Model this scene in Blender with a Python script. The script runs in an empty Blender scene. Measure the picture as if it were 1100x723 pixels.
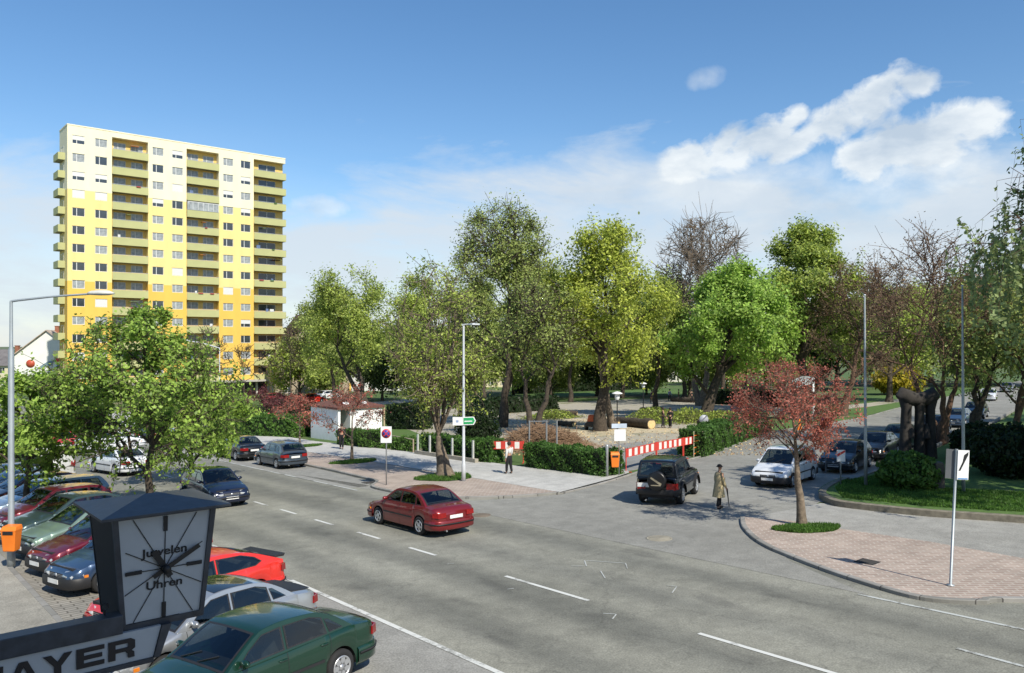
import bpy, bmesh, math, random
import numpy as np
from mathutils import Vector, Matrix
PI = math.pi
scn = bpy.context.scene
COL = scn.collection
random.seed(5)
# ---------------------------------------------------------------- frame
# world x = across the street (v), world y = along the street (u), z up. Camera stands over the origin.
F, HZ, H = 856.0, 370.0, 6.3
CA, SA = .7613, .6485
def gz0(u):
    if u > 66: return -1.491 - 1.41 * (1 - math.exp(-(u - 66) / 45.5))
    if u < -20: return 1.175 + .6 * (1 - math.exp((u + 20) / 19.4))
    return -.031 * (u - 17.9)
STEP = 3.0
def gz(u):
    u = max(-90, min(150, u))
    k = math.floor(u / STEP); t = u / STEP - k
    return gz0(k * STEP) * (1 - t) + gz0((k + 1) * STEP) * t
def P(px, py, h=0.0):          # the point h above the ground seen at a place of the photo
    z = h
    for _ in range(120):
        Y = F * (H - z) / (py - HZ); x = (px - 550) / F * Y
        u = -SA * x + CA * Y; v = CA * x + SA * Y
        z = z * .5 + (gz(u) + h) * .5
    return v, u, z
def G(px, py):
    v, u, z = P(px, py); return (v, u)
def depth(v, u): return SA * v + CA * u
def ztop(v, u, py): return H - (py - HZ) * depth(v, u) / F
# ---------------------------------------------------------------- materials
MATS = {}
def _new(name):
    m = bpy.data.materials.new(name); m.use_nodes = True
    nt = m.node_tree; nt.nodes.clear()
    out = nt.nodes.new('ShaderNodeOutputMaterial')
    b = nt.nodes.new('ShaderNodeBsdfPrincipled')
    nt.links.new(b.outputs[0], out.inputs[0])
    return m, nt, b, out
def tex(nt, kind, coord='Object', **kw):
    tc = nt.nodes.new('ShaderNodeTexCoord'); t = nt.nodes.new(kind)
    mp = nt.nodes.new('ShaderNodeMapping')
    nt.links.new(tc.outputs[coord], mp.inputs[0]); nt.links.new(mp.outputs[0], t.inputs['Vector'])
    for k, v in kw.items():
        if k == 'mscale': mp.inputs['Scale'].default_value = v
        elif k == 'mrot': mp.inputs['Rotation'].default_value = v
        else: t.inputs[k].default_value = v
    return t
def ramp(nt, fac, stops):
    r = nt.nodes.new('ShaderNodeValToRGB'); nt.links.new(fac, r.inputs[0])
    e = r.color_ramp.elements
    while len(e) < len(stops): e.new(.5)
    for i, (p, c) in enumerate(stops):
        e[i].position = p; e[i].color = (c[0], c[1], c[2], 1)
    return r
def mixc(nt, a, b, fac, mode='MIX'):
    m = nt.nodes.new('ShaderNodeMix'); m.data_type = 'RGBA'; m.blend_type = mode
    for s, i in ((a, 6), (b, 7)):
        if hasattr(s, 'links'): nt.links.new(s, m.inputs[i])
        else: m.inputs[i].default_value = (s[0], s[1], s[2], 1)
    if hasattr(fac, 'links'): nt.links.new(fac, m.inputs[0])
    else: m.inputs[0].default_value = fac
    return m.outputs[2]
def mat(name, col, rough=.6, metal=0., var=.12, scale=3., bump=0., bscale=40., coat=0., spec=.5, coord='Object'):
    if name in MATS: return MATS[name]
    m, nt, b, out = _new(name)
    n = tex(nt, 'ShaderNodeTexNoise', coord, Scale=scale, Detail=6.)
    lo = [c * (1 - var) for c in col]; hi = [min(1, c * (1 + var)) for c in col]
    r = ramp(nt, n.outputs['Fac'], [(.3, lo), (.7, hi)])
    nt.links.new(r.outputs[0], b.inputs['Base Color'])
    b.inputs['Roughness'].default_value = rough; b.inputs['Metallic'].default_value = metal
    b.inputs['Coat Weight'].default_value = coat; b.inputs['Coat Roughness'].default_value = .06
    b.inputs['Specular IOR Level'].default_value = spec
    if bump:
        n2 = tex(nt, 'ShaderNodeTexNoise', coord, Scale=bscale, Detail=4.)
        bp = nt.nodes.new('ShaderNodeBump'); bp.inputs['Strength'].default_value = bump; bp.inputs['Distance'].default_value = .02
        nt.links.new(n2.outputs['Fac'], bp.inputs['Height']); nt.links.new(bp.outputs[0], b.inputs['Normal'])
    MATS[name] = m
    return m
def leafmat(name, col, trans=.48):
    if name in MATS: return MATS[name]
    m = bpy.data.materials.new(name); m.use_nodes = True; nt = m.node_tree; nt.nodes.clear()
    out = nt.nodes.new('ShaderNodeOutputMaterial'); b = nt.nodes.new('ShaderNodeBsdfPrincipled')
    t = nt.nodes.new('ShaderNodeBsdfTranslucent'); mx = nt.nodes.new('ShaderNodeMixShader')
    n = tex(nt, 'ShaderNodeTexNoise', 'Object', Scale=1.7, Detail=4.)
    r = ramp(nt, n.outputs['Fac'], [(.3, [c * .75 for c in col]), (.7, [c * 1.25 for c in col])])
    nt.links.new(r.outputs[0], b.inputs['Base Color']); nt.links.new(r.outputs[0], t.inputs['Color'])
    b.inputs['Roughness'].default_value = .5; b.inputs['Specular IOR Level'].default_value = .35
    mx.inputs[0].default_value = trans
    nt.links.new(b.outputs[0], mx.inputs[1]); nt.links.new(t.outputs[0], mx.inputs[2]); nt.links.new(mx.outputs[0], out.inputs[0])
    MATS[name] = m
    return m
def asphalt(name, c1, c2, bands=False):
    m, nt, b, out = _new(name)
    n1 = tex(nt, 'ShaderNodeTexNoise', Scale=.35, Detail=5., mscale=(1, .25, 1))
    n2 = tex(nt, 'ShaderNodeTexNoise', Scale=28., Detail=6.)
    n3 = tex(nt, 'ShaderNodeTexNoise', Scale=1.6, Detail=8., Roughness=.7)
    base = ramp(nt, n1.outputs['Fac'], [(.3, c1), (.7, c2)]).outputs[0]
    g = ramp(nt, n2.outputs['Fac'], [(.3, (.72, .72, .72)), (.7, (1.25, 1.25, 1.25))]).outputs[0]
    base = mixc(nt, base, g, 1., 'MULTIPLY')
    g3 = ramp(nt, n3.outputs['Fac'], [(.35, (.80, .80, .80)), (.7, (1.12, 1.12, 1.12))]).outputs[0]
    base = mixc(nt, base, g3, 1., 'MULTIPLY')
    if bands:   # worn wheel tracks running along the street
        tc = nt.nodes.new('ShaderNodeTexCoord'); sp = nt.nodes.new('ShaderNodeSeparateXYZ'); nt.links.new(tc.outputs['Object'], sp.inputs[0])
        ml = nt.nodes.new('ShaderNodeMath'); ml.operation = 'MULTIPLY_ADD'; nt.links.new(sp.outputs[0], ml.inputs[0])
        ml.inputs[1].default_value = 2 * PI / 2.3; ml.inputs[2].default_value = .6
        sn = nt.nodes.new('ShaderNodeMath'); sn.operation = 'SINE'; nt.links.new(ml.outputs[0], sn.inputs[0])
        ad = nt.nodes.new('ShaderNodeMath'); ad.operation = 'MULTIPLY_ADD'; nt.links.new(sn.outputs[0], ad.inputs[0]); ad.inputs[1].default_value = .22
        nt.links.new(n1.outputs['Fac'], ad.inputs[2])
        bd = ramp(nt, ad.outputs[0], [(.25, (.76, .77, .78)), (.75, (1.10, 1.10, 1.09))]).outputs[0]
        base = mixc(nt, base, bd, 1., 'MULTIPLY')
        # dark oil stains and patched areas
        no = tex(nt, 'ShaderNodeTexNoise', Scale=.9, Detail=3., Roughness=.5, mscale=(1, .45, 1)); os_ = ramp(nt, no.outputs['Fac'], [(.60, (1, 1, 1)), (.72, (.72, .72, .73))]).outputs[0]
        base = mixc(nt, base, os_, 1., 'MULTIPLY')
        # hairline cracks and tar repairs
        v = tex(nt, 'ShaderNodeTexVoronoi', Scale=.22); v.feature = 'DISTANCE_TO_EDGE'
        nw = tex(nt, 'ShaderNodeTexNoise', Scale=1.3, Detail=6.)
        av = nt.nodes.new('ShaderNodeVectorMath'); av.operation = 'MULTIPLY_ADD'
        tcc = nt.nodes.new('ShaderNodeTexCoord')
        nt.links.new(nw.outputs['Color'], av.inputs[0]); av.inputs[1].default_value = (1.5, 1.5, 0); nt.links.new(tcc.outputs['Object'], av.inputs[2])
        nt.links.new(av.outputs[0], v.inputs['Vector'])
        ck = ramp(nt, v.outputs['Distance'], [(0, (.7, .7, .7)), (.006, (1, 1, 1))]).outputs[0]
        base = mixc(nt, base, ck, .6, 'MULTIPLY')
    nt.links.new(base, b.inputs['Base Color']); b.inputs['Roughness'].default_value = .85
    bp = nt.nodes.new('ShaderNodeBump'); bp.inputs['Strength'].default_value = .35; bp.inputs['Distance'].default_value = .01
    nt.links.new(n2.outputs['Fac'], bp.inputs['Height']); nt.links.new(bp.outputs[0], b.inputs['Normal'])
    MATS[name] = m
    return m
def pavers(name, c1, c2, cm, bw=.2, bh=.1, rot=0., mortar=.012):
    m, nt, b, out = _new(name)
    t = tex(nt, 'ShaderNodeTexBrick', Scale=1., mrot=(0, 0, rot))
    t.inputs['Brick Width'].default_value = bw; t.inputs['Row Height'].default_value = bh; t.inputs['Mortar Size'].default_value = mortar
    t.inputs['Color1'].default_value = (*c1, 1); t.inputs['Color2'].default_value = (*c2, 1); t.inputs['Mortar'].default_value = (*cm, 1)
    n = tex(nt, 'ShaderNodeTexNoise', Scale=1.2, Detail=8., Roughness=.65)
    g = ramp(nt, n.outputs['Fac'], [(.3, (.78, .78, .78)), (.7, (1.15, 1.15, 1.15))]).outputs[0]
    nt.links.new(mixc(nt, t.outputs['Color'], g, 1., 'MULTIPLY'), b.inputs['Base Color'])
    b.inputs['Roughness'].default_value = .85
    bp = nt.nodes.new('ShaderNodeBump'); bp.inputs['Strength'].default_value = .5; bp.inputs['Distance'].default_value = .01; bp.invert = True
    nt.links.new(t.outputs['Fac'], bp.inputs['Height']); nt.links.new(bp.outputs[0], b.inputs['Normal'])
    MATS[name] = m
    return m
def patchy(name, ca, cb, cc, s1=.12, s2=2.5, thr=.5, rough=.95):
    m, nt, b, out = _new(name)
    n1 = tex(nt, 'ShaderNodeTexNoise', Scale=s1, Detail=8., Roughness=.65)
    n2 = tex(nt, 'ShaderNodeTexNoise', Scale=s2, Detail=8., Roughness=.7)
    a = ramp(nt, n2.outputs['Fac'], [(.3, ca), (.7, cb)]).outputs[0]
    f = ramp(nt, n1.outputs['Fac'], [(thr - .04, (0, 0, 0)), (thr + .06, (1, 1, 1))]).outputs[0]
    nt.links.new(mixc(nt, a, cc, f), b.inputs['Base Color']); b.inputs['Roughness'].default_value = rough
    bp = nt.nodes.new('ShaderNodeBump'); bp.inputs['Strength'].default_value = .6; bp.inputs['Distance'].default_value = .05
    nt.links.new(n2.outputs['Fac'], bp.inputs['Height']); nt.links.new(bp.outputs[0], b.inputs['Normal'])
    MATS[name] = m
    return m
M_road = asphalt('road_asphalt', (.190, .188, .156), (.272, .268, .226), True)
M_side = asphalt('side_street_asphalt', (.225, .222, .198), (.285, .28, .252))
M_stall = asphalt('stall_asphalt', (.25, .246, .225), (.31, .305, .28))
M_walk = asphalt('walk_asphalt', (.27, .255, .215), (.35, .33, .28))
M_path = asphalt('concrete_path', (.43, .425, .40), (.53, .52, .49))
M_isl = asphalt('island_asphalt', (.28, .275, .25), (.35, .345, .32))
M_pav = pavers('red_pavers', (.31, .235, .195), (.39, .31, .26), (.46, .41, .35), .34, .17, .785, .02)
M_pavg = pavers('grey_pavers', (.26, .245, .21), (.31, .29, .25), (.12, .11, .09), .5, .18, 0., .02)
M_kerb = pavers('kerb_stone', (.21, .205, .185), (.29, .28, .26), (.07, .065, .06), 1.0, 1.0, 0., .012)
def worn(name, col, lo, hi):
    m, nt, b, out = _new(name)
    n = tex(nt, 'ShaderNodeTexNoise', Scale=7., Detail=10., Roughness=.75); n2 = tex(nt, 'ShaderNodeTexNoise', Scale=1.1, Detail=4.)
    a = nt.nodes.new('ShaderNodeMath'); a.operation = 'ADD'; nt.links.new(n.outputs['Fac'], a.inputs[0]); nt.links.new(n2.outputs['Fac'], a.inputs[1])
    f = ramp(nt, a.outputs[0], [(lo / 1, (0, 0, 0)), (hi / 1, (1, 1, 1))]).outputs[0]
    nt.links.new(mixc(nt, (.20, .20, .18), col, f), b.inputs['Base Color']); b.inputs['Roughness'].default_value = .8
    MATS[name] = m; return m
M_line = worn('road_paint', (.60, .61, .58), .78, .98)
M_linew = worn('worn_road_paint', (.46, .48, .46), .86, 1.0)
M_grass = patchy('park_grass', (.045, .085, .018), (.085, .15, .03), (.17, .15, .085), .1, 3., .56)
M_lawn = patchy('lawn', (.05, .10, .02), (.10, .18, .035), (.10, .13, .04), .4, 5., .62)
M_grav = patchy('gravel', (.30, .27, .21), (.42, .39, .32), (.12, .14, .05), .3, 5., .60)
M_sand = patchy('sawdust', (.42, .35, .23), (.55, .47, .33), (.25, .24, .15), .5, 6., .60)
M_far = patchy('far_ground', (.05, .09, .02), (.09, .13, .04), (.20, .19, .15), .02, .5, .55)
M_metal = mat('galvanised', (.42, .44, .46), .45, .6, var=.1)
M_dark = mat('black_plastic', (.012, .012, .013), .5, var=.2)
M_tyre = mat('tyre', (.016, .016, .017), .85, var=.2)
M_rim = mat('alloy', (.55, .56, .58), .35, .7, var=.05)
M_glass = mat('tinted_glass', (.012, .015, .018), .04, 0, var=.3, scale=1.5, spec=.8)
M_wpanel = mat('white_panel', (.75, .76, .76), .5, var=.05)
M_red = mat('sign_red', (.55, .03, .025), .45)
M_blue = mat('sign_blue', (.03, .06, .35), .45)
M_orange = mat('orange_plastic', (.80, .20, .02), .45, var=.08)
M_brown = mat('brown_sheet', (.09, .045, .03), .6)
M_bark = mat('bark', (.065, .05, .036), .95, var=.45, scale=6., bump=1., bscale=14.)
M_barkg = mat('pale_bark', (.16, .125, .09), .95, var=.4, scale=6., bump=1., bscale=14.)
M_barkr = mat('brown_bark', (.12, .07, .045), .95, var=.4, scale=6., bump=.8, bscale=14.)
# ---------------------------------------------------------------- mesh helpers
class MB:
    def __init__(s): s.v = []; s.f = []; s.m = []; s.sm = []
    def add(s, vs, fs, mi=0, smooth=False):
        o = len(s.v); s.v.extend([tuple(p) for p in vs])
        for f in fs:
            s.f.append(tuple(i + o for i in f)); s.m.append(mi); s.sm.append(smooth)
        return s
    def box(s, x0, x1, y0, y1, z0, z1, mi=0):
        if x0 > x1: x0, x1 = x1, x0
        if y0 > y1: y0, y1 = y1, y0
        if z0 > z1: z0, z1 = z1, z0
        return s.add([(x0, y0, z0), (x1, y0, z0), (x1, y1, z0), (x0, y1, z0), (x0, y0, z1), (x1, y0, z1), (x1, y1, z1), (x0, y1, z1)],
              [(3, 2, 1, 0), (4, 5, 6, 7), (0, 1, 5, 4), (1, 2, 6, 5), (2, 3, 7, 6), (3, 0, 4, 7)], mi)
    def tube(s, pts, rad, n=8, mi=0, smooth=True, cap=True):
        pts = [Vector(p) for p in pts]
        if not hasattr(rad, '__len__'): rad = [rad] * len(pts)
        vs = []; k = len(pts)
        ref = None
        for i, p in enumerate(pts):
            t = (pts[min(i + 1, k - 1)] - pts[max(i - 1, 0)])
            if t.length < 1e-7: t = Vector((0, 0, 1))
            t.normalize()
            if ref is None: ref = t.orthogonal().normalized()
            a = ref - t * ref.dot(t)
            if a.length < 1e-4: a = t.orthogonal()
            a.normalize(); ref = a; b = t.cross(a)
            for j in range(n):
                an = 2 * PI * j / n
                vs.append(p + (a * math.cos(an) + b * math.sin(an)) * rad[i])
        fs = []
        for i in range(k - 1):
            for j in range(n):
                fs.append((i * n + j, i * n + (j + 1) % n, (i + 1) * n + (j + 1) % n, (i + 1) * n + j))
        s.add(vs, fs, mi, smooth)
        if cap:
            s.add(vs[:n], [tuple(reversed(range(n)))], mi); s.add(vs[-n:], [tuple(range(n))], mi)
        return s
    def lathe(s, prof, c=(0, 0, 0), axis='z', n=20, mi=0, smooth=True):
        vs = []; k = len(prof)
        for r, h in prof:
            for j in range(n):
                a = 2 * PI * j / n; x, y = r * math.cos(a), r * math.sin(a)
                q = {'z': (x, y, h), 'y': (x, h, -y), 'x': (h, x, y)}[axis]
                vs.append((c[0] + q[0], c[1] + q[1], c[2] + q[2]))
        fs = [(i * n + j, i * n + (j + 1) % n, (i + 1) * n + (j + 1) % n, (i + 1) * n + j) for i in range(k - 1) for j in range(n)]
        return s.add(vs, fs, mi, smooth)
    def prism(s, poly, axis, a, b, mi=0):
        # poly: 2D points; extruded along axis from a to b
        def mk(p, h): return {'z': (p[0], p[1], h), 'y': (p[0], h, p[1]), 'x': (h, p[0], p[1])}[axis]
        n = len(poly)
        return s.add([mk(p, a) for p in poly] + [mk(p, b) for p in poly],
              [tuple(reversed(range(n))), tuple(range(n, 2 * n))] + [(i, (i + 1) % n, n + (i + 1) % n, n + i) for i in range(n)], mi)
    def build(s, name, mats, parent=None, loc=(0, 0, 0), rot=(0, 0, 0), bevel=0, seg=2, fix=True):
        me = bpy.data.meshes.new(name); me.from_pydata(s.v, [], s.f)
        if not isinstance(mats, (list, tuple)): mats = [mats]
        for m in mats: me.materials.append(m)
        me.polygons.foreach_set('material_index', s.m); me.polygons.foreach_set('use_smooth', s.sm)
        me.update()
        if fix:
            bm = bmesh.new(); bm.from_mesh(me); bmesh.ops.recalc_face_normals(bm, faces=bm.faces); bm.to_mesh(me); bm.free()
        o = bpy.data.objects.new(name, me); COL.objects.link(o)
        o.location = loc; o.rotation_euler = rot
        if parent is not None: o.parent = parent
        if bevel:
            b = o.modifiers.new('bevel', 'BEVEL'); b.width = bevel; b.segments = seg; b.limit_method = 'ANGLE'; b.angle_limit = math.radians(30)
        return o
def empty(name, loc, rz=0.):
    o = bpy.data.objects.new(name, None); COL.objects.link(o); o.location = loc; o.rotation_euler = (0, 0, rz); o.empty_display_size = .2
    return o
def tag(o, label=None, cat=None, group=None, kind=None):
    if label: o['label'] = label
    if cat: o['category'] = cat
    if group: o['group'] = group
    if kind: o['kind'] = kind
    return o
def copy_tree(o, parent=None):
    c = o.copy(); COL.objects.link(c)
    if parent is not None: c.parent = parent
    for ch in list(o.children): copy_tree(ch, c)
    return c
def smooth_line(pts, n=6, closed=False):
    out = []; k = len(pts)
    rng = range(k if closed else k - 1)
    g = lambda i: Vector(pts[i % k]) if closed else Vector(pts[max(0, min(k - 1, i))])
    for i in rng:
        p0, p1, p2, p3 = g(i - 1), g(i), g(i + 1), g(i + 2)
        for j in range(n):
            t = j / n
            out.append(.5 * ((2 * p1) + (-p0 + p2) * t + (2 * p0 - 5 * p1 + 4 * p2 - p3) * t * t + (-p0 + 3 * p1 - 3 * p2 + p3) * t ** 3))
    if not closed: out.append(Vector(pts[-1]))
    return out
def sheet(name, poly, dz, m, kind='structure'):
    bm = bmesh.new()
    vs = [bm.verts.new((p[0], p[1], 0)) for p in poly]
    bm.faces.new(vs)
    y0, y1 = min(p[1] for p in poly), max(p[1] for p in poly)
    for k in range(math.ceil(max(y0, -90) / STEP), math.floor(min(y1, 150) / STEP) + 1):
        if y0 + 1e-4 < k * STEP < y1 - 1e-4:
            bmesh.ops.bisect_plane(bm, geom=bm.verts[:] + bm.edges[:] + bm.faces[:], plane_co=(0, k * STEP, 0), plane_no=(0, 1, 0), dist=1e-5)
    bmesh.ops.triangulate(bm, faces=bm.faces[:])
    for v in bm.verts: v.co.z = gz(v.co.y) + dz
    bmesh.ops.recalc_face_normals(bm, faces=bm.faces)
    for f in bm.faces:
        if f.normal.z < 0: f.normal_flip()
    me = bpy.data.meshes.new(name); bm.to_mesh(me); bm.free(); me.materials.append(m)
    o = bpy.data.objects.new(name, me); COL.objects.link(o)
    if kind: o['kind'] = kind
    return o
def resample(line):
    out = [line[0]]
    for a, b in zip(line, line[1:]):
        a = Vector(a[:2]); b = Vector(b[:2]); ks = []
        if abs(b.y - a.y) > 1e-6:
            lo, hi = sorted((a.y, b.y))
            for k in range(math.ceil(lo / STEP), math.floor(hi / STEP) + 1):
                t = (k * STEP - a.y) / (b.y - a.y)
                if t * (b - a).length > .07 and (1 - t) * (b - a).length > .07: ks.append(t)
        for t in sorted(ks): out.append(a.lerp(b, t))
        out.append(b)
    return [Vector(p[:2]) for p in out]
def strip_pts(line, w0, w1):
    L = []; R = []; k = len(line)
    for i, p in enumerate(line):
        t = (line[min(i + 1, k - 1)] - line[max(i - 1, 0)]).normalized(); n = Vector((-t.y, t.x))
        L.append(p + n * w0); R.append(p + n * w1)
    return L, R
def kerb(name, line, w=.15, h=.12, m=None, side=1):
    line = resample(line); L, R = strip_pts(line, 0, w * side); mb = MB(); n = len(line)
    vs = []
    for a, b in zip(L, R):
        vs += [(a.x, a.y, gz(a.y) - .05), (a.x, a.y, gz(a.y) + h - .015), (a.x + (b.x - a.x) * .12, a.y + (b.y - a.y) * .12, gz(a.y) + h), (b.x, b.y, gz(b.y) + h), (b.x, b.y, gz(b.y) - .05)]
    fs = [(i * 5 + j, i * 5 + j + 1, i * 5 + j + 6, i * 5 + j + 5) for i in range(n - 1) for j in range(4)]
    fs += [(0, 1, 2, 3, 4), tuple((n - 1) * 5 + j for j in range(5))]
    mb.add(vs, fs)
    o = mb.build(name, m or M_kerb); o['kind'] = 'structure'
    return o
def stripe(name, line, w, dz, m):
    line = resample(line); L, R = strip_pts(line, -w / 2, w / 2); mb = MB(); n = len(line)
    for i in range(n - 1):
        q = [L[i], R[i], R[i + 1], L[i + 1]]
        mb.add([(p.x, p.y, gz(p.y) + dz) for p in q], [(0, 1, 2, 3)])
    o = mb.build(name, m); o['kind'] = 'structure'; return o
# ---------------------------------------------------------------- camera, light, sky
cam = bpy.data.cameras.new('camera'); co = bpy.data.objects.new('camera', cam); COL.objects.link(co)
co.location = (0, 0, H); co.rotation_euler = (PI / 2, 0, -math.atan2(SA, CA))
cam.sensor_width = 36; cam.lens = F / 1100 * 36; cam.shift_y = 8.5 / 1100; cam.clip_end = 6000; cam.clip_start = .1
scn.camera = co
SUNV = Vector((-.147, -.989, 0)).normalized(); EL = math.radians(45)
sd = Vector((SUNV.x * math.cos(EL), SUNV.y * math.cos(EL), math.sin(EL)))
sl = bpy.data.lights.new('sun', 'SUN'); sl.energy = 4.6; sl.angle = math.radians(.5); sl.color = (1, .94, .82)
so = bpy.data.objects.new('sun', sl); COL.objects.link(so); so.rotation_euler = sd.to_track_quat('Z', 'Y').to_euler()
w = bpy.data.worlds.new('World'); scn.world = w; w.use_nodes = True; nt = w.node_tree; nt.nodes.clear()
def N(t, **k):
    n = nt.nodes.new(t)
    for a, b in k.items(): setattr(n, a, b)
    return n
def mth(op, a, b=None, c=None, clamp=False):
    n = N('ShaderNodeMath', operation=op, use_clamp=clamp)
    for i, s in enumerate((a, b, c)):
        if s is None: continue
        if hasattr(s, 'links'): nt.links.new(s, n.inputs[i])
        else: n.inputs[i].default_value = s
    return n.outputs[0]
sky = N('ShaderNodeTexSky', sky_type='NISHITA', sun_disc=False); sky.sun_elevation = EL; sky.sun_rotation = math.atan2(sd.x, sd.y)
sky.air_density = 1.0; sky.dust_density = .35; sky.ozone_density = 2.2
bg = N('ShaderNodeBackground'); bg.inputs[1].default_value = .122
hs = N('ShaderNodeHueSaturation'); hs.inputs['Saturation'].default_value = 1.2; hs.inputs['Hue'].default_value = .5
nt.links.new(sky.outputs[0], hs.inputs['Color']); nt.links.new(hs.outputs[0], bg.inputs[0])
tc = N('ShaderNodeTexCoord'); sp = N('ShaderNodeSeparateXYZ'); nt.links.new(tc.outputs['Generated'], sp.inputs[0])
az = mth('ARCTAN2', sp.outputs[0], sp.outputs[1]); el = mth('ARCSINE', sp.outputs[2])
cv = N('ShaderNodeCombineXYZ'); nt.links.new(az, cv.inputs[0]); nt.links.new(el, cv.inputs[1])
def noise(scale, detail, rough, sc=(1, 1, 1), dist=0.):
    mp = N('ShaderNodeMapping'); mp.inputs['Scale'].default_value = sc; nt.links.new(cv.outputs[0], mp.inputs[0])
    n = N('ShaderNodeTexNoise'); n.inputs['Scale'].default_value = scale; n.inputs['Detail'].default_value = detail; n.inputs['Roughness'].default_value = rough
    n.inputs['Distortion'].default_value = dist
    nt.links.new(mp.outputs[0], n.inputs['Vector']); return n.outputs['Fac']
nf = noise(17, 11, .58, (1, 1.25, 1), .25); nl = noise(2.6, 7, .6, (1, 3.0, 1), .4); nm = noise(6, 8, .62, (.8, 2.6, 1), .3)
def azel(px, py):
    dx, dy, dz = px - 550, F, HZ - py
    X, Y = CA * dx + SA * dy, -SA * dx + CA * dy
    return math.atan2(X, Y), math.atan2(dz, math.hypot(X, Y))
def puff(px, py, rx, ry, rot, soft=.35, amp=1.):
    a0, e0 = azel(px, py); s = 1 / F; c, sn = math.cos(rot), math.sin(rot)
    dx = mth('SUBTRACT', az, a0); dy = mth('SUBTRACT', el, e0)
    xr = mth('ADD', mth('MULTIPLY', dx, c / (rx * s)), mth('MULTIPLY', dy, sn / (rx * s)))
    yr = mth('ADD', mth('MULTIPLY', dx, -sn / (ry * s)), mth('MULTIPLY', dy, c / (ry * s)))
    r2 = mth('ADD', mth('MULTIPLY', xr, xr), mth('MULTIPLY', yr, yr))
    q = mth('SUBTRACT', 1., r2)
    q = mth('ADD', q, mth('MULTIPLY', mth('SUBTRACT', nf, .5), 3.6))
    return mth('MULTIPLY', mth('DIVIDE', q, soft + .35, clamp=True), amp)
puffs = [puff(*q_) for q_ in ((742, 172, 36, 22, .1), (783, 157, 44, 27, .3), (823, 143, 36, 22, .35), (850, 127, 20, 12, .4), (862, 152, 36, 14, .55), (905, 127, 44, 24, .42), (948, 104, 40, 25, .3), (982, 92, 26, 16, .1),
         (928, 170, 34, 26, .2), (962, 151, 46, 30, .2), (1005, 146, 46, 32, 0.), (1050, 138, 36, 24, -.1), (1000, 182, 80, 26, 0., .9, .85), (935, 205, 90, 26, .1, 1.4, .7), (835, 196, 110, 26, .15, 1.4, .7), (690, 205, 120, 30, .1, 1.8, .55), (900, 240, 240, 40, 0., 2.0, .6),
         (340, 221, 30, 12, 0., .6, .55), (430, 186, 60, 9, -.1, 1.6, .4), (755, 84, 24, 11, .2, 1.4, .6))]
mx = puffs[0]
for q in puffs[1:]: mx = mth('MAXIMUM', mx, q)
# thin high layer, thicker towards the horizon
band = mth('DIVIDE', mth('SUBTRACT', .26, el), .20, clamp=True)
wisp = mth('MULTIPLY_ADD', mth('SUBTRACT', nl, .5), 2.6, mth('MULTIPLY', band, 1.15), clamp=True)
wisp = mth('MULTIPLY', wisp, mth('DIVIDE', mth('SUBTRACT', .34, el), .16, clamp=True))
wisp2 = mth('MULTIPLY', mth('MULTIPLY_ADD', nm, 2.2, -.75, clamp=True), band)
edge = mth('ADD', mth('SUBTRACT', .235, el), mth('MULTIPLY', mth('SUBTRACT', nl, .5), .42))
veil = mth('MULTIPLY', mth('DIVIDE', edge, .07, clamp=True), mth('MULTIPLY_ADD', nm, 1.7, .10, clamp=True))
azf = mth('MULTIPLY_ADD', mth('ADD', az, .05), 2.2, .6, clamp=True)
thin = mth('MULTIPLY', mth('MAXIMUM', veil, mth('MULTIPLY', wisp2, .5)), mth('MULTIPLY', azf, .88))
sh = noise(9, 6, .55, (1, 2.0, 1))
cb = N('ShaderNodeBackground'); cb.inputs[1].default_value = 1.
cr = N('ShaderNodeValToRGB'); nt.links.new(sh, cr.inputs[0])
cr.color_ramp.elements[0].position = .35; cr.color_ramp.elements[0].color = (.44, .52, .61, 1)
cr.color_ramp.elements[1].position = .6; cr.color_ramp.elements[1].color = (.74, .78, .80, 1)
nt.links.new(cr.outputs[0], cb.inputs[0])
tb = N('ShaderNodeBackground'); tb.inputs[0].default_value = (.56, .62, .68, 1)
m1 = N('ShaderNodeMixShader'); nt.links.new(thin, m1.inputs[0]); nt.links.new(bg.outputs[0], m1.inputs[1]); nt.links.new(tb.outputs[0], m1.inputs[2])
m2 = N('ShaderNodeMixShader'); nt.links.new(mth('MULTIPLY', mx, .92), m2.inputs[0]); nt.links.new(m1.outputs[0], m2.inputs[1]); nt.links.new(cb.outputs[0], m2.inputs[2])
wo = N('ShaderNodeOutputWorld'); nt.links.new(m2.outputs[0], wo.inputs[0])
scn.view_settings.view_transform = 'Standard'; scn.view_settings.look = 'None'; scn.view_settings.gamma = 1; scn.view_settings.exposure = 0.32
scn.view_settings.use_curve_mapping = False
scn.cycles.max_bounces = 6; scn.cycles.transparent_max_bounces = 6
# ================================================================ SETTING
ys = [-2500, -90] + [k * STEP for k in range(-29, 50)] + [150, 3500]
xs = [-3000, -60, 0, 60, 120, 3500]
mb = MB(); vs = [(x, y, gz(y)) for y in ys for x in xs]; n = len(xs)
mb.add(vs, [(i * n + j, i * n + j + 1, (i + 1) * n + j + 1, (i + 1) * n + j) for i in range(len(ys) - 1) for j in range(n - 1)])
mb.build('ground', M_far, fix=False)['kind'] = 'structure'
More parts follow.
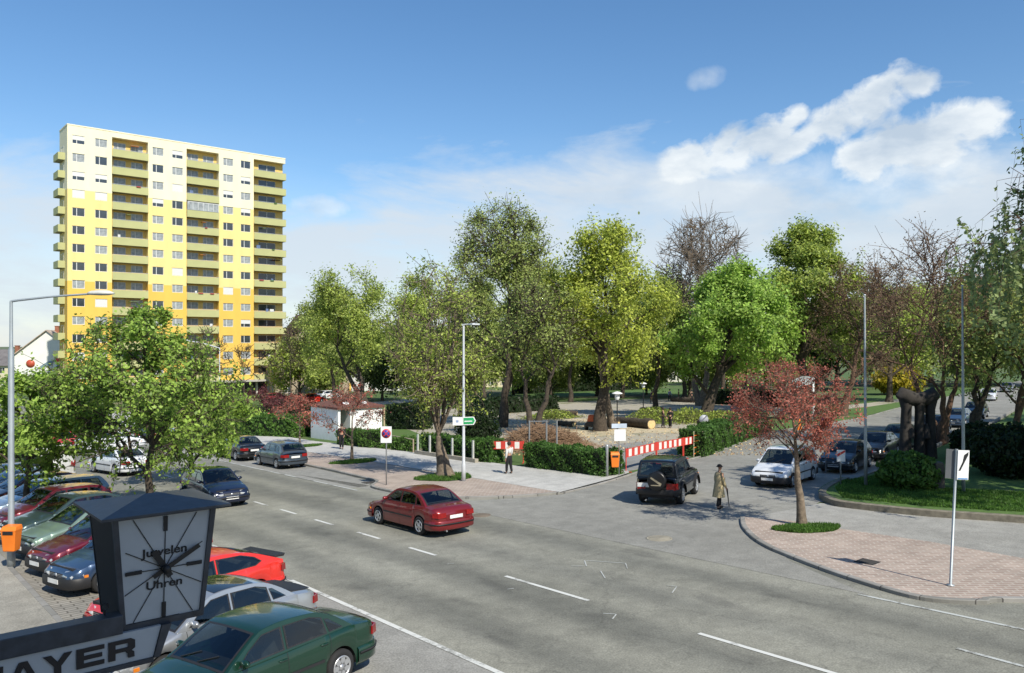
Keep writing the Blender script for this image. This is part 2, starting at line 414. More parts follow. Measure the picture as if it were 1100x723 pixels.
# layered sheets, each 4 mm or more above the one below
sheet('park_ground', [(26, 24), (60, 30), (150, 48), (260, 70), (260, 148), (40, 148), (22, 148), (22, 60)], .004, M_grass)
sheet('road', [(3.9, -40), (60, -40), (60, -12), (34, -9.5), (26, 4), (21.3, 10), (21.3, 148), (3.9, 148)], .012, M_road)
sheet('square_asphalt', [(-60, 52), (3.9, 50), (3.9, 134), (-60, 134)], .012, M_side)
E1 = [(20.5, 26.4), (24.0, 24.9), (28.5, 25.9), (32.6, 27.1), (39, 28.35), (53.8, 33.6), (72, 35.0), (91, 39.1), (146, 49.3), (240, 68)]
E2 = [(240, 58), (146, 41), (109, 32.5), (72.4, 24.3), (55.3, 21.3), (40.4, 18.4), (34.5, 17.4), (31.9, 17.0)]
KR = [G(*p) for p in ((795, 558), (797, 568), (808, 580), (824, 590), (840, 597), (870, 609), (900, 620), (950, 636), (985, 645), (1020, 649), (1060, 650), (1100, 648))]
isl_far = [G(880, 540), G(940, 549), G(1000, 555), G(1100, 562)]
sheet('side_street', [(18.9, 40), (20.0, 30)] + [(18.9, 28)] + E1[:] + E2 + [(30.2, 15.9), (30.0, 10), (31, -40), (21.3, -40), (20.5, 6), (19.5, 8), (18.9, 10)][:1] + [G(880, 540), G(850, 557), G(800, 556)] + [(20.5, 12), (18.9, 9)], .018, M_side)
# parking strip on the near side
sheet('parking_strip', [(3.9, -40), (9.35, -40), (9.35, 52), (3.9, 52)], .018, M_stall)
sheet('parking_gutter', [(4.0, -40), (5.6, -40), (5.6, 48), (4.0, 48)], .024, M_pavg)
sheet('far_parking_bay', [(18.4, 33.6), (19.4, 33.4), (20.35, 34.6), (20.9, 43), (21.1, 80), (18.4, 80)], .018, M_stall)
sheet('near_pavement', [(-14, -40), (3.85, -40), (3.85, 50), (-14, 50)], .10, M_walk)
kerb('near_kerb', [(4.0, -40), (4.0, 50)], .15, .106, side=1)
# far pavement
KL = [(21.1, 110), (21.0, 60), (20.9, 43), (20.6, 37), (20.4, 34.6), (20.1, 33.9), (19.4, 33.1), (19.15, 32.2), (19.15, 30.5), (19.35, 28.9), (19.9, 27.6), (20.9, 26.6), (22.3, 25.6), (24.0, 24.95)]
KLs = smooth_line(KL, 4)
kerb('far_kerb', KLs, .16, .12, side=1)
inner = [(p.x + .1, p.y + .04) for p in KLs]
sheet('brick_pavement', [(p.x + .12, p.y + .05) for p in KLs] + [(24.2, 25.6), (24.1, 32), (24.2, 43), (24.0, 52), (24.0, 110)], .10, M_pav)
sheet('park_side_path', [(24.05, 25.0), (28.6, 26.1), (30.6, 26.8), (31.2, 27.4), (28.9, 27.3), (28.6, 33), (28.6, 44), (28.0, 56), (28.6, 70), (28.6, 110), (24.05, 110), (24.05, 52), (24.25, 43), (24.15, 32)], .105, M_path)
kerb('corner_kerb', smooth_line([(24.0, 24.95), (26.3, 25.35), (28.6, 25.95), (30.7, 26.6), (32.6, 27.15), (39, 28.45), (46, 30.7), (53.8, 33.7), (72, 35.1), (91, 39.2), (146, 49.4)], 3), .14, .07, side=1)
# right-hand island
BT = [G(905, 572), G(1000, 585), G(1100, 603)]
KRs = smooth_line(KR + [(24.5, 1.5), (32, -9)], 4)
sheet('island_walk', [(p.x + .06, p.y) for p in KRs] + [(38, -9)] + [G(1100, 562), G(1000, 555), G(940, 549), G(882, 541), G(850, 548), G(800, 556.5)], .024, M_isl)
isl_top = [G(812, 559), G(850, 562), G(905, 571), G(1000, 585), G(1100, 603), (33, -8)]
sheet('island_paving', [(p.x + .13, p.y + .02) for p in KRs] + list(reversed(isl_top)), .085, M_pav)
kerb('island_kerb', KRs, .16, .11, side=-1 if False else 1)
# raised lawn on the right with its stone edging
LK = [G(906, 518), G(893, 523), G(882, 530), G(880, 536), G(888, 541), G(900, 545), G(940, 550), G(1000, 556), G(1100, 563), (31.2, 6), (31.6, 1), (31.6, -8)]
LKs = smooth_line(LK, 4)
kerb('lawn_edging', LKs, .28, .25, mat('edging_stone', (.19, .17, .13), .9, var=.3, scale=5., bump=.6), side=1)
sheet('lawn', [(p.x + .15, p.y + .1) for p in LKs] + [(120, -30), (150, 39), (109, 31.5), (72.4, 23.6), (55.3, 20.6), (40.4, 17.9), (34.5, 17.2)], .22, M_lawn)
kerb('street_kerb', [(34.4, 17.35), (40.4, 18.35), (55.3, 21.2), (72.4, 24.2), (109, 32.4), (146, 41)], .14, .24, side=1 if False else -1)
# markings
for i, (a, b) in enumerate([(16.45, 13.35), (10.15, 6.9), (3.6, .4), (21.15, 19.7), (24.4, 22.95), (27.6, 26.2), (30.6, 29.2), (33.3, 31.9), (36.4, 35.0), (39.4, 38.0), (42.4, 41), (45.4, 44), (48.4, 47), (51.4, 50), (57.4, 56)]):
    stripe('centre_dash', [(13.78, a), (13.78, b)], .12, .022, M_line)
stripe('near_edge_line', [(9.38, -20), (9.38, 50)], .13, .028, M_line)
stripe('far_edge_line', [(18.4, 32.6), (18.4, 90)], .11, .028, M_linew)
stripe('right_edge_line', [(18.78, 9.2), (18.78, -20)], .11, .022, M_linew)
stripe('lane_dash', [(16.65, 6.2), (16.5, 4.2)], .10, .022, M_linew)
for q in (((614, 609), (628, 609)), ((628, 603), (630, 609)), ((630, 603), (672, 606)), ((672, 606), (674, 612)), ((645, 614), (650, 622)), ((716, 630), (727, 631)), ((727, 631), (722, 638)), ((648, 660), (662, 661)), ((662, 661), (658, 666)), ((545, 634), (552, 633)), ((480, 607), (488, 606))):
    stripe('survey_mark', [G(*q[0]), G(*q[1])], .03, .026, M_linew)
# park paths and cleared ground
pg = lambda L: [G(*p) for p in L]
sheet('park_clearing', pg([(470, 452), (470, 440), (560, 434), (700, 428), (830, 437), (900, 446), (880, 452), (800, 462), (760, 482), (735, 492), (670, 508), (655, 507), (640, 500), (560, 478), (500, 492), (440, 470), (420, 462)]), .010, M_grav)
sheet('sawdust_patch', pg([(560, 462), (620, 457), (700, 459), (735, 461), (730, 466), (690, 465), (640, 469), (600, 470)]), .016, M_sand)
sheet('sawdust_track', pg([(585, 452), (640, 449), (650, 452), (600, 458)]), .018, M_sand)
sheet('barrier_path', pg([(668, 508), (700, 500), (752, 489), (740, 478), (700, 474), (650, 478), (640, 486), (652, 500)]), .016, asphalt('park_path', (.22, .22, .21), (.30, .30, .285)))
sheet('far_park_path', pg([(200, 448), (300, 440), (460, 427), (460, 430), (300, 445), (200, 454)]), .012, M_path)
sheet('green_verge', pg([(560, 429), (700, 424), (820, 424), (820, 420), (620, 417), (560, 421)]), .022, M_lawn)
sheet('park_verge', pg([(380, 470), (445, 480), (500, 492), (506, 489), (440, 462), (395, 456)]), .014, M_lawn)
sheet('street_verge', [(53.8, 34.0), (72, 35.4), (91, 39.5), (146, 49.7), (150, 62), (90, 47), (60, 41)], .03, M_lawn)
sheet('lawn_path', pg([(905, 436), (935, 433), (1000, 424), (1000, 427), (935, 437), (905, 440)]), .034, M_grav)
# hillside beyond the street on the right
mb = MB(); vs = []
for j in range(13):
    for i in range(31):
        a = i / 30; r = j / 12
        px = 860 + 700 * a; Y = 230 + 330 * r
        x = (px - 550) / F * Y; X, YY = CA * x + SA * Y, -SA * x + CA * Y
        hgt = 30 * math.sin(min(1, r * 1.05) * PI / 2) * (1 / (1 + math.exp(-(a - .22) * 12))) * (1 + .15 * math.sin(a * 9 + r * 4))
        vs.append((X, YY, -2.9 + hgt))
mb.add(vs, [(j * 31 + i, j * 31 + i + 1, (j + 1) * 31 + i + 1, (j + 1) * 31 + i) for j in range(12) for i in range(30)], smooth=True)
mb.build('hill', patchy('hill_grass', (.06, .09, .025), (.10, .14, .04), (.16, .15, .08), .03, .6, .55))['kind'] = 'structure'
# round covers in the road
def cover(px, py, r, label, m, name='manhole_cover'):
    v, u, z = P(px, py); mb = MB()
    mb.lathe([(0, .028), (r * .8, .028), (r * .82, .022), (r * .86, .022), (r * .88, .03), (r, .03), (r, .0)], n=28)
    for k in range(-3, 4): mb.box(-r * .7 * math.cos(k / 4.2), r * .7 * math.cos(k / 4.2), k * r * .2 - .01, k * r * .2 + .01, .027, .031)
    tag(mb.build(name, m, loc=(v, u, z), rot=(math.atan(-.031), 0, 0)), label, 'manhole cover')
M_cov = mat('cover_concrete', (.26, .24, .19), .9, var=.2)
cover(708, 579, .42, 'pale round manhole cover in the asphalt of the crossing', M_cov)
cover(517, 554, .36, 'round manhole cover just behind the dark red sedan', mat('cover_iron', (.16, .13, .10), .8))
for q, lb in (((396, 519), 'iron drain grate in the road by the notch of the far kerb'), ((932, 607), 'dark iron grate set in the brick paving of the island')):
    v, u, z = P(*q); mb = MB(); dz = .03 if q[0] == 396 else .095; mb.box(-.26, .26, -.26, .26, 0, dz, 0)
    for k in range(7): mb.box(-.21, .21, -.2 + k * .06, -.17 + k * .06, dz, dz + .008, 1)
    tag(mb.build('drain_grate', [mat('grate_hole', (.02, .02, .02), .9), mat('grate_bar', (.06, .055, .05), .7)], loc=(v, u, z)), lb, 'drain grate')
#@@PART2
# ================================================================ BUILDINGS
def wall_mesh(mb, x0, x1, z0, z1, y, holes, dep=.14, axis='y', sgn=1, mi=0, mir=0):
    """front sheet at depth y with rectangular openings and their reveals; holes = (x0,x1,z0,z1)"""
    X = sorted({x0, x1, *[h[0] for h in holes], *[h[1] for h in holes]}); Z = sorted({z0, z1, *[h[2] for h in holes], *[h[3] for h in holes]})
    X = [x for x in X if x0 <= x <= x1]; Z = [z for z in Z if z0 <= z <= z1]
    pt = (lambda a, b, c: (a, b, c)) if axis == 'y' else (lambda a, b, c: (b, a, c))
    for i in range(len(X) - 1):
        for j in range(len(Z) - 1):
            cx, cz = (X[i] + X[i + 1]) / 2, (Z[j] + Z[j + 1]) / 2
            if any(h[0] < cx < h[1] and h[2] < cz < h[3] for h in holes): continue
            mb.add([pt(X[i], y, Z[j]), pt(X[i + 1], y, Z[j]), pt(X[i + 1], y, Z[j + 1]), pt(X[i], y, Z[j + 1])], [(0, 1, 2, 3)], mi)
    for a, b, c, d in holes:
        y2 = y + dep * sgn
        for (p, q) in (((a, c), (b, c)), ((b, c), (b, d)), ((b, d), (a, d)), ((a, d), (a, c))):
            mb.add([pt(p[0], y, p[1]), pt(q[0], y, q[1]), pt(q[0], y2, q[1]), pt(p[0], y2, p[1])], [(0, 1, 2, 3)], mir)
M_wglass = mat('window_glass', (.045, .055, .065), .08, 0, var=.6, scale=.35, spec=.9)
M_curt = mat('curtain_glass', (.30, .32, .32), .2, 0, var=.3, scale=2., spec=.7)
M_frame = mat('white_frame', (.62, .62, .60), .5, var=.04)
M_shut = mat('white_shutter', (.66, .67, .66), .6, var=.04)
def window_proto(w, h, kind=0, split=.36, m=None):
    """front faces -y, centred in x, z from 0; kind 0 glass, 1 shutter half down, 2 shutter down, 3 curtains"""
    mb = MB(); t = .06
    mb.box(-w / 2, w / 2, 0, .06, 0, t); mb.box(-w / 2, w / 2, 0, .06, h - t, h)
    mb.box(-w / 2, -w / 2 + t, 0, .06, t, h - t); mb.box(w / 2 - t, w / 2, 0, .06, t, h - t)
    mb.box(-w / 2 + w * split - t / 2 - .02, -w / 2 + w * split + t / 2 + .02, 0.002, .058, t, h - t)
    if kind in (1, 2): mb.box(-w / 2 + t, w / 2 - t, -.01, .03, h * (.45 if kind == 1 else .06), h - t)
    o = mb.build('window', m or M_frame)
    g = MB(); g.box(-w / 2 + .03, w / 2 - .03, .035, .05, .03, h - .03)
    g.build('pane', M_curt if kind == 3 else M_wglass, o)
    return o
def use_proto(store, o, loc, parent, rz=0.):
    """first use moves the prototype itself, later uses copy it"""
    if o.name not in store: store.add(o.name); c = o; c.parent = parent
    else: c = copy_tree(o, parent)
    c.location = loc; c.rotation_euler = (0, 0, rz); return c
# ---- the yellow tower
def tower():
    X0, X1, Y0, Y1, ZT, ZB = 27.3, 62.6, 137.1, 150.0, 40.1, -3.2
    T = empty('apartment_tower', (X0, Y0, -2.9))
    tag(T, 'fifteen storey apartment tower in yellow and cream with olive green balconies', 'apartment block')
    m, nt2, b, out = _new('tower_render')
    tcn = nt2.nodes.new('ShaderNodeTexCoord'); s = nt2.nodes.new('ShaderNodeSeparateXYZ'); nt2.links.new(tcn.outputs['Object'], s.inputs[0])
    mr = nt2.nodes.new('ShaderNodeMapRange'); nt2.links.new(s.outputs[2], mr.inputs[0]); mr.inputs[1].default_value = 0; mr.inputs[2].default_value = 43
    r = ramp(nt2, mr.outputs[0], [(0, (.74, .47, .09)), ((16.0 + 2.9) / 43, (.78, .62, .25)), ((30.1 + 2.9) / 43, (.80, .74, .52))]); r.color_ramp.interpolation = 'CONSTANT'
    nz = tex(nt2, 'ShaderNodeTexNoise', Scale=.8, Detail=6., mscale=(1, 1, .25)); g = ramp(nt2, nz.outputs['Fac'], [(.3, (.93, .93, .93)), (.7, (1.03, 1.03, 1.03))])
    nt2.links.new(mixc(nt2, r.outputs[0], g.outputs[0], 1., 'MULTIPLY'), b.inputs['Base Color']); b.inputs['Roughness'].default_value = .85
    M_t = m
    M_ol = mat('olive_panel', (.42, .42, .19), .7, var=.06, scale=.6)
    M_slab = mat('balcony_slab', (.24, .23, .15), .8)
    M_in = mat('recess_render', (.72, .50, .16), .85, var=.05)
    L = lambda x, y, z: (x - X0, y - Y0, z + 2.9)
    rows = [37.9 - 2.79 * k for k in range(14)]
    cols = [1.55, 4.75, 13.25, 16.35, 24.85, 27.95]; WW, WH = 1.75, 1.3
    piers = [(0, 6.3), (11.7, 17.8), (23.2, 29.4)]; recs = [(6.3, 11.7), (17.8, 23.2), (29.4, 35.3)]
    mbw = MB(); D = 1.1
    zb = 3.0; ztp = ZT + 2.9       # local heights: ground floor below zb
    for a, b2 in piers:
        holes = [(c - WW / 2, c + WW / 2, z + 2.9 - WH / 2, z + 2.9 + WH / 2) for c in cols if a < c < b2 for z in rows]
        wall_mesh(mbw, a, b2, zb, ztp, 0, holes)
        if a > 0: mbw.add([(a, 0, zb), (a, D, zb), (a, D, ztp), (a, 0, ztp)], [(0, 1, 2, 3)])
        mbw.add([(b2, 0, zb), (b2, D, zb), (b2, D, ztp), (b2, 0, ztp)], [(0, 1, 2, 3)])
        mbw.add([(a, 0, zb), (b2, 0, zb), (b2, D, zb), (a, D, zb)], [(0, 1, 2, 3)])
    for i, (a, b2) in enumerate(recs):
        dh = []
        for z in rows:
            zz = z + 2.9
            if i < 2: dh += [(a + .5, a + 2.3, zz - .45, zz + .72), (a + 3.1, a + 4.9, zz - .45, zz + .72)]
            else: dh += [(a + 1.3, a + 4.5, zz - .45, zz + .72)]
        wall_mesh(mbw, a, b2, zb, ztp - .9, D, dh, dep=.1, mi=1, mir=1)
        if i < 2: mbw.box(a, b2, 0.0, .3, ztp - .95, ztp)
        else: mbw.box(a + .003, b2, 0.0, .3, ztp - .95, ztp)
        mbw.box(a + .003, b2 - .003, .3, D, ztp - .95, ztp - .7)
    W = X1 - X0; Dp = 5.5
    mbw.add([(W, D, zb), (W, Dp, zb), (W, Dp, ztp), (W, D, ztp), (0, Dp, zb), (0, Dp, ztp), (0, 0, zb), (0, 0, ztp)],
            [(0, 1, 2, 3), (1, 4, 5, 2), (4, 6, 7, 5)])
    mbw.add([(0, .3, ztp - .02), (W, .3, ztp - .02), (W, Dp, ztp - .02), (0, Dp, ztp - .02)], [(0, 1, 2, 3)])
    mbw.box(-.05, W + .05, -.05, .0, ztp - .12, ztp + .06)
    mbw.box(-.05, .0, .0, Dp, ztp - .12, ztp + .06)
    mbw.box(6, W - .02, 5.49, 13, -.3, ztp - .05)
    mbw.build('wall', [M_t, M_in], T)
    store = set(); random.seed(11)
    protos = [window_proto(WW, WH, k) for k in (0, 1, 2, 3)]
    for ri, z in enumerate(rows):
        for ci, c in enumerate(cols):
            k = random.choice([0, 0, 3, 3, 3, 3, 0, 3, 1, 2 if random.random() < .4 else 3])
            if ri == 2 and ci < 2: k = 1
            if ri == 3 and ci < 2: k = 2
            use_proto(store, protos[k], (c, .08, z + 2.9 - WH / 2), T)
    for p in protos:
        if p.name not in store: bpy.data.objects.remove(p)
    bd = window_proto(1.8, 1.17, 3); bd.name = 'balcony_door'
    bd3 = window_proto(3.2, 1.17, 0, .5); bd3.name = 'balcony_door'
    for z in rows:
        zz = z + 2.9 - .45
        for a, b2 in recs[:2]:
            use_proto(store, bd, (a + 1.4, D + .04, zz), T); use_proto(store, bd, (a + 4.0, D + .04, zz), T)
        use_proto(store, bd3, (recs[2][0] + 2.9, D + .04, zz), T)
    # balconies
    def balc(w2, d0, name='balcony'):
        mbb = MB()
        mbb.box(-w2 / 2, w2 / 2, -.28, -.18, -.62, .55, 0)
        mbb.box(-w2 / 2, w2 / 2, -.177, d0, -.62, -.45, 1)
        mbb.box(-w2 / 2, w2 / 2, -.26, -.2, .60, .66, 2)
        for k in range(5): mbb.box(-w2 / 2 + .1 + k * (w2 - .26) / 4, -w2 / 2 + .14 + k * (w2 - .26) / 4, -.25, -.21, .551, .6, 2)
        return mbb.build(name, [M_ol, M_slab, M_metal])
    b1 = balc(5.38, 1.3); b3 = balc(5.95, 1.3)
    for z in rows:
        zz = z + 2.9 - 1.2
        for a, b2 in recs[:2]: use_proto(store, b1, ((a + b2) / 2, 0, zz), T)
        use_proto(store, b3, ((recs[2][0] + recs[2][1]) / 2 + .02, 0, zz), T)
    # things residents keep on their balconies
    rng_ = random.Random(3)
    for k in range(34):
        a, b2 = recs[rng_.randrange(3)]; zz = rows[rng_.randrange(14)] + 2.9 - .62; x_ = rng_.uniform(a + .5, b2 - .9); q = MB(); w_ = rng_.uniform(.3, .9)
        if k % 3 == 0: q.box(x_, x_ + w_, -.42, -.285, zz - .10, zz + .06); q.build('flower_box', mat(('flower_red', 'flower_green')[k % 2], ((.35, .05, .04), (.06, .13, .03))[k % 2], .8), T)
        elif k % 3 == 1: q.box(x_, x_ + w_, .15, .3, zz - .1, zz + rng_.uniform(.4, .8)); q.build('laundry', mat(('cloth_white', 'cloth_blue')[k % 2], ((.6, .6, .58), (.12, .17, .3))[k % 2], .9), T)
        else: q.box(x_, x_ + w_ * 1.6, .25, .9, zz + 1.0, zz + 1.06); q.build('awning', mat(('awning_orange', 'awning_green')[k % 2], ((.5, .2, .05), (.2, .28, .12))[k % 2], .9), T)
    # glazed-in balcony on the fourth storey from the top
    g = MB(); w0, z0 = recs[1][0], rows[3] + 2.9 - .62
    for k in range(7): g.box(w0 + .1 + k * .86, w0 + .16 + k * .86, -.24, -.2, z0, z0 + 1.35)
    g.box(w0 + .1, w0 + 5.3, -.241, -.199, z0 + 1.35, z0 + 1.45)
    gl = g.build('glazed_screen', M_frame, T)
    g = MB(); g.box(w0 + .12, w0 + 5.28, -.225, -.215, z0, z0 + 1.35); g.build('pane', M_curt, gl)
    # side balconies on the narrow end
    sb = MB()
    for (x0, x1, y0, y1) in ((-.95, -.85, 0, 3.4), (-.848, 0, 0, .1), (-.848, 0, 3.3, 3.4)): sb.box(x0, x1, y0, y1, 0, 1.1, 0)
    sb.box(-.848, 0, .102, 3.298, 0, .16, 1)
    sb = sb.build('side_balcony', [M_ol, M_slab])
    for z in rows: use_proto(store, sb, (0, 1.7, z + 2.9 - 3.0), T)
    sd_ = window_proto(2.0, 2.0); sd_.name = 'side_door'
    for z in rows: use_proto(store, sd_, (-.03, 3.4, z + 2.9 - 2.7), T, -PI / 2)
    # ground floor shops
    s = MB(); s.box(.6, W - .4, 1.2, Dp - .5, -.3, zb - .003)
    s.build('ground_floor', mat('shop_wall', (.30, .27, .22), .8), T)
    s = MB()
    for k in range(12): s.box(1.2 + k * 2.85, 3.6 + k * 2.85, 1.13, 1.19, .25, 2.5)
    s.build('shop_windows', M_wglass, T)
    s = MB(); s.box(-.3, W + .3, -1.6, 1.1, zb - .32, zb - .01); s.build('canopy', mat('canopy_grey', (.40, .38, .34), .7), T)
    s = MB()
    for k in range(8): s.box(.2 + k * 4.95, .5 + k * 4.95, .1, .4, -.3, zb - .33)
    s.build('columns', mat('column_white', (.6, .6, .56), .7), T)
    s = MB(); s.box(8, 14, 4, 9, ztp, ztp + 1.5) if False else s.box(14.5, 15.0, 5, 5.5, ztp, ztp + 1.2); s.build('roof_vent', M_metal, T)
tower()
# ---- smaller houses: gable roof along local x or y
def house(name, label, loc, rz, w, d, hw, hr, wallc, roofc, ridge='x', rows=2, cols=3, chim=1, wins=True, cat='house', over=.4, side=True):
    T = empty(name, loc, rz); tag(T, label, cat)
    mw = mat('plaster_%02d%02d%02d' % tuple(int(c * 99) for c in wallc), wallc, .85, var=.07, scale=.6); mr = mat('rooftile_%02d%02d' % tuple(int(c * 99) for c in roofc[:2]), roofc, .85, var=.25, scale=1.2)
    m = MB(); ww, wh = 1.1, 1.4; fh = (hw - .3) / rows
    hol = [((i + .5) * w / cols - ww / 2 - w / 2, (i + .5) * w / cols + ww / 2 - w / 2, .8 + j * fh, .8 + j * fh + min(wh, fh - 1.1)) for i in range(cols) for j in range(rows)] if wins else []
    cs = max(2, round(d / (w / cols)))
    hs2 = [((i + .5) * d / cs - ww / 2, (i + .5) * d / cs + ww / 2, .8 + j * fh, .8 + j * fh + min(wh, fh - 1.1)) for i in range(cs) for j in range(rows)] if wins and side else []
    wall_mesh(m, -w / 2, w / 2, -2, hw, 0, hol)
    wall_mesh(m, 0, d, -2, hw, -w / 2, hs2, axis='x')
    m.add([(w / 2, 0, -2), (w / 2, d, -2), (w / 2, d, hw), (w / 2, 0, hw), (-w / 2, d, -2), (-w / 2, d, hw)], [(0, 1, 2, 3), (1, 4, 5, 2)])
    if ridge == 'y':
        m.add([(-w / 2, 0, hw), (w / 2, 0, hw), (0, 0, hw + hr)], [(0, 1, 2)]); m.add([(-w / 2, d, hw), (w / 2, d, hw), (0, d, hw + hr)], [(0, 1, 2)])
    else:
        for x in (-w / 2, w / 2): m.add([(x, 0, hw), (x, d, hw), (x, d / 2, hw + hr)], [(0, 1, 2)])
    m.build('wall', mw, T)
    o = over; t = .16
    if ridge == 'y':
        k = hr / (w / 2); r = MB()
        for s in (-1, 1):
            r.prism([(s * (w / 2 + o), hw - o * k), (0, hw + hr), (0, hw + hr + t), (s * (w / 2 + o), hw - o * k + t)], 'y', -o, d + o)
    else:
        k = hr / (d / 2); r = MB()
        for (ya, yb) in ((-o, d / 2), (d + o, d / 2)):
            r.prism([(ya, hw - o * k), (yb, hw + hr), (yb, hw + hr + t), (ya, hw - o * k + t)], 'x', -w / 2 - o, w / 2 + o)
    rf = r.build('roof', mr, T)
    for c in range(chim):
        q = MB(); cx = (c - (chim - 1) / 2) * w * .4 + w * .1; cy = d * .4 if ridge == 'x' else d * (.3 + .3 * c)
        if ridge == 'y': cx = .5
        q.box(cx - .35, cx + .35, cy - .35, cy + .35, hw + hr * .5, hw + hr + .9); q.box(cx - .42, cx + .42, cy - .42, cy + .42, hw + hr + .9, hw + hr + 1.0)
        q.build('chimney', mat('chimney_brick', (.30, .12, .07), .9, var=.2), rf)
    if wins:
        st = set(); pr = window_proto(ww, min(wh, fh - 1.1), 0, .5)
        for h in hol: use_proto(st, pr, ((h[0] + h[1]) / 2, .07, h[2]), T)
        for h in hs2: use_proto(st, pr, (-w / 2 + .07, (h[0] + h[1]) / 2, h[2]), T, -PI / 2)
    return T
def at(px, Y): x = (px - 550) / F * Y; return (CA * x + SA * Y, -SA * x + CA * Y)
VR = -math.atan2(SA, CA)      # turn a front so that it faces the viewing side
# white gabled house with round and C signs, left of the tower
x, y = at(50, 150)
Hs = house('gabled_house', 'white gabled house with a round red sign and a blue C, left of the tower', (x, y, -2.9), VR + .25, 11, 16, 7.2, 4.6, (.72, .72, .68), (.42, .34, .27), 'y', 2, 3, 2, False)
m = MB(); m.lathe([(0, -.06), (.75, -.06), (.75, 0), (0, 0)], (-2.7, 0, 5.6), 'y', 24); m.build('round_sign', mat('sign_orange_red', (.45, .08, .04), .5), Hs)
def text_mesh(txt, size, mname, parent, loc, rot=(PI / 2, 0, 0), ext=.01, m=None, sx=1., off=0.):
    cu = bpy.data.curves.new('lettering', 'FONT'); cu.body = txt; cu.size = size; cu.extrude = ext; cu.offset = off; cu.align_x = 'CENTER'; cu.align_y = 'CENTER'
    t = bpy.data.objects.new('t', cu); COL.objects.link(t); bpy.context.view_layer.update()
    me = bpy.data.meshes.new_from_object(t.evaluated_get(bpy.context.evaluated_depsgraph_get())); bpy.data.objects.remove(t)
    me.materials.clear(); me.materials.append(m); me.name = mname
    o = bpy.data.objects.new(mname, me); COL.objects.link(o); o.parent = parent; o.location = loc; o.rotation_euler = rot; o.scale = (sx, 1, 1)
    return o
text_mesh('C', 1.9, 'lettering', Hs, (2.2, -.06, 4.6), m=M_blue, off=.07)
m = MB(); m.prism([(-1.9, 4.4), (.9, 5.3), (1.4, 6.2), (.2, 6.0), (-1.2, 5.0)], 'y', -.08, -.01); m.build('wing_sign', mat('sign_green_grey', (.16, .24, .28), .5), Hs)
m = MB(); m.box(1.6, 3.2, -.08, -.01, 5.9, 6.6); m.build('small_sign', M_red, Hs)
x, y = at(2, 165); house('low_house', 'low yellowish house behind the left street lamp', (x, y, -2.9), VR, 10, 9, 5.0, 3.0, (.60, .54, .36), (.14, .13, .13), 'x', 2, 3, 1)
x, y = at(336, 140); house('brown_roof_house', 'steep brown roofed house just right of the yellow tower', (x, y, -2.9), VR + .5, 13, 12, 5.6, 9.0, (.34, .28, .2), (.13, .08, .06), 'y', 2, 3, 1)
x, y = at(352, 150); house('yellow_shop', 'low deep yellow shop building with flat eaves behind the kiosk', (x, y, -2.9), VR + .3, 14, 8, 3.9, .6, (.72, .46, .07), (.35, .33, .3), 'x', 1, 6, 0, cat='shop')
x, y = at(418, 152); house('white_shop', 'low white shop with a wide pale roof between the tree trunks', (x, y, -2.9), VR + .1, 18, 10, 4.0, 1.0, (.62, .62, .6), (.45, .5, .55), 'x', 1, 7, 0, cat='shop')
x, y = at(505, 165); house('cream_house', 'cream house with two storeys behind the park, beyond the green sign', (x, y, -2.9), VR - .1, 17, 10, 6.5, 3.2, (.68, .60, .40), (.28, .12, .08), 'x', 2, 6, 2)
x, y = at(580, 172); house('tall_cream_house', 'taller cream house of three storeys behind the tall park trees', (x, y, -2.9), VR, 18, 11, 8.6, 3.0, (.68, .62, .42), (.26, .13, .10), 'x', 3, 6, 2)
x, y = at(668, 180); house('pale_yellow_house', 'pale yellow house behind the park, seen past the leaning trunk', (x, y, -2.9), VR + .1, 19, 11, 7.0, 3.2, (.68, .58, .32), (.25, .12, .09), 'x', 2, 6, 1)
x, y = at(755, 185); house('white_house', 'white plastered house at the far right end of the park', (x, y, -2.9), VR - .1, 17, 11, 6.5, 3.5, (.62, .60, .54), (.22, .12, .09), 'x', 2, 5, 1)
# building the photograph is taken from: it shades the clock and the edge of the pavement
def near_building():
    T = empty('town_building', (-.6, 0, 0)); tag(T, 'tall plastered town building the clock sign hangs from, on the near side', 'building')
    m = MB(); z1 = 20.5
    hol = [(y0, y0 + 1.4, 5.9 + 3.2 * k, 7.6 + 3.2 * k) for y0 in range(-38, 12, 4) for k in range(4)]
    hol = [h for h in hol if not (-3 < h[0] < 2 and h[2] < 7)] + [(-.9, .9, 5.2, 7.6)]
    wall_mesh(m, -40, 13.5, -1, z1, 0, hol, dep=-.25, axis='x')
    m.box(-11.9, -.003, -39.9, -9, z1, z1 + 7.5)  # unseen upper block, added height so its shadow covers the clock
    m.add([(0, 13.5, -1), (-12, 13.5, -1), (-12, 13.5, z1), (0, 13.5, z1), (-12, -40, -1), (-12, -40, z1), (0, -40, -1), (0, -40, z1)], [(0, 1, 2, 3), (1, 4, 5, 2), (4, 6, 7, 5), (3, 2, 5, 7)])
    m.build('wall', mat('plaster_grey', (.42, .40, .36), .85), T)
    st = set(); pr = window_proto(1.4, 1.7, 0, .5)
    for h in hol[:-1]: use_proto(st, pr, (-.2, (h[0] + h[1]) / 2, h[2]), T, PI / 2)
near_building()
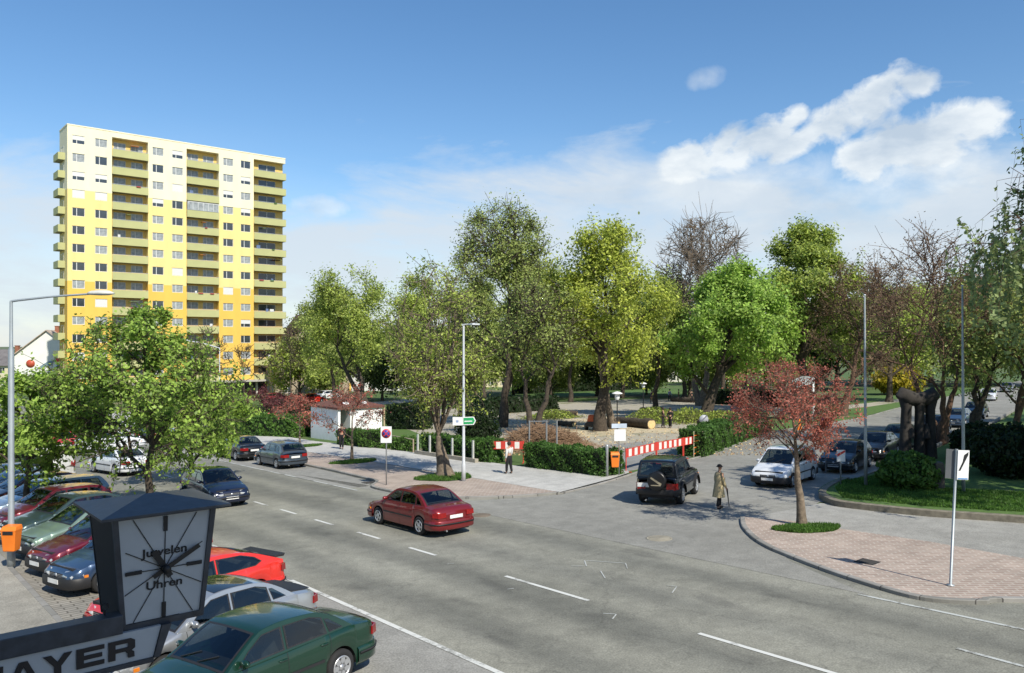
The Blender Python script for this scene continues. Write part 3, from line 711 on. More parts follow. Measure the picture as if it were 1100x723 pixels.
# ================================================================ CLOCK SIGN
def clock():
    T = empty('street_clock', (2.28, 7.9, 3.95)); tag(T, 'square street clock with pale dial and dark blue hipped roof in the foreground', 'clock')
    M_b = mat('clock_blue_grey', (.045, .052, .065), .42, .2, var=.3, scale=9.); M_bd = mat('clock_dark', (.008, .009, .012), .55, var=.2)
    M_dial = mat('dial_white', (.45, .47, .48), .6, var=.04, scale=7.)
    ox, oy, oz = 2.28, 7.9, 3.95
    m = MB()
    def pl(w, z): return w + (z - 3.79) / .97 * 0
    zb, zt = 3.77 - oz, 4.79 - oz; wb, wt = .35, .445
    vs = []
    for (z, hw, hd) in ((zb, wb, .33), (zt, wt, .40)):
        vs += [(-hw, -hd, z), (hw, -hd, z), (hw, hd, z), (-hw, hd, z)]
    m.add(vs, [(3, 2, 1, 0), (4, 5, 6, 7), (0, 1, 5, 4), (1, 2, 6, 5), (2, 3, 7, 6), (3, 0, 4, 7)])
    m.build('housing', M_bd, T, bevel=.006)
    # frame and dial on the face towards the viewer (front) and on the back
    for sg, nm in ((-1, 'front'), (1, 'back')):
        f = MB()
        def fp(u, t, off):   # u -1..1 across, t 0..1 up
            z = zb + (zt - zb) * t; hw = wb + (wt - wb) * t; hd = .33 + .07 * t
            return (u * (hw + .004) * (-sg), sg * (hd + off), z)
        def bar(u0, t0, u1, t1, o0=.0, o1=.03, mi=0):
            q = [fp(u0, t0, o1), fp(u1, t0, o1), fp(u1, t1, o1), fp(u0, t1, o1), fp(u0, t0, o0), fp(u1, t0, o0), fp(u1, t1, o0), fp(u0, t1, o0)]
            f.add(q, [(0, 1, 2, 3), (0, 1, 5, 4), (1, 2, 6, 5), (2, 3, 7, 6), (3, 0, 4, 7)], mi)
        bar(-1, 0, -.89, 1); bar(.89, 0, 1, 1); bar(-.89, 0, .89, .055); bar(-.89, .975, .89, 1)
        f.build('dial_frame', M_b, T)
        d = MB(); d.add([fp(-.89, .055, .012), fp(.89, .055, .012), fp(.89, .975, .012), fp(-.89, .975, .012)], [(0, 1, 2, 3)])
        dial = d.build('dial', M_dial, T)
        if sg == 1: continue
        k = MB(); cz = 4.28 - oz
        tl = math.atan2(.07, zt - zb)
        def onface(x, z, o=.016): return (x, -(.33 + .07 * (z - zb) / (zt - zb)) - o, z)
        def ray(a, r0, r1, w, o=.016, th=.004):
            dx, dz = math.sin(a), math.cos(a); nx, nz = dz, -dx
            q = [(dx * r0 + nx * w, cz + dz * r0 + nz * w), (dx * r1 + nx * w, cz + dz * r1 + nz * w), (dx * r1 - nx * w, cz + dz * r1 - nz * w), (dx * r0 - nx * w, cz + dz * r0 - nz * w)]
            return [onface(p[0], p[1], o + th) for p in q] + [onface(p[0], p[1], o) for p in q]
        FC = [(0, 1, 2, 3), (0, 1, 5, 4), (1, 2, 6, 5), (2, 3, 7, 6), (3, 0, 4, 7)]
        for h in range(12):
            a = h * PI / 6; ca, sa = abs(math.cos(a)), abs(math.sin(a))
            up = math.cos(a) > 0; zl = (zt - .03 - cz) if up else (cz - zb - .06)
            R = min(zl / max(ca, 1e-3), .335 / max(sa, 1e-3))
            k.add(ray(a, 0, R * .99, .0035), FC)
            if h % 3 == 0: k.add(ray(a, R - .14, R - .005, .017, .0165, .01), FC)
        k.build('hour_lines', M_bd, dial)
        hd = MB(); hd.add(ray(math.radians(-31), -.09, .20, .026, .036, .008), FC); hd.build('hour_hand', M_dark, dial)
        hd = MB(); hd.add(ray(math.radians(60), -.12, .34, .02, .048, .008), FC); hd.lathe([(0, -.46), (.035, -.46), (.035, -.36)], (0, 0, cz), 'y', 14); hd.build('minute_hand', M_dark, dial)
        for txt, z, x in (('Juwelen', cz + .155, .0), ('Uhren', cz - .145, .0)):
            for ii, (sx_, sz_) in enumerate(((0, 0), (.004, 0), (0, .003), (.004, .003))):
                p = onface(x + sx_, z + sz_, .018 + ii * .0006); text_mesh(txt, .105, 'lettering', dial, p, (PI / 2 + tl * .9, 0, 0), .001, M_bd, 1.18)
    r = MB(); e0, e1, zt2 = .555, .52, zt
    r.add([(-e0, -e1, zt2), (e0, -e1, zt2), (e0, e1, zt2), (-e0, e1, zt2), (-e0, -e1, zt2 + .022), (e0, -e1, zt2 + .022), (e0, e1, zt2 + .022), (-e0, e1, zt2 + .022), (-.06, 0, zt2 + .115), (.06, 0, zt2 + .115)],
          [(3, 2, 1, 0), (0, 1, 5, 4), (1, 2, 6, 5), (2, 3, 7, 6), (3, 0, 4, 7), (4, 5, 9, 8), (6, 7, 8, 9), (5, 6, 9), (7, 4, 8)])
    r.build('roof', M_b, T)
    # bracket and fascia sign
    S = empty('shop_sign', (.8, 7.62, 3.78)); tag(S, 'pale fascia sign reading MAYER on a dark beam under the clock', 'shop sign')
    oy2 = 7.5 - 7.62
    b = MB(); b.box(-1.4, 1.12, oy2 - .03, oy2 + .14, .0, .165); b.build('beam', M_b, S, bevel=.006)
    b = MB(); b.prism([(-1.4, -.268), (1.375, -.268), (1.445, -.004), (-1.4, -.004)], 'y', oy2 + .0, oy2 + .24); b.build('panel', M_dial, S)
    b = MB(); b.prism([(1.377, -.275), (1.43, -.275), (1.53, .0), (1.448, .0)], 'y', oy2 - .02, oy2 + .27)
    b.box(-1.4, 1.376, oy2 - .02, oy2 + .27, -.31, -.27); b.build('panel_frame', M_b, S)
    b = MB(); b.box(1.12, 1.62, oy2 + .05, oy2 + .30, .001, .05); b.build('clock_bracket', M_bd, S)
    def letter(ch, x, w, z0, h, mb_):
        t = w * .25; tv = h * .24
        P2 = {'M': [[(0, 0), (0, 1), (.28, 1), (.5, .45), (.72, 1), (1, 1), (1, 0), (.76, 0), (.76, .62), (.58, .12), (.42, .12), (.24, .62), (.24, 0)]],
              'A': [[(0, 0), (.36, 1), (.5, 1), (.5, .74), (.37, .38), (.5, .38), (.5, .18), (.29, .18), (.24, 0)], [(1, 0), (.64, 1), (.5, 1), (.5, .74), (.63, .38), (.5, .38), (.5, .18), (.71, .18), (.76, 0)]],
              'Y': [[(.38, 0), (.38, .4), (0, 1), (.28, 1), (.5, .62), (.72, 1), (1, 1), (.62, .4), (.62, 0)]],
              'E': [[(0, 0), (0, 1), (1, 1), (1, .78), (.26, .78), (.26, .61), (.92, .61), (.92, .40), (.26, .40), (.26, .22), (1, .22), (1, 0)]],
              'R': [[(0, 0), (0, 1), (.26, 1), (.26, 0)], [(.26, 1), (.84, 1), (1, .88), (1, .48), (.84, .36), (.26, .36), (.26, .56), (.74, .56), (.74, .79), (.26, .79)], [(.68, .36), (.86, .36), (.96, .28), (.98, 0), (.73, 0), (.72, .22), (.66, .30)]]}
        for k, poly in enumerate(P2[ch]):
            mb_.prism([(x + p[0] * w, z0 + p[1] * h) for p in poly], 'y', oy2 - .014 - .001 * k, oy2 - .002)
    b = MB(); xx = 1.24 - 1.22
    for i, ch in enumerate('MAYER'): letter(ch, xx + i * .247, .215, -.222, .165, b)
    b.build('lettering', mat('letter_black', (.012, .010, .012), .5), S)
    b = MB(); b.tube([(1.0 + .03 * math.cos(a), oy2 + .08, .235 + .03 * math.sin(a)) for a in [i * PI / 6 for i in range(13)]], .006, 6)
    b.tube([(1.0, oy2 + .08, .16), (1.0, oy2 + .08, .205)], .008, 6); b.build('lifting_ring', M_dark, S)
clock()
#@@PART3
# ================================================================ VEHICLES
def paint(name, c, metal=.35, rough=.32): return mat('paint_' + name, c, rough, metal, var=.05, scale=1.5, coat=.9)
M_lamp = mat('lamp_glass', (.55, .57, .58), .08, .3, var=.2, scale=20.)
M_tail = mat('tail_glass', (.24, .010, .010), .15, 0, var=.2, scale=20.)
M_amber = mat('amber_glass', (.75, .22, .02), .2)
M_plate = mat('plate_white', (.72, .72, .70), .5)
M_trim = mat('trim_black', (.018, .018, .02), .55)
M_int = mat('cabin_dark', (.02, .02, .022), .8)
def car_glass():
    m, nt, b, out = _new('car_glass'); nt.nodes.remove(b)
    tr = nt.nodes.new('ShaderNodeBsdfTransparent'); tr.inputs[0].default_value = (.42, .47, .45, 1)
    gl = nt.nodes.new('ShaderNodeBsdfGlossy'); gl.inputs['Roughness'].default_value = .03; gl.inputs[0].default_value = (.9, .95, 1, 1)
    ge = nt.nodes.new('ShaderNodeNewGeometry'); dt = nt.nodes.new('ShaderNodeVectorMath'); dt.operation = 'DOT_PRODUCT'; nt.links.new(ge.outputs['Normal'], dt.inputs[0]); nt.links.new(ge.outputs['Incoming'], dt.inputs[1])
    def mm(op, a, b):
        q = nt.nodes.new('ShaderNodeMath'); q.operation = op
        for i_, s_ in enumerate((a, b)):
            if hasattr(s_, 'links'): nt.links.new(s_, q.inputs[i_])
            else: q.inputs[i_].default_value = s_
        return q
    ab = mm('ABSOLUTE', dt.outputs['Value'], 0.); iv = mm('SUBTRACT', 1., ab.outputs[0]); pw = mm('POWER', iv.outputs[0], 4.); sc = mm('MULTIPLY', pw.outputs[0], .85); ad = mm('ADD', sc.outputs[0], .07)
    mx = nt.nodes.new('ShaderNodeMixShader'); nt.links.new(ad.outputs[0], mx.inputs[0]); nt.links.new(tr.outputs[0], mx.inputs[1]); nt.links.new(gl.outputs[0], mx.inputs[2]); nt.links.new(mx.outputs[0], out.inputs[0])
    return m
M_cglass = car_glass()
M_seat = mat('seat_cloth', (.09, .09, .095), .9, var=.25, scale=9.)
from mathutils.geometry import tessellate_polygon
def interp(tab, x):
    if x <= tab[0][0]: return tab[0][1]
    for (a, b), (c, d) in zip(tab, tab[1:]):
        if x <= c:
            t = (x - a) / (c - a); t2 = t * t * (3 - 2 * t) if abs(d - b) < .12 else t
            return b + (d - b) * t2
    return tab[-1][1]
SPEC = {
 # L, W, Rw, axles f/r, top profile (x rear -> front), glasshouse polyline (rear -> front), belt
 'sedan': dict(L=4.5, W=1.74, R=.31, xf=1.36, xr=-1.28, top=[(-2.25, .80), (-2.18, .93), (-1.55, .985), (1.0, .93), (1.6, .82), (2.1, .69), (2.25, .58)],
               gh=[(-1.62, .96), (-1.32, 1.16), (-.98, 1.33), (-.70, 1.385), (-.2, 1.415), (.15, 1.40), (.38, 1.355), (.72, 1.16), (1.1, .92)],
               side=[[(-.05, .985), (-.05, 1.335), (.33, 1.31), (.62, 1.14), (.84, .965)], [(-.98, .995), (-.93, 1.26), (-.68, 1.325), (-.13, 1.335), (-.13, .985)], [(-1.36, 1.01), (-1.08, 1.21), (-1.0, 1.22), (-1.06, 1.0)]], ws=(.43, 1.07), rs=(-1.02, -1.56), wr=.56),
 'hatch': dict(L=4.05, W=1.68, R=.29, xf=1.22, xr=-1.25, top=[(-2.02, .78), (-1.98, .93), (-1.5, .97), (.95, .92), (1.4, .83), (1.85, .70), (2.02, .58)],
               gh=[(-1.86, .95), (-1.72, 1.12), (-1.50, 1.30), (-1.28, 1.375), (-.6, 1.42), (0, 1.415), (.28, 1.365), (.62, 1.16), (1.0, .91)],
               side=[[(-.10, .97), (-.10, 1.335), (.22, 1.315), (.52, 1.14), (.75, .955)], [(-.92, .975), (-.92, 1.32), (-.18, 1.335), (-.18, .97)], [(-1.50, 1.0), (-1.36, 1.24), (-1.18, 1.30), (-1.0, 1.315), (-1.0, .985)]], ws=(.33, .97), rs=(-1.46, -1.83), wr=.57),
 'fastback': dict(L=4.25, W=1.70, R=.29, xf=1.3, xr=-1.25, top=[(-2.12, .80), (-2.08, .93), (-1.7, .95), (1.0, .90), (1.5, .80), (1.95, .68), (2.12, .56)],
               gh=[(-2.02, .95), (-1.7, 1.07), (-1.25, 1.23), (-.85, 1.32), (-.4, 1.365), (.05, 1.36), (.30, 1.31), (.66, 1.13), (1.05, .90)],
               side=[[(-.12, .96), (-.12, 1.29), (.25, 1.27), (.56, 1.1), (.80, .945)], [(-1.38, 1.04), (-1.2, 1.16), (-.85, 1.26), (-.2, 1.29), (-.2, .96), (-1.2, .97)]], ws=(.35, 1.02), rs=(-.95, -1.9), wr=.55),
 'wagon': dict(L=4.5, W=1.72, R=.30, xf=1.36, xr=-1.28, top=[(-2.25, .80), (-2.2, .95), (-1.6, .98), (1.0, .93), (1.6, .82), (2.1, .69), (2.25, .58)],
               gh=[(-2.15, .96), (-2.02, 1.18), (-1.84, 1.36), (-1.6, 1.40), (-.6, 1.435), (.12, 1.41), (.36, 1.36), (.72, 1.16), (1.1, .92)],
               side=[[(-.05, .985), (-.05, 1.335), (.33, 1.31), (.62, 1.14), (.84, .965)], [(-1.0, .99), (-1.0, 1.335), (-.13, 1.335), (-.13, .985)], [(-1.88, 1.0), (-1.72, 1.30), (-1.08, 1.33), (-1.08, .99)]], ws=(.41, 1.07), rs=(-1.86, -2.12), wr=.58),
 'mpv': dict(L=4.15, W=1.74, R=.30, xf=1.28, xr=-1.28, top=[(-2.07, .82), (-2.03, 1.0), (-1.5, 1.03), (1.1, .97), (1.45, .88), (1.85, .72), (2.07, .56)],
               gh=[(-1.98, 1.0), (-1.9, 1.25), (-1.74, 1.50), (-1.45, 1.57), (-.6, 1.62), (0, 1.60), (.3, 1.53), (.72, 1.27), (1.22, .95)],
               side=[[(-.08, 1.03), (-.08, 1.50), (.24, 1.47), (.62, 1.22), (.9, 1.02)], [(-1.0, 1.04), (-1.0, 1.50), (-.16, 1.50), (-.16, 1.03)], [(-1.76, 1.08), (-1.62, 1.42), (-1.08, 1.49), (-1.08, 1.05)]], ws=(.37, 1.15), rs=(-1.76, -1.96), wr=.6),
 'suv': dict(L=4.1, W=1.76, R=.38, xf=1.32, xr=-1.22, top=[(-1.98, .92), (-1.96, 1.12), (-1.4, 1.14), (.72, 1.12), (1.5, 1.06), (1.95, .98), (2.05, .80)],
               gh=[(-1.92, 1.12), (-1.86, 1.45), (-1.78, 1.68), (-1.6, 1.74), (-.9, 1.77), (-.1, 1.755), (.1, 1.70), (.38, 1.42), (.68, 1.11)],
               side=[[(-.42, 1.16), (-.42, 1.64), (.02, 1.63), (.26, 1.40), (.46, 1.15)], [(-1.66, 1.18), (-1.6, 1.62), (-.52, 1.65), (-.52, 1.16)]], ws=(.13, .64), rs=(-1.79, -1.91), wr=.66),
 'van': dict(L=4.9, W=1.85, R=.33, xf=1.6, xr=-1.4, top=[(-2.45, 1.0), (-2.43, 1.15), (-1.6, 1.18), (1.6, 1.10), (1.9, 1.0), (2.3, .85), (2.45, .6)],
               gh=[(-2.40, 1.12), (-2.38, 1.6), (-2.3, 1.9), (-2.0, 1.98), (0, 2.0), (.75, 1.98), (1.0, 1.9), (1.4, 1.5), (1.75, 1.08)],
               side=[[(.3, 1.2), (.3, 1.78), (.95, 1.75), (1.25, 1.45), (1.42, 1.18)], [(-.9, 1.2), (-.9, 1.78), (.2, 1.78), (.2, 1.2)]], ws=(1.04, 1.70), rs=(-2.3, -2.39), wr=.68),
}
def make_car(kind, label, paintm, loc, head, name='parked_car', cat='car', group=None, bumper=None, roofm=None, slope=True, hub=0, extra=()):
    """loc (x,y); head = heading in degrees of the nose"""
    s = SPEC[kind]; L, W, R = s['L'], s['W'], s['R']; hw0 = W / 2; xs_ax = (s['xf'], s['xr']); Ra = R + .055
    x, y = loc; hd = math.radians(head)
    root = empty(name, (x, y, gz(y) + .02), hd); tag(root, label, cat, group)
    if slope:
        sy = -.031 if y < 66 else -.012
        root.rotation_euler = (math.atan(sy) * math.cos(hd), -math.atan(sy) * math.sin(hd), hd)
    zb0 = .22 if kind != 'suv' else .34
    def hw(xx):
        t = abs(xx) / (L / 2)
        return hw0 * (1 - (.035 * t ** 2 + .16 * max(0, (t - .86) / .14) ** 2.2)) - (.02 if t > .99 else 0)
    xs_ = set(np.round(np.linspace(-L / 2, L / 2, 31), 3).tolist())
    for xa in xs_ax:
        for k in range(13): xs_.add(round(xa - Ra * math.cos(PI * k / 12), 4))
        xs_.add(round(xa - Ra - .004, 4)); xs_.add(round(xa + Ra + .004, 4))
    xs_ = sorted(xs_)
    def sec(xx):
        zs = interp(s['top'], xx); zb = zb0 + (.10 * max(0, (abs(xx) - L / 2 + .35) / .35) ** 2)
        for xa in xs_ax:
            d = abs(xx - xa)
            if d <= Ra: zb = max(zb, R + math.sqrt(max(0, Ra * Ra - d * d)))
        h = hw(xx); zb = min(zb, zs - .06)
        rows = [(.965, 0), (.99, .22), (1., .45), (.995, .66), (.975, .86), (.94, .97)]
        pts = [(xx, h * a, zb + (zs - zb) * b) for a, b in rows]
        pts += [(xx, h * .80, zs + .008), (xx, h * .45, zs + .03), (xx, 0, zs + .036)]
        return pts
    m = MB(); secs = [sec(q) for q in xs_]; nr = len(secs[0])
    for sg in (1, -1):
        vs = [(p[0], p[1] * sg, p[2]) for q in secs for p in q]
        ca, cb_ = s['gh'][0][0] + .22, s['gh'][-1][0] - .18
        m.add(vs, [(i * nr + j, i * nr + j + 1, (i + 1) * nr + j + 1, (i + 1) * nr + j) for i in range(len(secs) - 1) for j in range(nr - 1) if not (j >= 5 and xs_[i] > ca and xs_[i + 1] < cb_)], 0, True)
    for e in (0, -1):
        q = secs[e]; m.add(q + [(p[0], -p[1], p[2]) for p in reversed(q[:-1])], [tuple(range(2 * nr - 1))], 0)
    # door seams
    for xx in ([.92, -.09, -1.02] if kind in ('sedan', 'wagon', 'mpv') else [.85, -.14] + ([-.95] if kind == 'hatch' else [])):
        q = sec(xx)
        for sg in (1, -1):
            a = [(p[0] - .006, (p[1] + .003) * sg, p[2]) for p in q[:6]]; b = [(p[0] + .006, (p[1] + .003) * sg, p[2]) for p in q[:6]]
            m.add(a + b, [(i, i + 1, 7 + i, 6 + i) for i in range(5)], 1)
    body = m.build('body', [paintm, M_trim], root)
    md = body.modifiers.new('weld', 'WELD'); md.merge_threshold = .001
    try:
        body.data.set_sharp_from_angle(angle=math.radians(38))
    except Exception: pass
    # underbody and wheel housings
    m = MB(); m.box(-L / 2 + .12, L / 2 - .12, -hw0 + .25, hw0 - .25, zb0 - .04, .42)
    m.box(s['xf'] - .35, L / 2 - .12, -hw0 + .25, hw0 - .25, .422, .72)
    for xa in xs_ax:
        for sg in (1, -1):
            arc = [(xa - (Ra - .002) * math.cos(PI * k / 10), R + (Ra - .002) * math.sin(PI * k / 10)) for k in range(11)]
            m.add([(a, sg * (hw0 * .955), z) for a, z in arc] + [(a, sg * (hw0 - .26), z) for a, z in arc], [(i, i + 1, 12 + i, 11 + i) for i in range(10)])
    m.build('underbody', M_int, root)
    # glasshouse
    gh = s['gh']; zb_, zr_ = min(g[1] for g in gh), max(g[1] for g in gh); wb_, wr_ = hw0 * .925, hw0 * (s['wr'] / .8)
    wr_ = hw0 * .74 if kind not in ('suv', 'van', 'mpv') else hw0 * .80
    yw = lambda z: wb_ - (wb_ - wr_) * max(0, (z - zb_)) / (zr_ - zb_)
    pl = smooth_line([(a, 0, b) for a, b in gh], 3); pl = [(p.x, p.z) for p in pl]
    def strip(i, t, off=0.):
        i = max(0, min(len(pl) - 1.0001, i)); k = int(i); f = i - k
        x0, z0 = pl[k]; x1, z1 = pl[k + 1]; xx = x0 + (x1 - x0) * f; zz = z0 + (z1 - z0) * f
        ln = math.hypot(x1 - x0, z1 - z0) + 1e-9; nx, nz = -(z1 - z0) / ln, (x1 - x0) / ln
        b = .035 * (1 - t * t) + off
        return (xx + nx * b, yw(zz) * t, zz + nz * b)
    def idx(xx):
        for k in range(len(pl) - 1):
            if pl[k][0] <= xx <= pl[k + 1][0]: return k + (xx - pl[k][0]) / (pl[k + 1][0] - pl[k][0])
        return len(pl) - 1.001
    T_ = [-1, -.9, -.6, -.3, 0, .3, .6, .9, 1]; nT = len(T_)
    wins = []
    for (xa, xb), ins in ((s['ws'], .88), (s['rs'], .86)): wins.append((idx(min(xa, xb)), idx(max(xa, xb)), ins))
    I_ = sorted({*range(len(pl)), *[q for w_ in wins for q in w_[:2]]}); T2 = sorted({-1, -.97, -.6, -.3, 0, .3, .6, .97, 1, .88, -.88, .86, -.86})
    m = MB(); vs = [strip(i, t) for i in I_ for t in T2]; n2 = len(T2); fs = []
    for i in range(len(I_) - 1):
        for j in range(n2 - 1):
            ci, cj = (I_[i] + I_[i + 1]) / 2, (T2[j] + T2[j + 1]) / 2
            if any(a < ci < b and abs(cj) < c for a, b, c in wins): continue
            fs.append((i * n2 + j, i * n2 + j + 1, (i + 1) * n2 + j + 1, (i + 1) * n2 + j))
    m.add(vs, fs, 0, True)
    for sg in (1, -1):
        out_ = [(p[0], p[1]) for p in pl]; lo_ = zb_ - .03
        outer = [Vector((a, b, 0)) for a, b in out_] + [Vector((pl[-1][0], lo_, 0)), Vector((pl[0][0], lo_, 0))]
        hs_ = [[Vector((p[0], p[1], 0)) for p in poly] for poly in s['side']]
        tri = tessellate_polygon([outer] + hs_); allp = outer + [q for h_ in hs_ for q in h_]
        m.add([(q.x, sg * yw(max(q.y, zb_)), q.y) for q in allp], [tuple(t_) for t_ in tri], 0)
    ghs = m.build('cabin', paintm, root); md = ghs.modifiers.new('weld', 'WELD'); md.merge_threshold = .002
    if roofm:
        m = MB(); i0, i1 = idx(gh[3][0]), idx(gh[5][0] + .05); ks = np.linspace(i0, i1, 8)
        vs = [strip(k, t * .93, .006) for k in ks for t in T_]
        m.add(vs, [(i * nT + j, i * nT + j + 1, (i + 1) * nT + j + 1, (i + 1) * nT + j) for i in range(7) for j in range(nT - 1)], 0, True); m.build('roof', roofm, root)
    def pane(name, xa, xb, inset, off=.006):
        m = MB(); i0, i1 = idx(min(xa, xb)), idx(max(xa, xb)); kk = [i0 - .25] + list(np.linspace(i0 + .12, i1 - .12, 6)) + [i1 + .25]; tt = [-inset - .03, -inset + .03, -.55, -.25, 0, .25, .55, inset - .03, inset + .03]
        vs = [strip(k, t, off) for k in kk for t in tt]; nn = len(tt)
        for i in range(len(kk) - 1):
            for j in range(nn - 1):
                ed = i in (0, len(kk) - 2) or j in (0, nn - 2)
                m.add([vs[i * nn + j], vs[i * nn + j + 1], vs[(i + 1) * nn + j + 1], vs[(i + 1) * nn + j]], [(0, 1, 2, 3)], 1 if ed else 0, True)
        return m.build(name, [M_cglass, M_trim], root, fix=False)
    wsc = pane('windscreen', s['ws'][0], s['ws'][1], .88); pane('rear_window', s['rs'][0], s['rs'][1], .86)
    m = MB()
    for k in (0, 1):
        i0 = idx(s['ws'][1] - .015); p = strip(i0, -.55 + .6 * k, .02); q = strip(i0 - 1.3, -.1 + .6 * k, .02); m.tube([p, q], .009, 5)
    m.build('wiper', M_trim, wsc)
    for sg in (1, -1):
        for poly in s['side']:
            cx = sum(p[0] for p in poly) / len(poly); cz = sum(p[1] for p in poly) / len(poly)
            m = MB(); pi_ = [(cx + (p[0] - cx) * .96, cz + (p[1] - cz) * .94) for p in poly]; po = [(cx + (p[0] - cx) * 1.03 + math.copysign(.006, p[0] - cx), cz + (p[1] - cz) * 1.06) for p in poly]
            m.add([(a, sg * (yw(b) + .006), b) for a, b in pi_], [tuple(range(len(pi_)))], 0); n_ = len(poly)
            m.add([(a, sg * (yw(b) + .006), b) for a, b in pi_] + [(a, sg * (yw(b) + .007), b) for a, b in po], [(k, (k + 1) % n_, n_ + (k + 1) % n_, n_ + k) for k in range(n_)], 1)
            m.build('side_window', [M_cglass, M_trim], root, fix=False)
    # seats, dashboard and wheel
    xs0 = .12 if kind != 'van' else .7; zf = .50 if kind not in ('suv', 'mpv', 'van') else .66
    for sg in (1, -1):
        m = MB(); m.box(xs0 - .25, xs0 + .25, sg * .36 - .23, sg * .36 + .23, zf - .12, zf); m.prism([(xs0 - .22, zf), (xs0 - .12, zf), (xs0 - .28, zf + .58), (xs0 - .36, zf + .58)], 'y', sg * .36 - .22, sg * .36 + .22)
        m.prism([(xs0 - .32, zf + .60), (xs0 - .27, zf + .60), (xs0 - .29, zf + .76), (xs0 - .35, zf + .76)], 'y', sg * .36 - .11, sg * .36 + .11); m.build('front_seat', M_seat, root, bevel=.03)
    xr0 = xs0 - 1.0; m = MB(); m.box(xr0 - .2, xr0 + .28, -.58, .58, zf - .12, zf + .02); m.prism([(xr0 - .2, zf), (xr0 - .1, zf), (xr0 - .28, zf + .52), (xr0 - .36, zf + .52)], 'y', -.58, .58); m.build('rear_seat', M_seat, root, bevel=.03)
    zd = zb_ - .02; m = MB(); m.box(s['gh'][-1][0] - .62, s['gh'][-1][0] - .1, -hw0 + .2, hw0 - .2, zd - .22, zd - .03); m.build('dashboard', M_int, root, bevel=.03)
    m = MB(); m.lathe([(.17, -.012), (.19, 0), (.17, .012), (.155, 0), (.17, -.012)], (0, 0, 0), 'x', 20); m.build('steering_wheel', M_int, root, (s['gh'][-1][0] - .72, .36, zd + .02), (0, .45, 0))
    if kind in ('sedan', 'fastback'):
        m = MB(); m.box(s['gh'][0][0] + .1, xr0 - .3, -.62, .62, zb_ - .06, zb_ - .02); m.build('parcel_shelf', M_int, root)
    # bumpers, moulding
    bm_ = bumper or paintm
    def wrap(x_in, xe, z0, z1, off, mi, mb_):
        sg = 1 if xe > 0 else -1; pts = []
        for k in range(9):
            t = k / 8; xx = x_in + (xe - x_in) * t; pts.append((xx, hw(min(abs(xx), L / 2) * sg) + off))
        pts[-1] = (xe + sg * off * 1.2, pts[-1][1] - .03)
        line = pts + [(xe + sg * off * 2.0, pts[-1][1] * .5), (xe + sg * off * 2.2, 0), (xe + sg * off * 2.0, -pts[-1][1] * .5)] + [(a, -b) for a, b in reversed(pts)]
        n_ = len(line); zc = (z0 + z1) / 2
        vs = []
        for a, b in line:
            f = 1 - .012
            vs += [(a * f, b * .955, z0), (a, b, z0 + .04), (a, b, z1 - .04), (a * .995, b * .97, z1)]
        mb_.add(vs, [(i * 4 + j, i * 4 + j + 1, i * 4 + j + 5, i * 4 + j + 4) for i in range(n_ - 1) for j in range(3)], mi, True)
        mb_.add([(a * .99, b * .94, z1) for a, b in line] + [vs[i * 4 + 3] for i in range(n_)], [(i, i + 1, n_ + i + 1, n_ + i) for i in range(n_ - 1)], mi)
    bz0, bz1 = (.22, .50) if kind != 'suv' else (.42, .62)
    m = MB(); wrap(s['xf'] + Ra + .02, L / 2, bz0, bz1, .035, 0, m)
    if bumper is None: wrap(s['xf'] + Ra + .05, L / 2, .40, .43, .05, 1, m)
    m.build('front_bumper', [bm_, M_trim], root)
    m = MB(); wrap(s['xr'] - Ra - .02, -L / 2, bz0 + .03, bz1 + .05, .035, 0, m)
    if bumper is None: wrap(s['xr'] - Ra - .05, -L / 2, .43, .46, .05, 1, m)
    m.build('rear_bumper', [bm_, M_trim], root)
    for sg in (1, -1):
        m = MB(); zm = .56 if kind != 'suv' else .70
        m.prism([(s['xr'] + Ra + .05, zm - .025), (s['xf'] - Ra - .05, zm - .025), (s['xf'] - Ra - .05, zm + .025), (s['xr'] + Ra + .05, zm + .025)], 'y', sg * (hw0 * .985), sg * (hw0 + .010))
        m.build('side_moulding', M_trim, root)
    # lamps, grille, plates
    zt = interp(s['top'], L / 2 - .07) ; zl = zt - .03
    for sg in (1, -1):
        m = MB(); a = L / 2
        m.add([(a - .02, sg * hw0 * .42, zl - .13), (a + .004, sg * hw0 * .42, zl - .05), (a - .09, sg * hw0 * .42, zl + .045), (a - .07, sg * hw0 * .80, zl - .12), (a - .05, sg * hw0 * .80, zl - .05), (a - .16, sg * hw0 * .79, zl + .05),
               (a - .30, sg * (hw0 * .935), zl - .09), (a - .30, sg * (hw0 * .945), zl - .03), (a - .34, sg * hw0 * .90, zl + .055)],
              [(0, 1, 4, 3), (1, 2, 5, 4), (3, 4, 7, 6), (4, 5, 8, 7)], 0, True)
        m.add([(a - .30, sg * (hw0 * .935 + .004), zl - .09), (a - .30, sg * (hw0 * .945 + .004), zl - .03), (a - .40, sg * (hw0 * .965), zl - .03), (a - .40, sg * (hw0 * .96), zl - .09)], [(0, 1, 2, 3)], 1)
        h_ = m.build('headlight', [M_lamp, M_amber], root); so_ = h_.modifiers.new('solid', 'SOLIDIFY'); so_.thickness = .05; so_.offset = .3
        m = MB(); b = -L / 2; zr = interp(s['top'], b + .02) - .02
        hh = .16 if kind not in ('wagon', 'van', 'suv') else .26
        m.add([(b - .012, sg * hw0 * .48, zr - hh), (b - .006, sg * hw0 * .48, zr), (b + .0, sg * hw0 * .83, zr - hh), (b + .006, sg * hw0 * .82, zr), (b + .20, sg * hw0 * .955, zr - hh + .02), (b + .18, sg * hw0 * .935, zr)],
              [(0, 1, 3, 2), (2, 3, 5, 4)], 0)
        t_ = m.build('tail_light', M_tail, root); so_ = t_.modifiers.new('solid', 'SOLIDIFY'); so_.thickness = .03; so_.offset = .5
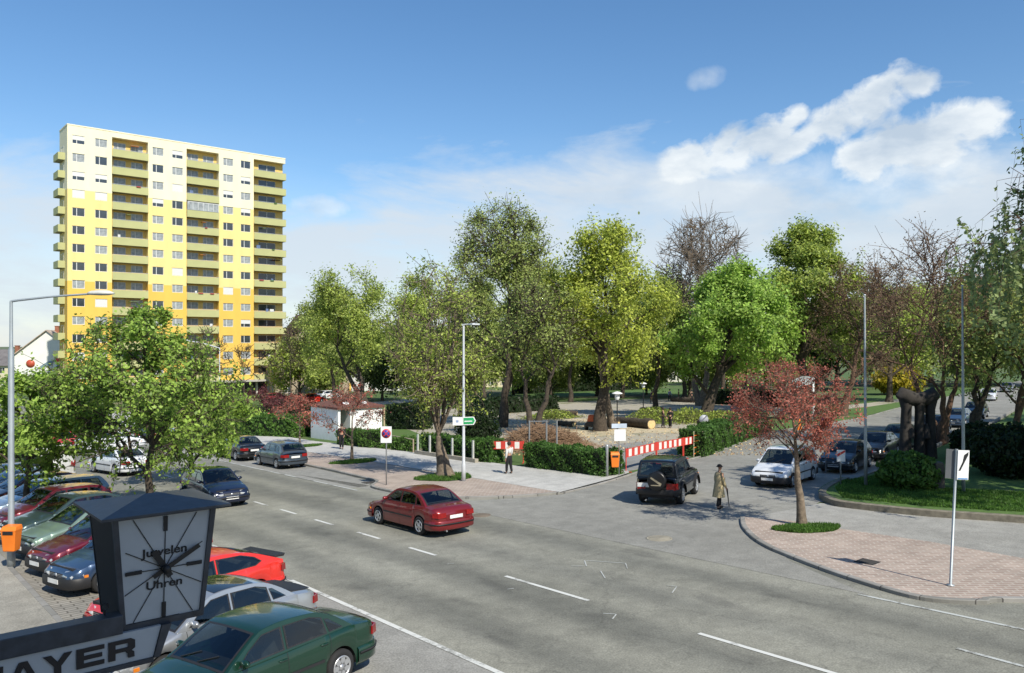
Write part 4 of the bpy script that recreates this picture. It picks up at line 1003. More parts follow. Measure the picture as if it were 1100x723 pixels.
    m = MB(); m.box(L / 2 - .03, L / 2 + .006, -hw0 * .40, hw0 * .40, zl - .12, zl + .0)
    for k in range(3): m.box(L / 2 + .006, L / 2 + .012, -hw0 * .38, hw0 * .38, zl - .105 + k * .035, zl - .095 + k * .035, 1)
    m.lathe([(0, .03), (.045, .03), (.05, .01), (.05, 0)], (L / 2 - .005, 0, zl - .055), 'x', 16, 1)
    m.build('grille', [M_trim, M_rim], root)
    for (a, b, z) in ((L / 2 + .08, L / 2 + .092, .40), (-L / 2 - .03, -L / 2 - .018, .66 if kind != 'suv' else .80)):
        if kind == 'suv' and a < 0: m = MB(); m.box(a, b, .28, .74, z - .06, z + .10, 0)
        else: m = MB(); m.box(a, b, -.26, .26, z - .055, z + .055, 0); 
        m.build('number_plate', [M_plate], root)
    m = MB(); m.box(-L / 2 - .012, -L / 2 + .02, -hw0 * .46, hw0 * .46, (.66 if kind != 'suv' else .8) - .08, (.66 if kind != 'suv' else .8) + .09); m.build('plate_recess', M_trim if kind == 'suv' else paintm, root)
    for sg in (1, -1):
        xm = s['ws'][1] - .28; zm = zb_ + .10
        m = MB(); m.lathe([(0, -.05), (.06, -.045), (.085, 0), (.08, .03), (0, .04)], (0, 0, 0), 'x', 12); m.box(-.02, .02, -.10 * sg, -.02 * sg, -.05, -.02)
        o = m.build('mirror', paintm if kind != 'suv' else M_trim, root, (xm, sg * (yw(zm) + .11), zm)); o.scale = (1, 1.25, .8)
        for xh in ((.02, -.88) if kind in ('sedan', 'wagon', 'mpv', 'hatch') else (.0,)):
            m = MB(); m.tube([(xh - .08, 0, 0), (xh - .06, .02 * sg, .004), (xh + .06, .02 * sg, .004), (xh + .08, 0, 0)], .012, 6)
            m.build('door_handle', paintm if bumper is None else M_trim, root, (0, sg * hw0 * .985, zb_ - .08))
    m = MB(); m.tube([(-L / 2 + .1, .42, .24), (-L / 2 - .06, .42, .22)], .028, 8); m.build('exhaust', M_metal, root)
    # wheels
    wt = .19 if kind != 'suv' else .24
    base = None
    for xa in xs_ax:
        for sg in (1, -1):
            if base is None:
                m = MB(); m.lathe([(R * .60, -wt / 2), (R * .9, -wt / 2), (R, -wt / 2 + .03), (R, wt / 2 - .03), (R * .9, wt / 2), (R * .60, wt / 2), (R * .60, -wt / 2)], (0, 0, 0), 'y', 28)
                base = m.build('wheel', M_tyre, root)
                m = MB(); m.lathe([(0, .005), (R * .62, .005)], (0, wt / 2 - .035, 0), 'y', 24, 1); m.lathe([(R * .55, 0), (R * .57, .02), (R * .65, .025), (R * .66, 0)], (0, wt / 2 - .012, 0), 'y', 28, 0)
                ns = 5 if hub == 0 else 7
                for k in range(ns):
                    a = 2 * PI * k / ns; c_, s_ = math.cos(a), math.sin(a); w1, w2 = (.045, .035) if hub == 0 else (.05, .045)
                    q = [(c_ * r_ - s_ * w_, s_ * r_ + c_ * w_) for r_, w_ in ((R * .08, w1), (R * .6, w2), (R * .6, -w2), (R * .08, -w1))]
                    m.prism([(p[0], p[1]) for p in q], 'y', wt / 2 - .03, wt / 2 + .002, 0)
                m.lathe([(0, .012), (R * .16, .01), (R * .18, -.01)], (0, wt / 2 - .002, 0), 'y', 16, 0)
                m.build('rim', [M_rim, M_trim], base); wh = base
            else: wh = copy_tree(base, root)
            wh.location = (xa, sg * (hw0 - wt / 2 - .015), R); wh.rotation_euler = (0, random.uniform(0, 1), 0) if sg > 0 else (0, random.uniform(0, 1), PI)
    if kind == 'suv':
        c = copy_tree(base, root); c.name = 'spare_wheel'; c.location = (-L / 2 - .14, -.08, 1.02); c.rotation_euler = (0, 0, PI / 2); c.scale = (.92, .92, .92)
        for ch in c.children: bpy.data.objects.remove(ch)
        m = MB(); m.lathe([(0, .03), (R * .84, .025), (R * .97, 0), (R * .97, -.19)], (0, 0, 0), 'y', 28)
        cv_ = m.build('wheel_cover', mat('cover_black', (.01, .01, .011), .35), root, (-L / 2 - .23, -.08, 1.02), (0, 0, PI / 2))
        m = MB(); m.prism([(-.22, -.10), (-.15, -.16), (.24, .10), (.2, .15)], 'y', .031, .036); m.prism([(-.2, -.15), (.22, -.15), (.22, -.19), (-.16, -.19)], 'y', .031, .036)
        m.build('cover_emblem', mat('emblem_bronze', (.30, .26, .18), .5), cv_)
        for xa in xs_ax:
            for sg in (1, -1):
                m = MB(); arc = [(xa - (Ra + .0) * math.cos(PI * k / 10), R + (Ra + .0) * math.sin(PI * k / 10)) for k in range(11)]; arc2 = [(xa - (Ra + .08) * math.cos(PI * k / 10), R + (Ra + .08) * math.sin(PI * k / 10)) for k in range(11)]
                m.add([(a, sg * (hw0 + .05), z) for a, z in arc] + [(a, sg * (hw0 + .035), z) for a, z in arc2] + [(a, sg * (hw0 - .05), z) for a, z in arc2], [(i, i + 1, 12 + i, 11 + i) for i in range(10)] + [(11 + i, 12 + i, 23 + i, 22 + i) for i in range(10)])
                m.build('fender_flare', M_trim, root)
        m = MB()
        for sg in (1, -1): m.tube([(-1.5, sg * .56, 1.80), (-1.45, sg * .56, 1.84), (-.2, sg * .56, 1.84), (-.15, sg * .56, 1.79)], .016, 6)
        m.build('roof_rail', M_trim, root)
        m = MB(); m.tube([(2.02, -.6, .62), (2.14, -.55, .7), (2.14, .55, .7), (2.02, .6, .62)], .035, 8); m.build('bull_bar', M_trim, root)
    if 'spoiler' in extra:
        m = MB(); m.prism([(-L / 2 + .02, 1.0), (-L / 2 + .30, 1.02), (-L / 2 + .28, 1.05), (-L / 2 - .03, 1.07)], 'y', -hw0 * .82, hw0 * .82); m.build('spoiler', M_trim, root, bevel=.01)
    if 'blackdeck' in extra:
        m = MB()
        def topz(xx, yy):
            zs = interp(s['top'], xx); t = abs(yy) / hw(xx); return zs + (.036 if t < .2 else .036 - (t - .2) * .045) + .012
        X_ = np.linspace(-L / 2 + .09, -1.62, 7); Y_ = np.linspace(-.76, .76, 9) * 1.0
        m.add([(a, b * hw(a), topz(a, b * hw(a))) for a in X_ for b in Y_], [(i * 9 + j, i * 9 + j + 1, (i + 1) * 9 + j + 1, (i + 1) * 9 + j) for i in range(6) for j in range(8)], 0, True)
        m.build('boot_lid', M_trim, root)
    return root
P_red = paint('dark_red', (.20, .012, .015)); P_bred = paint('bright_red', (.62, .025, .015), .0); P_green = paint('dark_green', (.008, .042, .024)); P_silver = paint('silver', (.42, .44, .46), .6)
P_gblue = paint('grey_blue', (.055, .075, .10)); P_navy = paint('navy', (.012, .018, .045)); P_blue = paint('blue', (.035, .07, .14)); P_white = paint('white', (.70, .72, .74), 0.)
P_mar = paint('maroon', (.15, .012, .025)); P_lg = paint('light_green', (.22, .31, .25)); P_teal = paint('teal', (.045, .075, .075)); P_black = paint('black', (.008, .010, .012)); P_brown = paint('brown_red', (.12, .028, .015)); P_sb = paint('silver_blue', (.30, .38, .48), .6)
make_car('sedan', 'dark red four door sedan driving along the street, the only car on the near lanes', P_red, (15.85, 23.72), 90, name='sedan')
make_car('hatch', 'grey blue hatchback seen from behind, parked by the far kerb ahead of the red sedan', P_gblue, (19.95, 44.35), 90, bumper=None)
make_car('hatch', 'navy hatchback facing the viewer in the oncoming lane beside the leafy young tree', P_navy, (12.55, 34.6), -90, name='hatchback')
make_car('suv', 'black off road car with a spare wheel on its tailgate, turning into the side street', P_black, (26.45, 20.97), 24.5, name='off_road_car', bumper=M_trim, hub=1)
make_car('mpv', 'white compact van like car with black bumper, nose towards the crossing', P_white, (33.35, 19.75), 190, bumper=M_trim)
row = 'cars parked nose in beside the near pavement'
def rowcar(kind, label, pm, uf, fv=4.35, **k):
    ang = -90 - 90 + 14.5; a = math.radians(ang); L = SPEC[kind]['L']
    make_car(kind, label, pm, (fv - math.cos(a) * L / 2, uf - math.sin(a) * L / 2), ang, group=row, **k)
rowcar('sedan', 'dark green sedan parked nearest of all, beside the clock', P_green, 12.85, 3.35, hub=1)
rowcar('sedan', 'silver sedan with a black roof, between the green sedan and the bright red car', P_silver, 15.45, 3.45, roofm=M_glass, extra=('blackdeck',))
rowcar('fastback', 'bright red fastback behind the dial of the clock', P_bred, 18.55, extra=('spoiler',))
rowcar('hatch', 'dark blue hatchback parked at the near end left of the clock', P_blue, 23.1, bumper=M_trim)
rowcar('hatch', 'maroon hatchback parked between the dark blue and the pale green cars', P_mar, 25.6, bumper=M_trim)
rowcar('sedan', 'pale green sedan parked beyond the maroon hatchback', P_lg, 28.3, bumper=M_trim)
rowcar('sedan', 'dark teal sedan parked just beyond the pale green one', P_teal, 30.9)
rowcar('hatch', 'deep wine red hatchback parked between the teal sedan and the silver blue estate', P_mar, 33.4)
rowcar('wagon', 'silver blue estate car in the row left of the clock', P_sb, 36.0)
rowcar('hatch', 'brown red hatchback parked beyond the silver blue estate', P_brown, 38.6)
rowcar('sedan', 'dark green sedan at the far end of the row beside the near pavement', P_teal, 41.2)
rowcar('hatch', 'black hatchback, last of the row beside the near pavement', P_black, 43.8)
far = 'cars on the square behind the leafy trees'
v, u = G(20, 522); make_car('van', 'pale grey van standing by the left edge behind the street lamp', paint('pale_grey', (.45, .45, .43), 0.), (v, u), 175, name='van', cat='van', group=far)
v, u = G(8, 492); make_car('van', 'van with a bright yellow green side at the left edge of the photo', paint('lime', (.35, .70, .10), 0.), (v, u), 160, name='van', cat='van', group=far)
v, u = G(64, 485); make_car('hatch', 'red hatchback facing the viewer beyond the grey van', P_bred, (v, u), -75, group=far)
for px, py, kd, pm, hd, lb in ((118, 476, 'sedan', P_white, 10, 'white sedan half hidden behind the trunk side of the leafy tree'), (100, 462, 'sedan', P_silver, 12, 'silver sedan standing on the square just beyond the white one'),
        (142, 458, 'wagon', P_white, 5, 'white estate car far back on the square under the yellow tower'), (170, 466, 'hatch', P_gblue, 8, 'grey hatchback on the square right of the leafy tree trunk'), (85, 452, 'hatch', P_blue, 0, 'small blue car at the back left of the square'),
        (208, 461, 'sedan', P_silver, 20, 'silver sedan on the square left of the pale estate'), (128, 500, 'sedan', P_white, 100, 'white sedan in the middle of the square, nearest the leafy tree')):
    v, u = G(px, py + 8); make_car(kd, lb, pm, (v, u), hd, group=far)
kg = 'cars along the far kerb ahead of the grey blue hatchback'
for yy, kd, pm, lb in ((50.2, 'sedan', P_black, 'black sedan parked just ahead of the grey blue hatchback'), (56.0, 'wagon', P_white, 'white estate parked second ahead of the grey blue hatchback'), (62.0, 'hatch', P_silver, 'silver hatchback third ahead of the grey blue hatchback'), (68.0, 'sedan', P_white, 'white sedan farthest of the cars along the far kerb')):
    make_car(kd, lb, pm, (19.9, yy), 90, group=kg)
v, u = G(335, 433); make_car('hatch', 'small bright red car beyond the park, under the yellow tower', P_bred, (v, u), 10, group='cars beyond the park')
v, u = G(352, 429); make_car('sedan', 'white sedan beyond the park beside the small red car', P_white, (v, u), 10, group='cars beyond the park')
v, u = G(297, 432); make_car('hatch', 'dark red car at the foot of the yellow tower', P_red, (v, u), 0, group='cars beyond the park')
# side street row along its right kerb
sg_ = 'cars parked along the right side of the side street'
for d, kd, pm, lb in ((39.3, 'hatch', P_black, 'black hatchback behind the white compact van like car'), (45.0, 'sedan', P_black, 'dark sedan between the black hatchback and the green one in the side street'), (50.8, 'sedan', P_green, 'dark green sedan parked in the side street left of the sculpture'), (60.0, 'hatch', P_navy, 'dark hatchback parked beyond the green sedan in the side street'), (68.5, 'sedan', P_blue, 'blue sedan parked in the shade behind the sculpture'), (78, 'hatch', P_black, 'black hatchback parked beyond the blue sedan')):
    t = interp([(31.9, 17.3), (40.4, 18.7), (55.3, 21.7), (72.4, 24.8), (109, 33), (146, 41.5)], d); t2 = interp([(31.9, 17.3), (40.4, 18.7), (55.3, 21.7), (72.4, 24.8), (109, 33), (146, 41.5)], d + 3)
    make_car(kd, lb, pm, (d, t + 1.35), math.degrees(math.atan2(t2 - t, 3)) + 180, group=sg_)
for px, py, kd, pm, lb in ((1062, 430, 'wagon', P_white, 'white estate car far up the side street'), (1082, 421, 'sedan', P_silver, 'silver car farthest up the side street')):
    v, u = G(px, py); make_car(kd, lb, pm, (v, u), 195, group=sg_)
#@@PART4
# ================================================================ STREET FURNITURE
def onroad(px, py): v, u, z = P(px, py); return v, u, gz(u)
M_pole = mat('pole_grey', (.36, .40, .42), .5, .4, var=.12, scale=2.); M_polew = mat('pole_white', (.60, .63, .66), .45, .1, var=.08, scale=2.)
# near left lamp with its long arm and the orange bin
v, u, z = onroad(12, 612); T = empty('street_lamp', (v, u, z + .1)); tag(T, 'tall grey street lamp at the left edge with a long arm reaching right', 'street lamp')
hz = ztop(v, u, 323) - z - .1; hm = ztop(v, u, 376) - z - .1
m = MB(); m.lathe([(0, 0), (.11, 0), (.11, .5), (.085, .6), (.08, hm), (.05, hm + .1), (.042, hz - .05), (.035, hz)], n=16); m.build('pole', M_pole, T)
R_ = Vector((CA, -SA, 0))
m = MB(); m.tube([(0, 0, hz - .02), R_ * .2 + Vector((0, 0, hz + .01)), R_ * 1.2 + Vector((0, 0, hz + .12)), R_ * 2.35 + Vector((0, 0, hz + .20))], [.035, .035, .03, .03], 8); m.build('arm', M_pole, T)
m = MB(); k = 9
for (a, w_, h1, h2) in [(2.30, .05, .02, -.02)]: pass
st = [(2.25, .05, .04), (2.35, .09, .08), (2.6, .15, .10), (2.85, .14, .09), (3.0, .06, .03)]
vs = []
for a, w_, h_ in st:
    for j in range(10):
        an = 2 * PI * j / 10; p = R_ * a + Vector((SA, CA, 0)) * w_ * math.cos(an); vs.append((p.x, p.y, hz + .21 + h_ * math.sin(an) * (1 if math.sin(an) > 0 else .6) + .0))
m.add(vs, [(i * 10 + j, i * 10 + (j + 1) % 10, (i + 1) * 10 + (j + 1) % 10, (i + 1) * 10 + j) for i in range(4) for j in range(10)] + [tuple(range(10)), tuple(range(40, 50))], 0, True)
m.build('lamp_head', mat('lamp_white', (.62, .62, .58), .4), T)
def bin_(v, u, z0, label, dx=0.):
    T = empty('litter_bin', (v, u, z0)); tag(T, label, 'litter bin'); T.rotation_euler = (0, 0, VR)
    m = MB(); vs = []
    for (h_, w_, d_) in ((0, .15, .12), (.03, .17, .14), (.55, .21, .17), (.62, .22, .18)):
        vs += [(-w_, -d_, h_), (w_, -d_, h_), (w_, d_, h_), (-w_, d_, h_)]
    m.add(vs, [(3, 2, 1, 0)] + [(i * 4 + j, i * 4 + (j + 1) % 4, i * 4 + 4 + (j + 1) % 4, i * 4 + 4 + j) for i in range(3) for j in range(4)], 0)
    m.build('bucket', M_orange, T, bevel=.02)
    m = MB(); m.add([(-.22, -.18, .62), (.22, -.18, .62), (.22, .18, .62), (-.22, .18, .62), (-.20, -.10, .72), (.20, -.10, .72), (.20, .17, .74), (-.20, .17, .74)], [(0, 1, 5, 4), (1, 2, 6, 5), (2, 3, 7, 6), (3, 0, 4, 7), (4, 5, 6, 7)]); m.box(-.15, .15, -.185, -.175, .50, .60, 1)
    m.build('lid', [M_orange, M_trim], T, bevel=.012)
bin_(v - .04, u - .32, z + .62, 'orange litter bin hung on the tall grey street lamp')
v, u, z = onroad(652, 514); bin_(v + .33, u - .22, z + .55, 'orange litter bin beside the grey post at the end of the long hedge')
# lamp column with the green direction sign
v, u, z = onroad(498, 519); T = empty('street_lamp', (v, u, z + .1)); tag(T, 'slim white street lamp column carrying a green direction sign', 'street lamp')
hz = ztop(v, u, 352) - z
m = MB(); m.lathe([(0, 0), (.10, 0), (.10, .8), (.075, .9), (.065, 3.4), (.05, hz)], n=14); m.build('pole', M_polew, T)
m = MB(); m.tube([(0, 0, hz - .05), tuple(-R_ * .1 + Vector((0, 0, hz + .05))), tuple(R_ * .55 + Vector((0, 0, hz + .1)))], .03, 6); m.box(.15, .60, -.50, -.06, hz + .03, hz + .1); m.build('lamp_head', M_polew, T)
S = empty('direction_sign', (v, u, z + 3.0)); S.rotation_euler = (0, 0, VR); tag(S, 'white and green arrow shaped direction sign on the slim lamp column', 'sign')
y_ = -.11; m = MB(); m.box(-.52, -.06, y_, y_ + .03, -.20, .20); m.build('white_panel', M_wpanel, S)
m = MB(); m.box(-.36, -.24, y_ - .004, y_, -.06, .05); m.build('emblem', mat('emblem_grey_blue', (.25, .33, .5), .5), S)
m = MB(); m.prism([(-.055, -.19), (.50, -.17), (.60, .02), (.50, .22), (-.055, .20)], 'y', y_, y_ + .03, 0); m.prism([(-.0, -.15), (.47, -.13), (.55, .02), (.47, .18), (-.0, .16)], 'y', y_ - .006, y_, 1)
m.prism([(.05, -.03), (.42, -.015), (.42, .03), (.05, .02)], 'y', y_ - .009, y_ - .006, 0)
m.build('green_panel', [M_wpanel, mat('sign_green', (.02, .30, .10), .5)], S)
# no-stopping sign
def disc_sign(px, py, top, label, board=True, rz=VR, base=.1):
    v, u, z = onroad(px, py); T = empty('no_stopping_sign', (v, u, z + base), rz); tag(T, label, 'road sign')
    h_ = ztop(v, u, top) - z - base
    m = MB(); m.lathe([(0, 0), (.03, 0), (.03, h_ - .05)], n=10); m.build('post', M_metal, T)
    m = MB()
    if board: m.box(-.26, .26, -.055, -.035, h_ - .78, h_)
    else: m.lathe([(0, -.055), (.33, -.055), (.33, -.035), (0, -.035)], (0, 0, h_ - .33), 'y', 28)
    m.build('plate', M_wpanel, T, bevel=.004)
    m = MB(); c = (0, 0, h_ - .34); r = .22 if board else .32
    m.lathe([(0, -.060), (r, -.060), (r, -.054)], c, 'y', 28, 0); m.lathe([(0, -.064), (r * .76, -.064), (r * .76, -.06)], c, 'y', 28, 1)
    for a in ((PI / 4,) if not board else (PI / 4, -PI / 4)):
        dx, dz = math.cos(a) * r * .8, math.sin(a) * r * .8; nx, nz = -math.sin(a) * r * .09, math.cos(a) * r * .09
        m.prism([(-dx - nx, h_ - .34 - dz - nz), (dx - nx, h_ - .34 + dz - nz), (dx + nx, h_ - .34 + dz + nz), (-dx + nx, h_ - .34 - dz + nz)], 'y', -.068 - .001 * a, -.064, 0)
    m.build('disc', [M_red, M_blue], T)
disc_sign(415, 523, 458, 'no stopping sign, blue and red disc on a white board, beside the far kerb')
disc_sign(887, 512, 446, 'round red and blue no parking sign behind the red leaved tree', False, VR, .2)
v, u, z = onroad(903, 527); T = empty('small_sign', (v, u, z + .2), VR); tag(T, 'low post with a small red and white plate at the tip of the lawn', 'road sign')
m = MB(); m.lathe([(0, 0), (.03, 0), (.03, 1.25)], n=10); m.build('post', M_metal, T)
m = MB(); m.box(-.18, .18, -.05, -.03, 1.05, 1.55, 0); m.prism([(-.17, 1.25), (.17, 1.45), (.17, 1.54), (-.17, 1.38)], 'y', -.054, -.05, 1); m.build('plate', [M_wpanel, M_red], T)
# right sign post on the brick island
v, u, z = onroad(1021, 633); T = empty('island_sign', (v, u, z + .085), VR - .25); tag(T, 'leaning steel post with two square white plates on the brick island', 'road sign')
T.rotation_euler = (0.0, .045, VR)
h_ = 3.35
m = MB(); m.lathe([(0, 0), (.09, 0), (.09, .03), (.032, .04), (.032, h_)], n=12); m.build('post', M_pole, T)
m = MB(); m.box(.0, .30, -.06, -.04, h_ - .74, h_ - .02, 0)
m.prism([(.03, h_ - .52), (.08, h_ - .52), (.27, h_ - .13), (.27, h_ - .06), (.16, h_ - .14), (.13, h_ - .30)], 'y', -.065, -.06, 1)
m.prism([(.02, h_ - .73), (.28, h_ - .73), (.28, h_ - .70), (.02, h_ - .70)], 'y', -.065, -.06, 2)
m.build('front_plate', [M_wpanel, M_dark, mat('plate_blue', (.1, .25, .5), .5)], T, rot=(0, 0, .12))
m = MB(); m.box(-.22, -.02, .02, .04, h_ - .74, h_ - .02); m.build('rear_plate', mat('plate_back_grey', (.16, .17, .18), .6), T, rot=(0, 0, -.5))
for k, (px, py, tp, lb) in enumerate(((930, 528, 318, 'left of the two bare flagpoles on the lawn, beside the round bush'), (1035, 535, 308, 'right of the two bare flagpoles, behind the leaning sign post'))):
    v, u, z = onroad(px, py); T = empty('flagpole', (v, u, z + .22)); tag(T, lb, 'flagpole', 'flagpoles on the lawn'); hh = ztop(v, u, tp) - z - .22
    lean = (-.012, .03)[0]; T.rotation_euler = (0, -.012, 0)
    m = MB(); m.lathe([(0, 0), (.07, 0), (.065, 1.5), (.035, hh - .05), (.02, hh)], n=12); m.build('pole', M_pole, T)
    m = MB(); m.tube([(.10, 0, .9), (.07, 0, hh - .1)], .006, 4); m.lathe([(0, hh + .08), (.05, hh + .05), (.06, hh + .02), (.03, hh)], n=10); m.build('halyard', M_polew, T)
v, u, z = onroad(1099, 560); 
# small street lamp of the square behind the young tree
x, y = at(236, 88); z = gz(y); T = empty('street_lamp', (x, y, z)); tag(T, 'far street lamp with a left pointing arm in front of the yellow tower', 'street lamp')
h_ = ztop(x, y, 374) - z; R2 = -R_
m = MB(); m.lathe([(0, 0), (.1, 0), (.07, 2), (.05, h_)], n=10); m.build('pole', M_polew, T)
m = MB(); m.tube([(0, 0, h_), tuple(R2 * 2 + Vector((0, 0, h_ + .6))), tuple(R2 * 4.2 + Vector((0, 0, h_ + .9)))], .05, 6); m.build('arm', M_polew, T)
m = MB(); a = R2 * 3.5; m.tube([tuple(a + Vector((0, 0, h_ + .82))), tuple(R2 * 4.0 + Vector((0, 0, h_ + .9))), tuple(R2 * 4.5 + Vector((0, 0, h_ + .98)))], [.08, .16, .05], 8); m.build('lamp_head', mat('lamp_white', (.6, .6, .6)), T)
# park lamps: mushroom on a thin post, and a thin pole
for px, py, tp, lb in ((663, 467, 421, 'white mushroom park lamp on a thin dark post by the leaning trunk'), (691, 441, 411, 'slim dark park lamp with a small pale head, in the middle of the clearing')):
    v, u, z = onroad(px, py); T = empty('park_lamp', (v, u, z)); tag(T, lb, 'park lamp', 'park lamps'); h_ = ztop(v, u, tp) - z
    m = MB(); m.lathe([(0, 0), (.07, 0), (.05, .8), (.045, h_ - .6)], n=10); m.build('post', M_trim, T)
    m = MB(); m.lathe([(.12, h_ - .62), (.20, h_ - .45), (.17, h_ - .12)], n=14); m.build('lamp_glass', M_wpanel, T)
    m = MB(); m.lathe([(.42, h_ - .14), (.40, h_ - .10), (.2, h_), (0, h_ + .04)], n=18); m.build('hood', M_wpanel, T)
# name plate sign on its post by the hedge
v, u, z = onroad(652, 514); T = empty('gate_post', (v, u, z + .05)); tag(T, 'thick pale grey post at the right end of the long hedge', 'post')
m = MB(); m.lathe([(0, 0), (.075, 0), (.075, 1.55), (.06, 1.6), (0, 1.62)], n=14); m.build('shaft', M_metal, T); m = MB(); m.lathe([(0, .02), (.13, .02), (.13, 0), (.13, -.05)], n=14); m.build('foot', M_metal, T)
v2, u2, z2 = P(665, 513); T = empty('name_sign', (v2, u2, gz(u2) + .04), VR + .12); tag(T, 'thin post with a pale blue name plate over a square white sign', 'sign'); hh = 2.62
m = MB(); m.lathe([(0, 0), (.025, 0), (.025, hh)], n=8); m.build('post', M_metal, T)
m = MB(); m.box(-.38, .38, -.04, -.02, hh - .22, hh); m.build('name_plate', mat('pale_blue', (.5, .58, .68), .4), T)
m = MB(); m.box(-.25, .33, -.035, -.015, hh - .85, hh - .28); m.build('square_plate', M_wpanel, T)
# red and white construction barriers
M_bred = mat('barrier_red', (.55, .05, .035), .5, var=.1); M_bwht = mat('barrier_white', (.75, .74, .70), .5, var=.05)
def barrier(a, b, label, zb=.75, hb=.44, n=11, legs=True, group='red and white barriers closing the park path'):
    ax, ay = a; bx, by = b; Ln = math.hypot(bx - ax, by - ay); T = empty('barrier', (ax, ay, gz(ay) + .03), math.atan2(by - ay, bx - ax)); tag(T, label, 'barrier', group)
    dz = gz(by) - gz(ay); m = MB()
    for k in range(n):
        x0, x1 = Ln * k / n, Ln * (k + 1) / n; za, zc = dz * k / n, dz * (k + 1) / n
        m.add([(x, y, z) for y in (-.015, .015) for x, z in ((x0, zb + za + .03), (x1, zb + zc + .03), (x1, zb + zc + hb - .03), (x0, zb + za + hb - .03))], [(0, 1, 2, 3), (7, 6, 5, 4)], k % 2)
    for q in ((zb, zb + .03), (zb + hb - .03, zb + hb)):
        m.add([(x, y, z) for y in (-.02, .02) for x, z in ((0, q[0]), (Ln, q[0] + dz), (Ln, q[1] + dz), (0, q[1]))], [(0, 1, 2, 3), (7, 6, 5, 4), (0, 1, 5, 4), (3, 2, 6, 7), (0, 3, 7, 4), (1, 2, 6, 5)], 0)
    m.build('board', [M_bred, M_bwht], T)
    for x, z in ((.05, 0), (Ln - .05, dz)):
        m = MB(); m.tube([(x, 0, z), (x, 0, z + zb + hb + .03)], .028, 6); m.tube([(x, -.32, z + .02), (x, .32, z + .02)], .025, 6); m.build('leg', M_bred, T)
bp = [G(672, 508), G(705, 499), G(734, 493), G(757, 488)]
for i, lb in enumerate(('red and white barrier board nearest the orange bin', 'middle red and white barrier board behind the black off road car', 'red and white barrier board ending at the right hand hedge')): barrier(bp[i], bp[i + 1], lb)
barrier(G(528, 498), G(563, 498), 'single red and white barrier board behind the woman in white', .8, .45, 7)
v, u, z = onroad(750, 491); T = empty('barrier_rack', (v, u, z + .02)); tag(T, 'upright pale and orange barrier trestle folded against the right hedge', 'barrier')
m = MB()
for x in (-.18, .18): m.tube([(x, -x, 0), (x, -x, 1.5)], .03, 6)
m.build('uprights', mat('pale_wood', (.5, .42, .3)), T); m = MB()
for k in range(4): m.tube([(-.17, .17, .15 + k * .36), (.17, -.17, .42 + k * .3)], .03, 6)
m.build('braces', M_orange, T)
# fence posts on their low stone wall left of the barrier
wl = [G(447, 489), G(512, 499)]; T = empty('low_wall', (0, 0, 0)); tag(T, 'low stone wall with four thin pale posts behind the thick pavement tree', 'low wall')
m = MB(); (ax, ay), (bx, by) = wl; d = Vector((bx - ax, by - ay, 0)).normalized(); nn = Vector((-d.y, d.x, 0)) * .12
m.add([(p[0] + s * nn.x, p[1] + s * nn.y, gz(p[1]) + q) for p in wl for s in (-1, 1) for q in (0, .32)], [(0, 1, 3, 2), (4, 5, 7, 6), (0, 4, 6, 2), (1, 5, 7, 3), (0, 4, 5, 1), (2, 6, 7, 3)]); m.build('coping', mat('sand_stone', (.33, .30, .24), .9, bump=.5), T)
for px in (449, 463, 487.5, 508.5):
    t = (px - 447) / 65; x, y = ax + (bx - ax) * t, ay + (by - ay) * t; m = MB(); m.box(x - .05, x + .05, y - .05, y + .05, gz(y) + .322, gz(y) + 1.35); m.build('post', mat('post_grey', (.45, .46, .44)), T)
for i, px in enumerate((568.5, 587, 598)):
    v, u, z = onroad(px, 485); m = MB(); m.box(-.04, .04, -.04, .04, 0, 2.0); 
    o = m.build('fence_post', M_metal, loc=(v, u, z)); tag(o, 'bare square steel post behind the long hedge, in front of the brushwood', 'post', 'bare steel posts behind the hedge')
a_, b_ = onroad(568.5, 485), onroad(587, 485); m = MB(); m.tube([(a_[0], a_[1], a_[2] + 1.95), (b_[0], b_[1], b_[2] + 1.95)], .025, 6); tag(m.build('cross_rail', M_metal), 'thin steel rail joining two bare posts behind the long hedge', 'rail')
# rope rail by the small hedge
a_, b_ = onroad(421, 482), onroad(444, 487); m = MB(); m.tube([(a_[0], a_[1], a_[2] + .9), (b_[0], b_[1], b_[2] + .9)], .04, 6)
for q in (a_, b_): m.tube([q, (q[0], q[1], q[2] + .92)], .05, 6)
tag(m.build('hand_rail', mat('rail_wood', (.42, .33, .24))), 'low wooden rail right of the no stopping sign', 'rail')
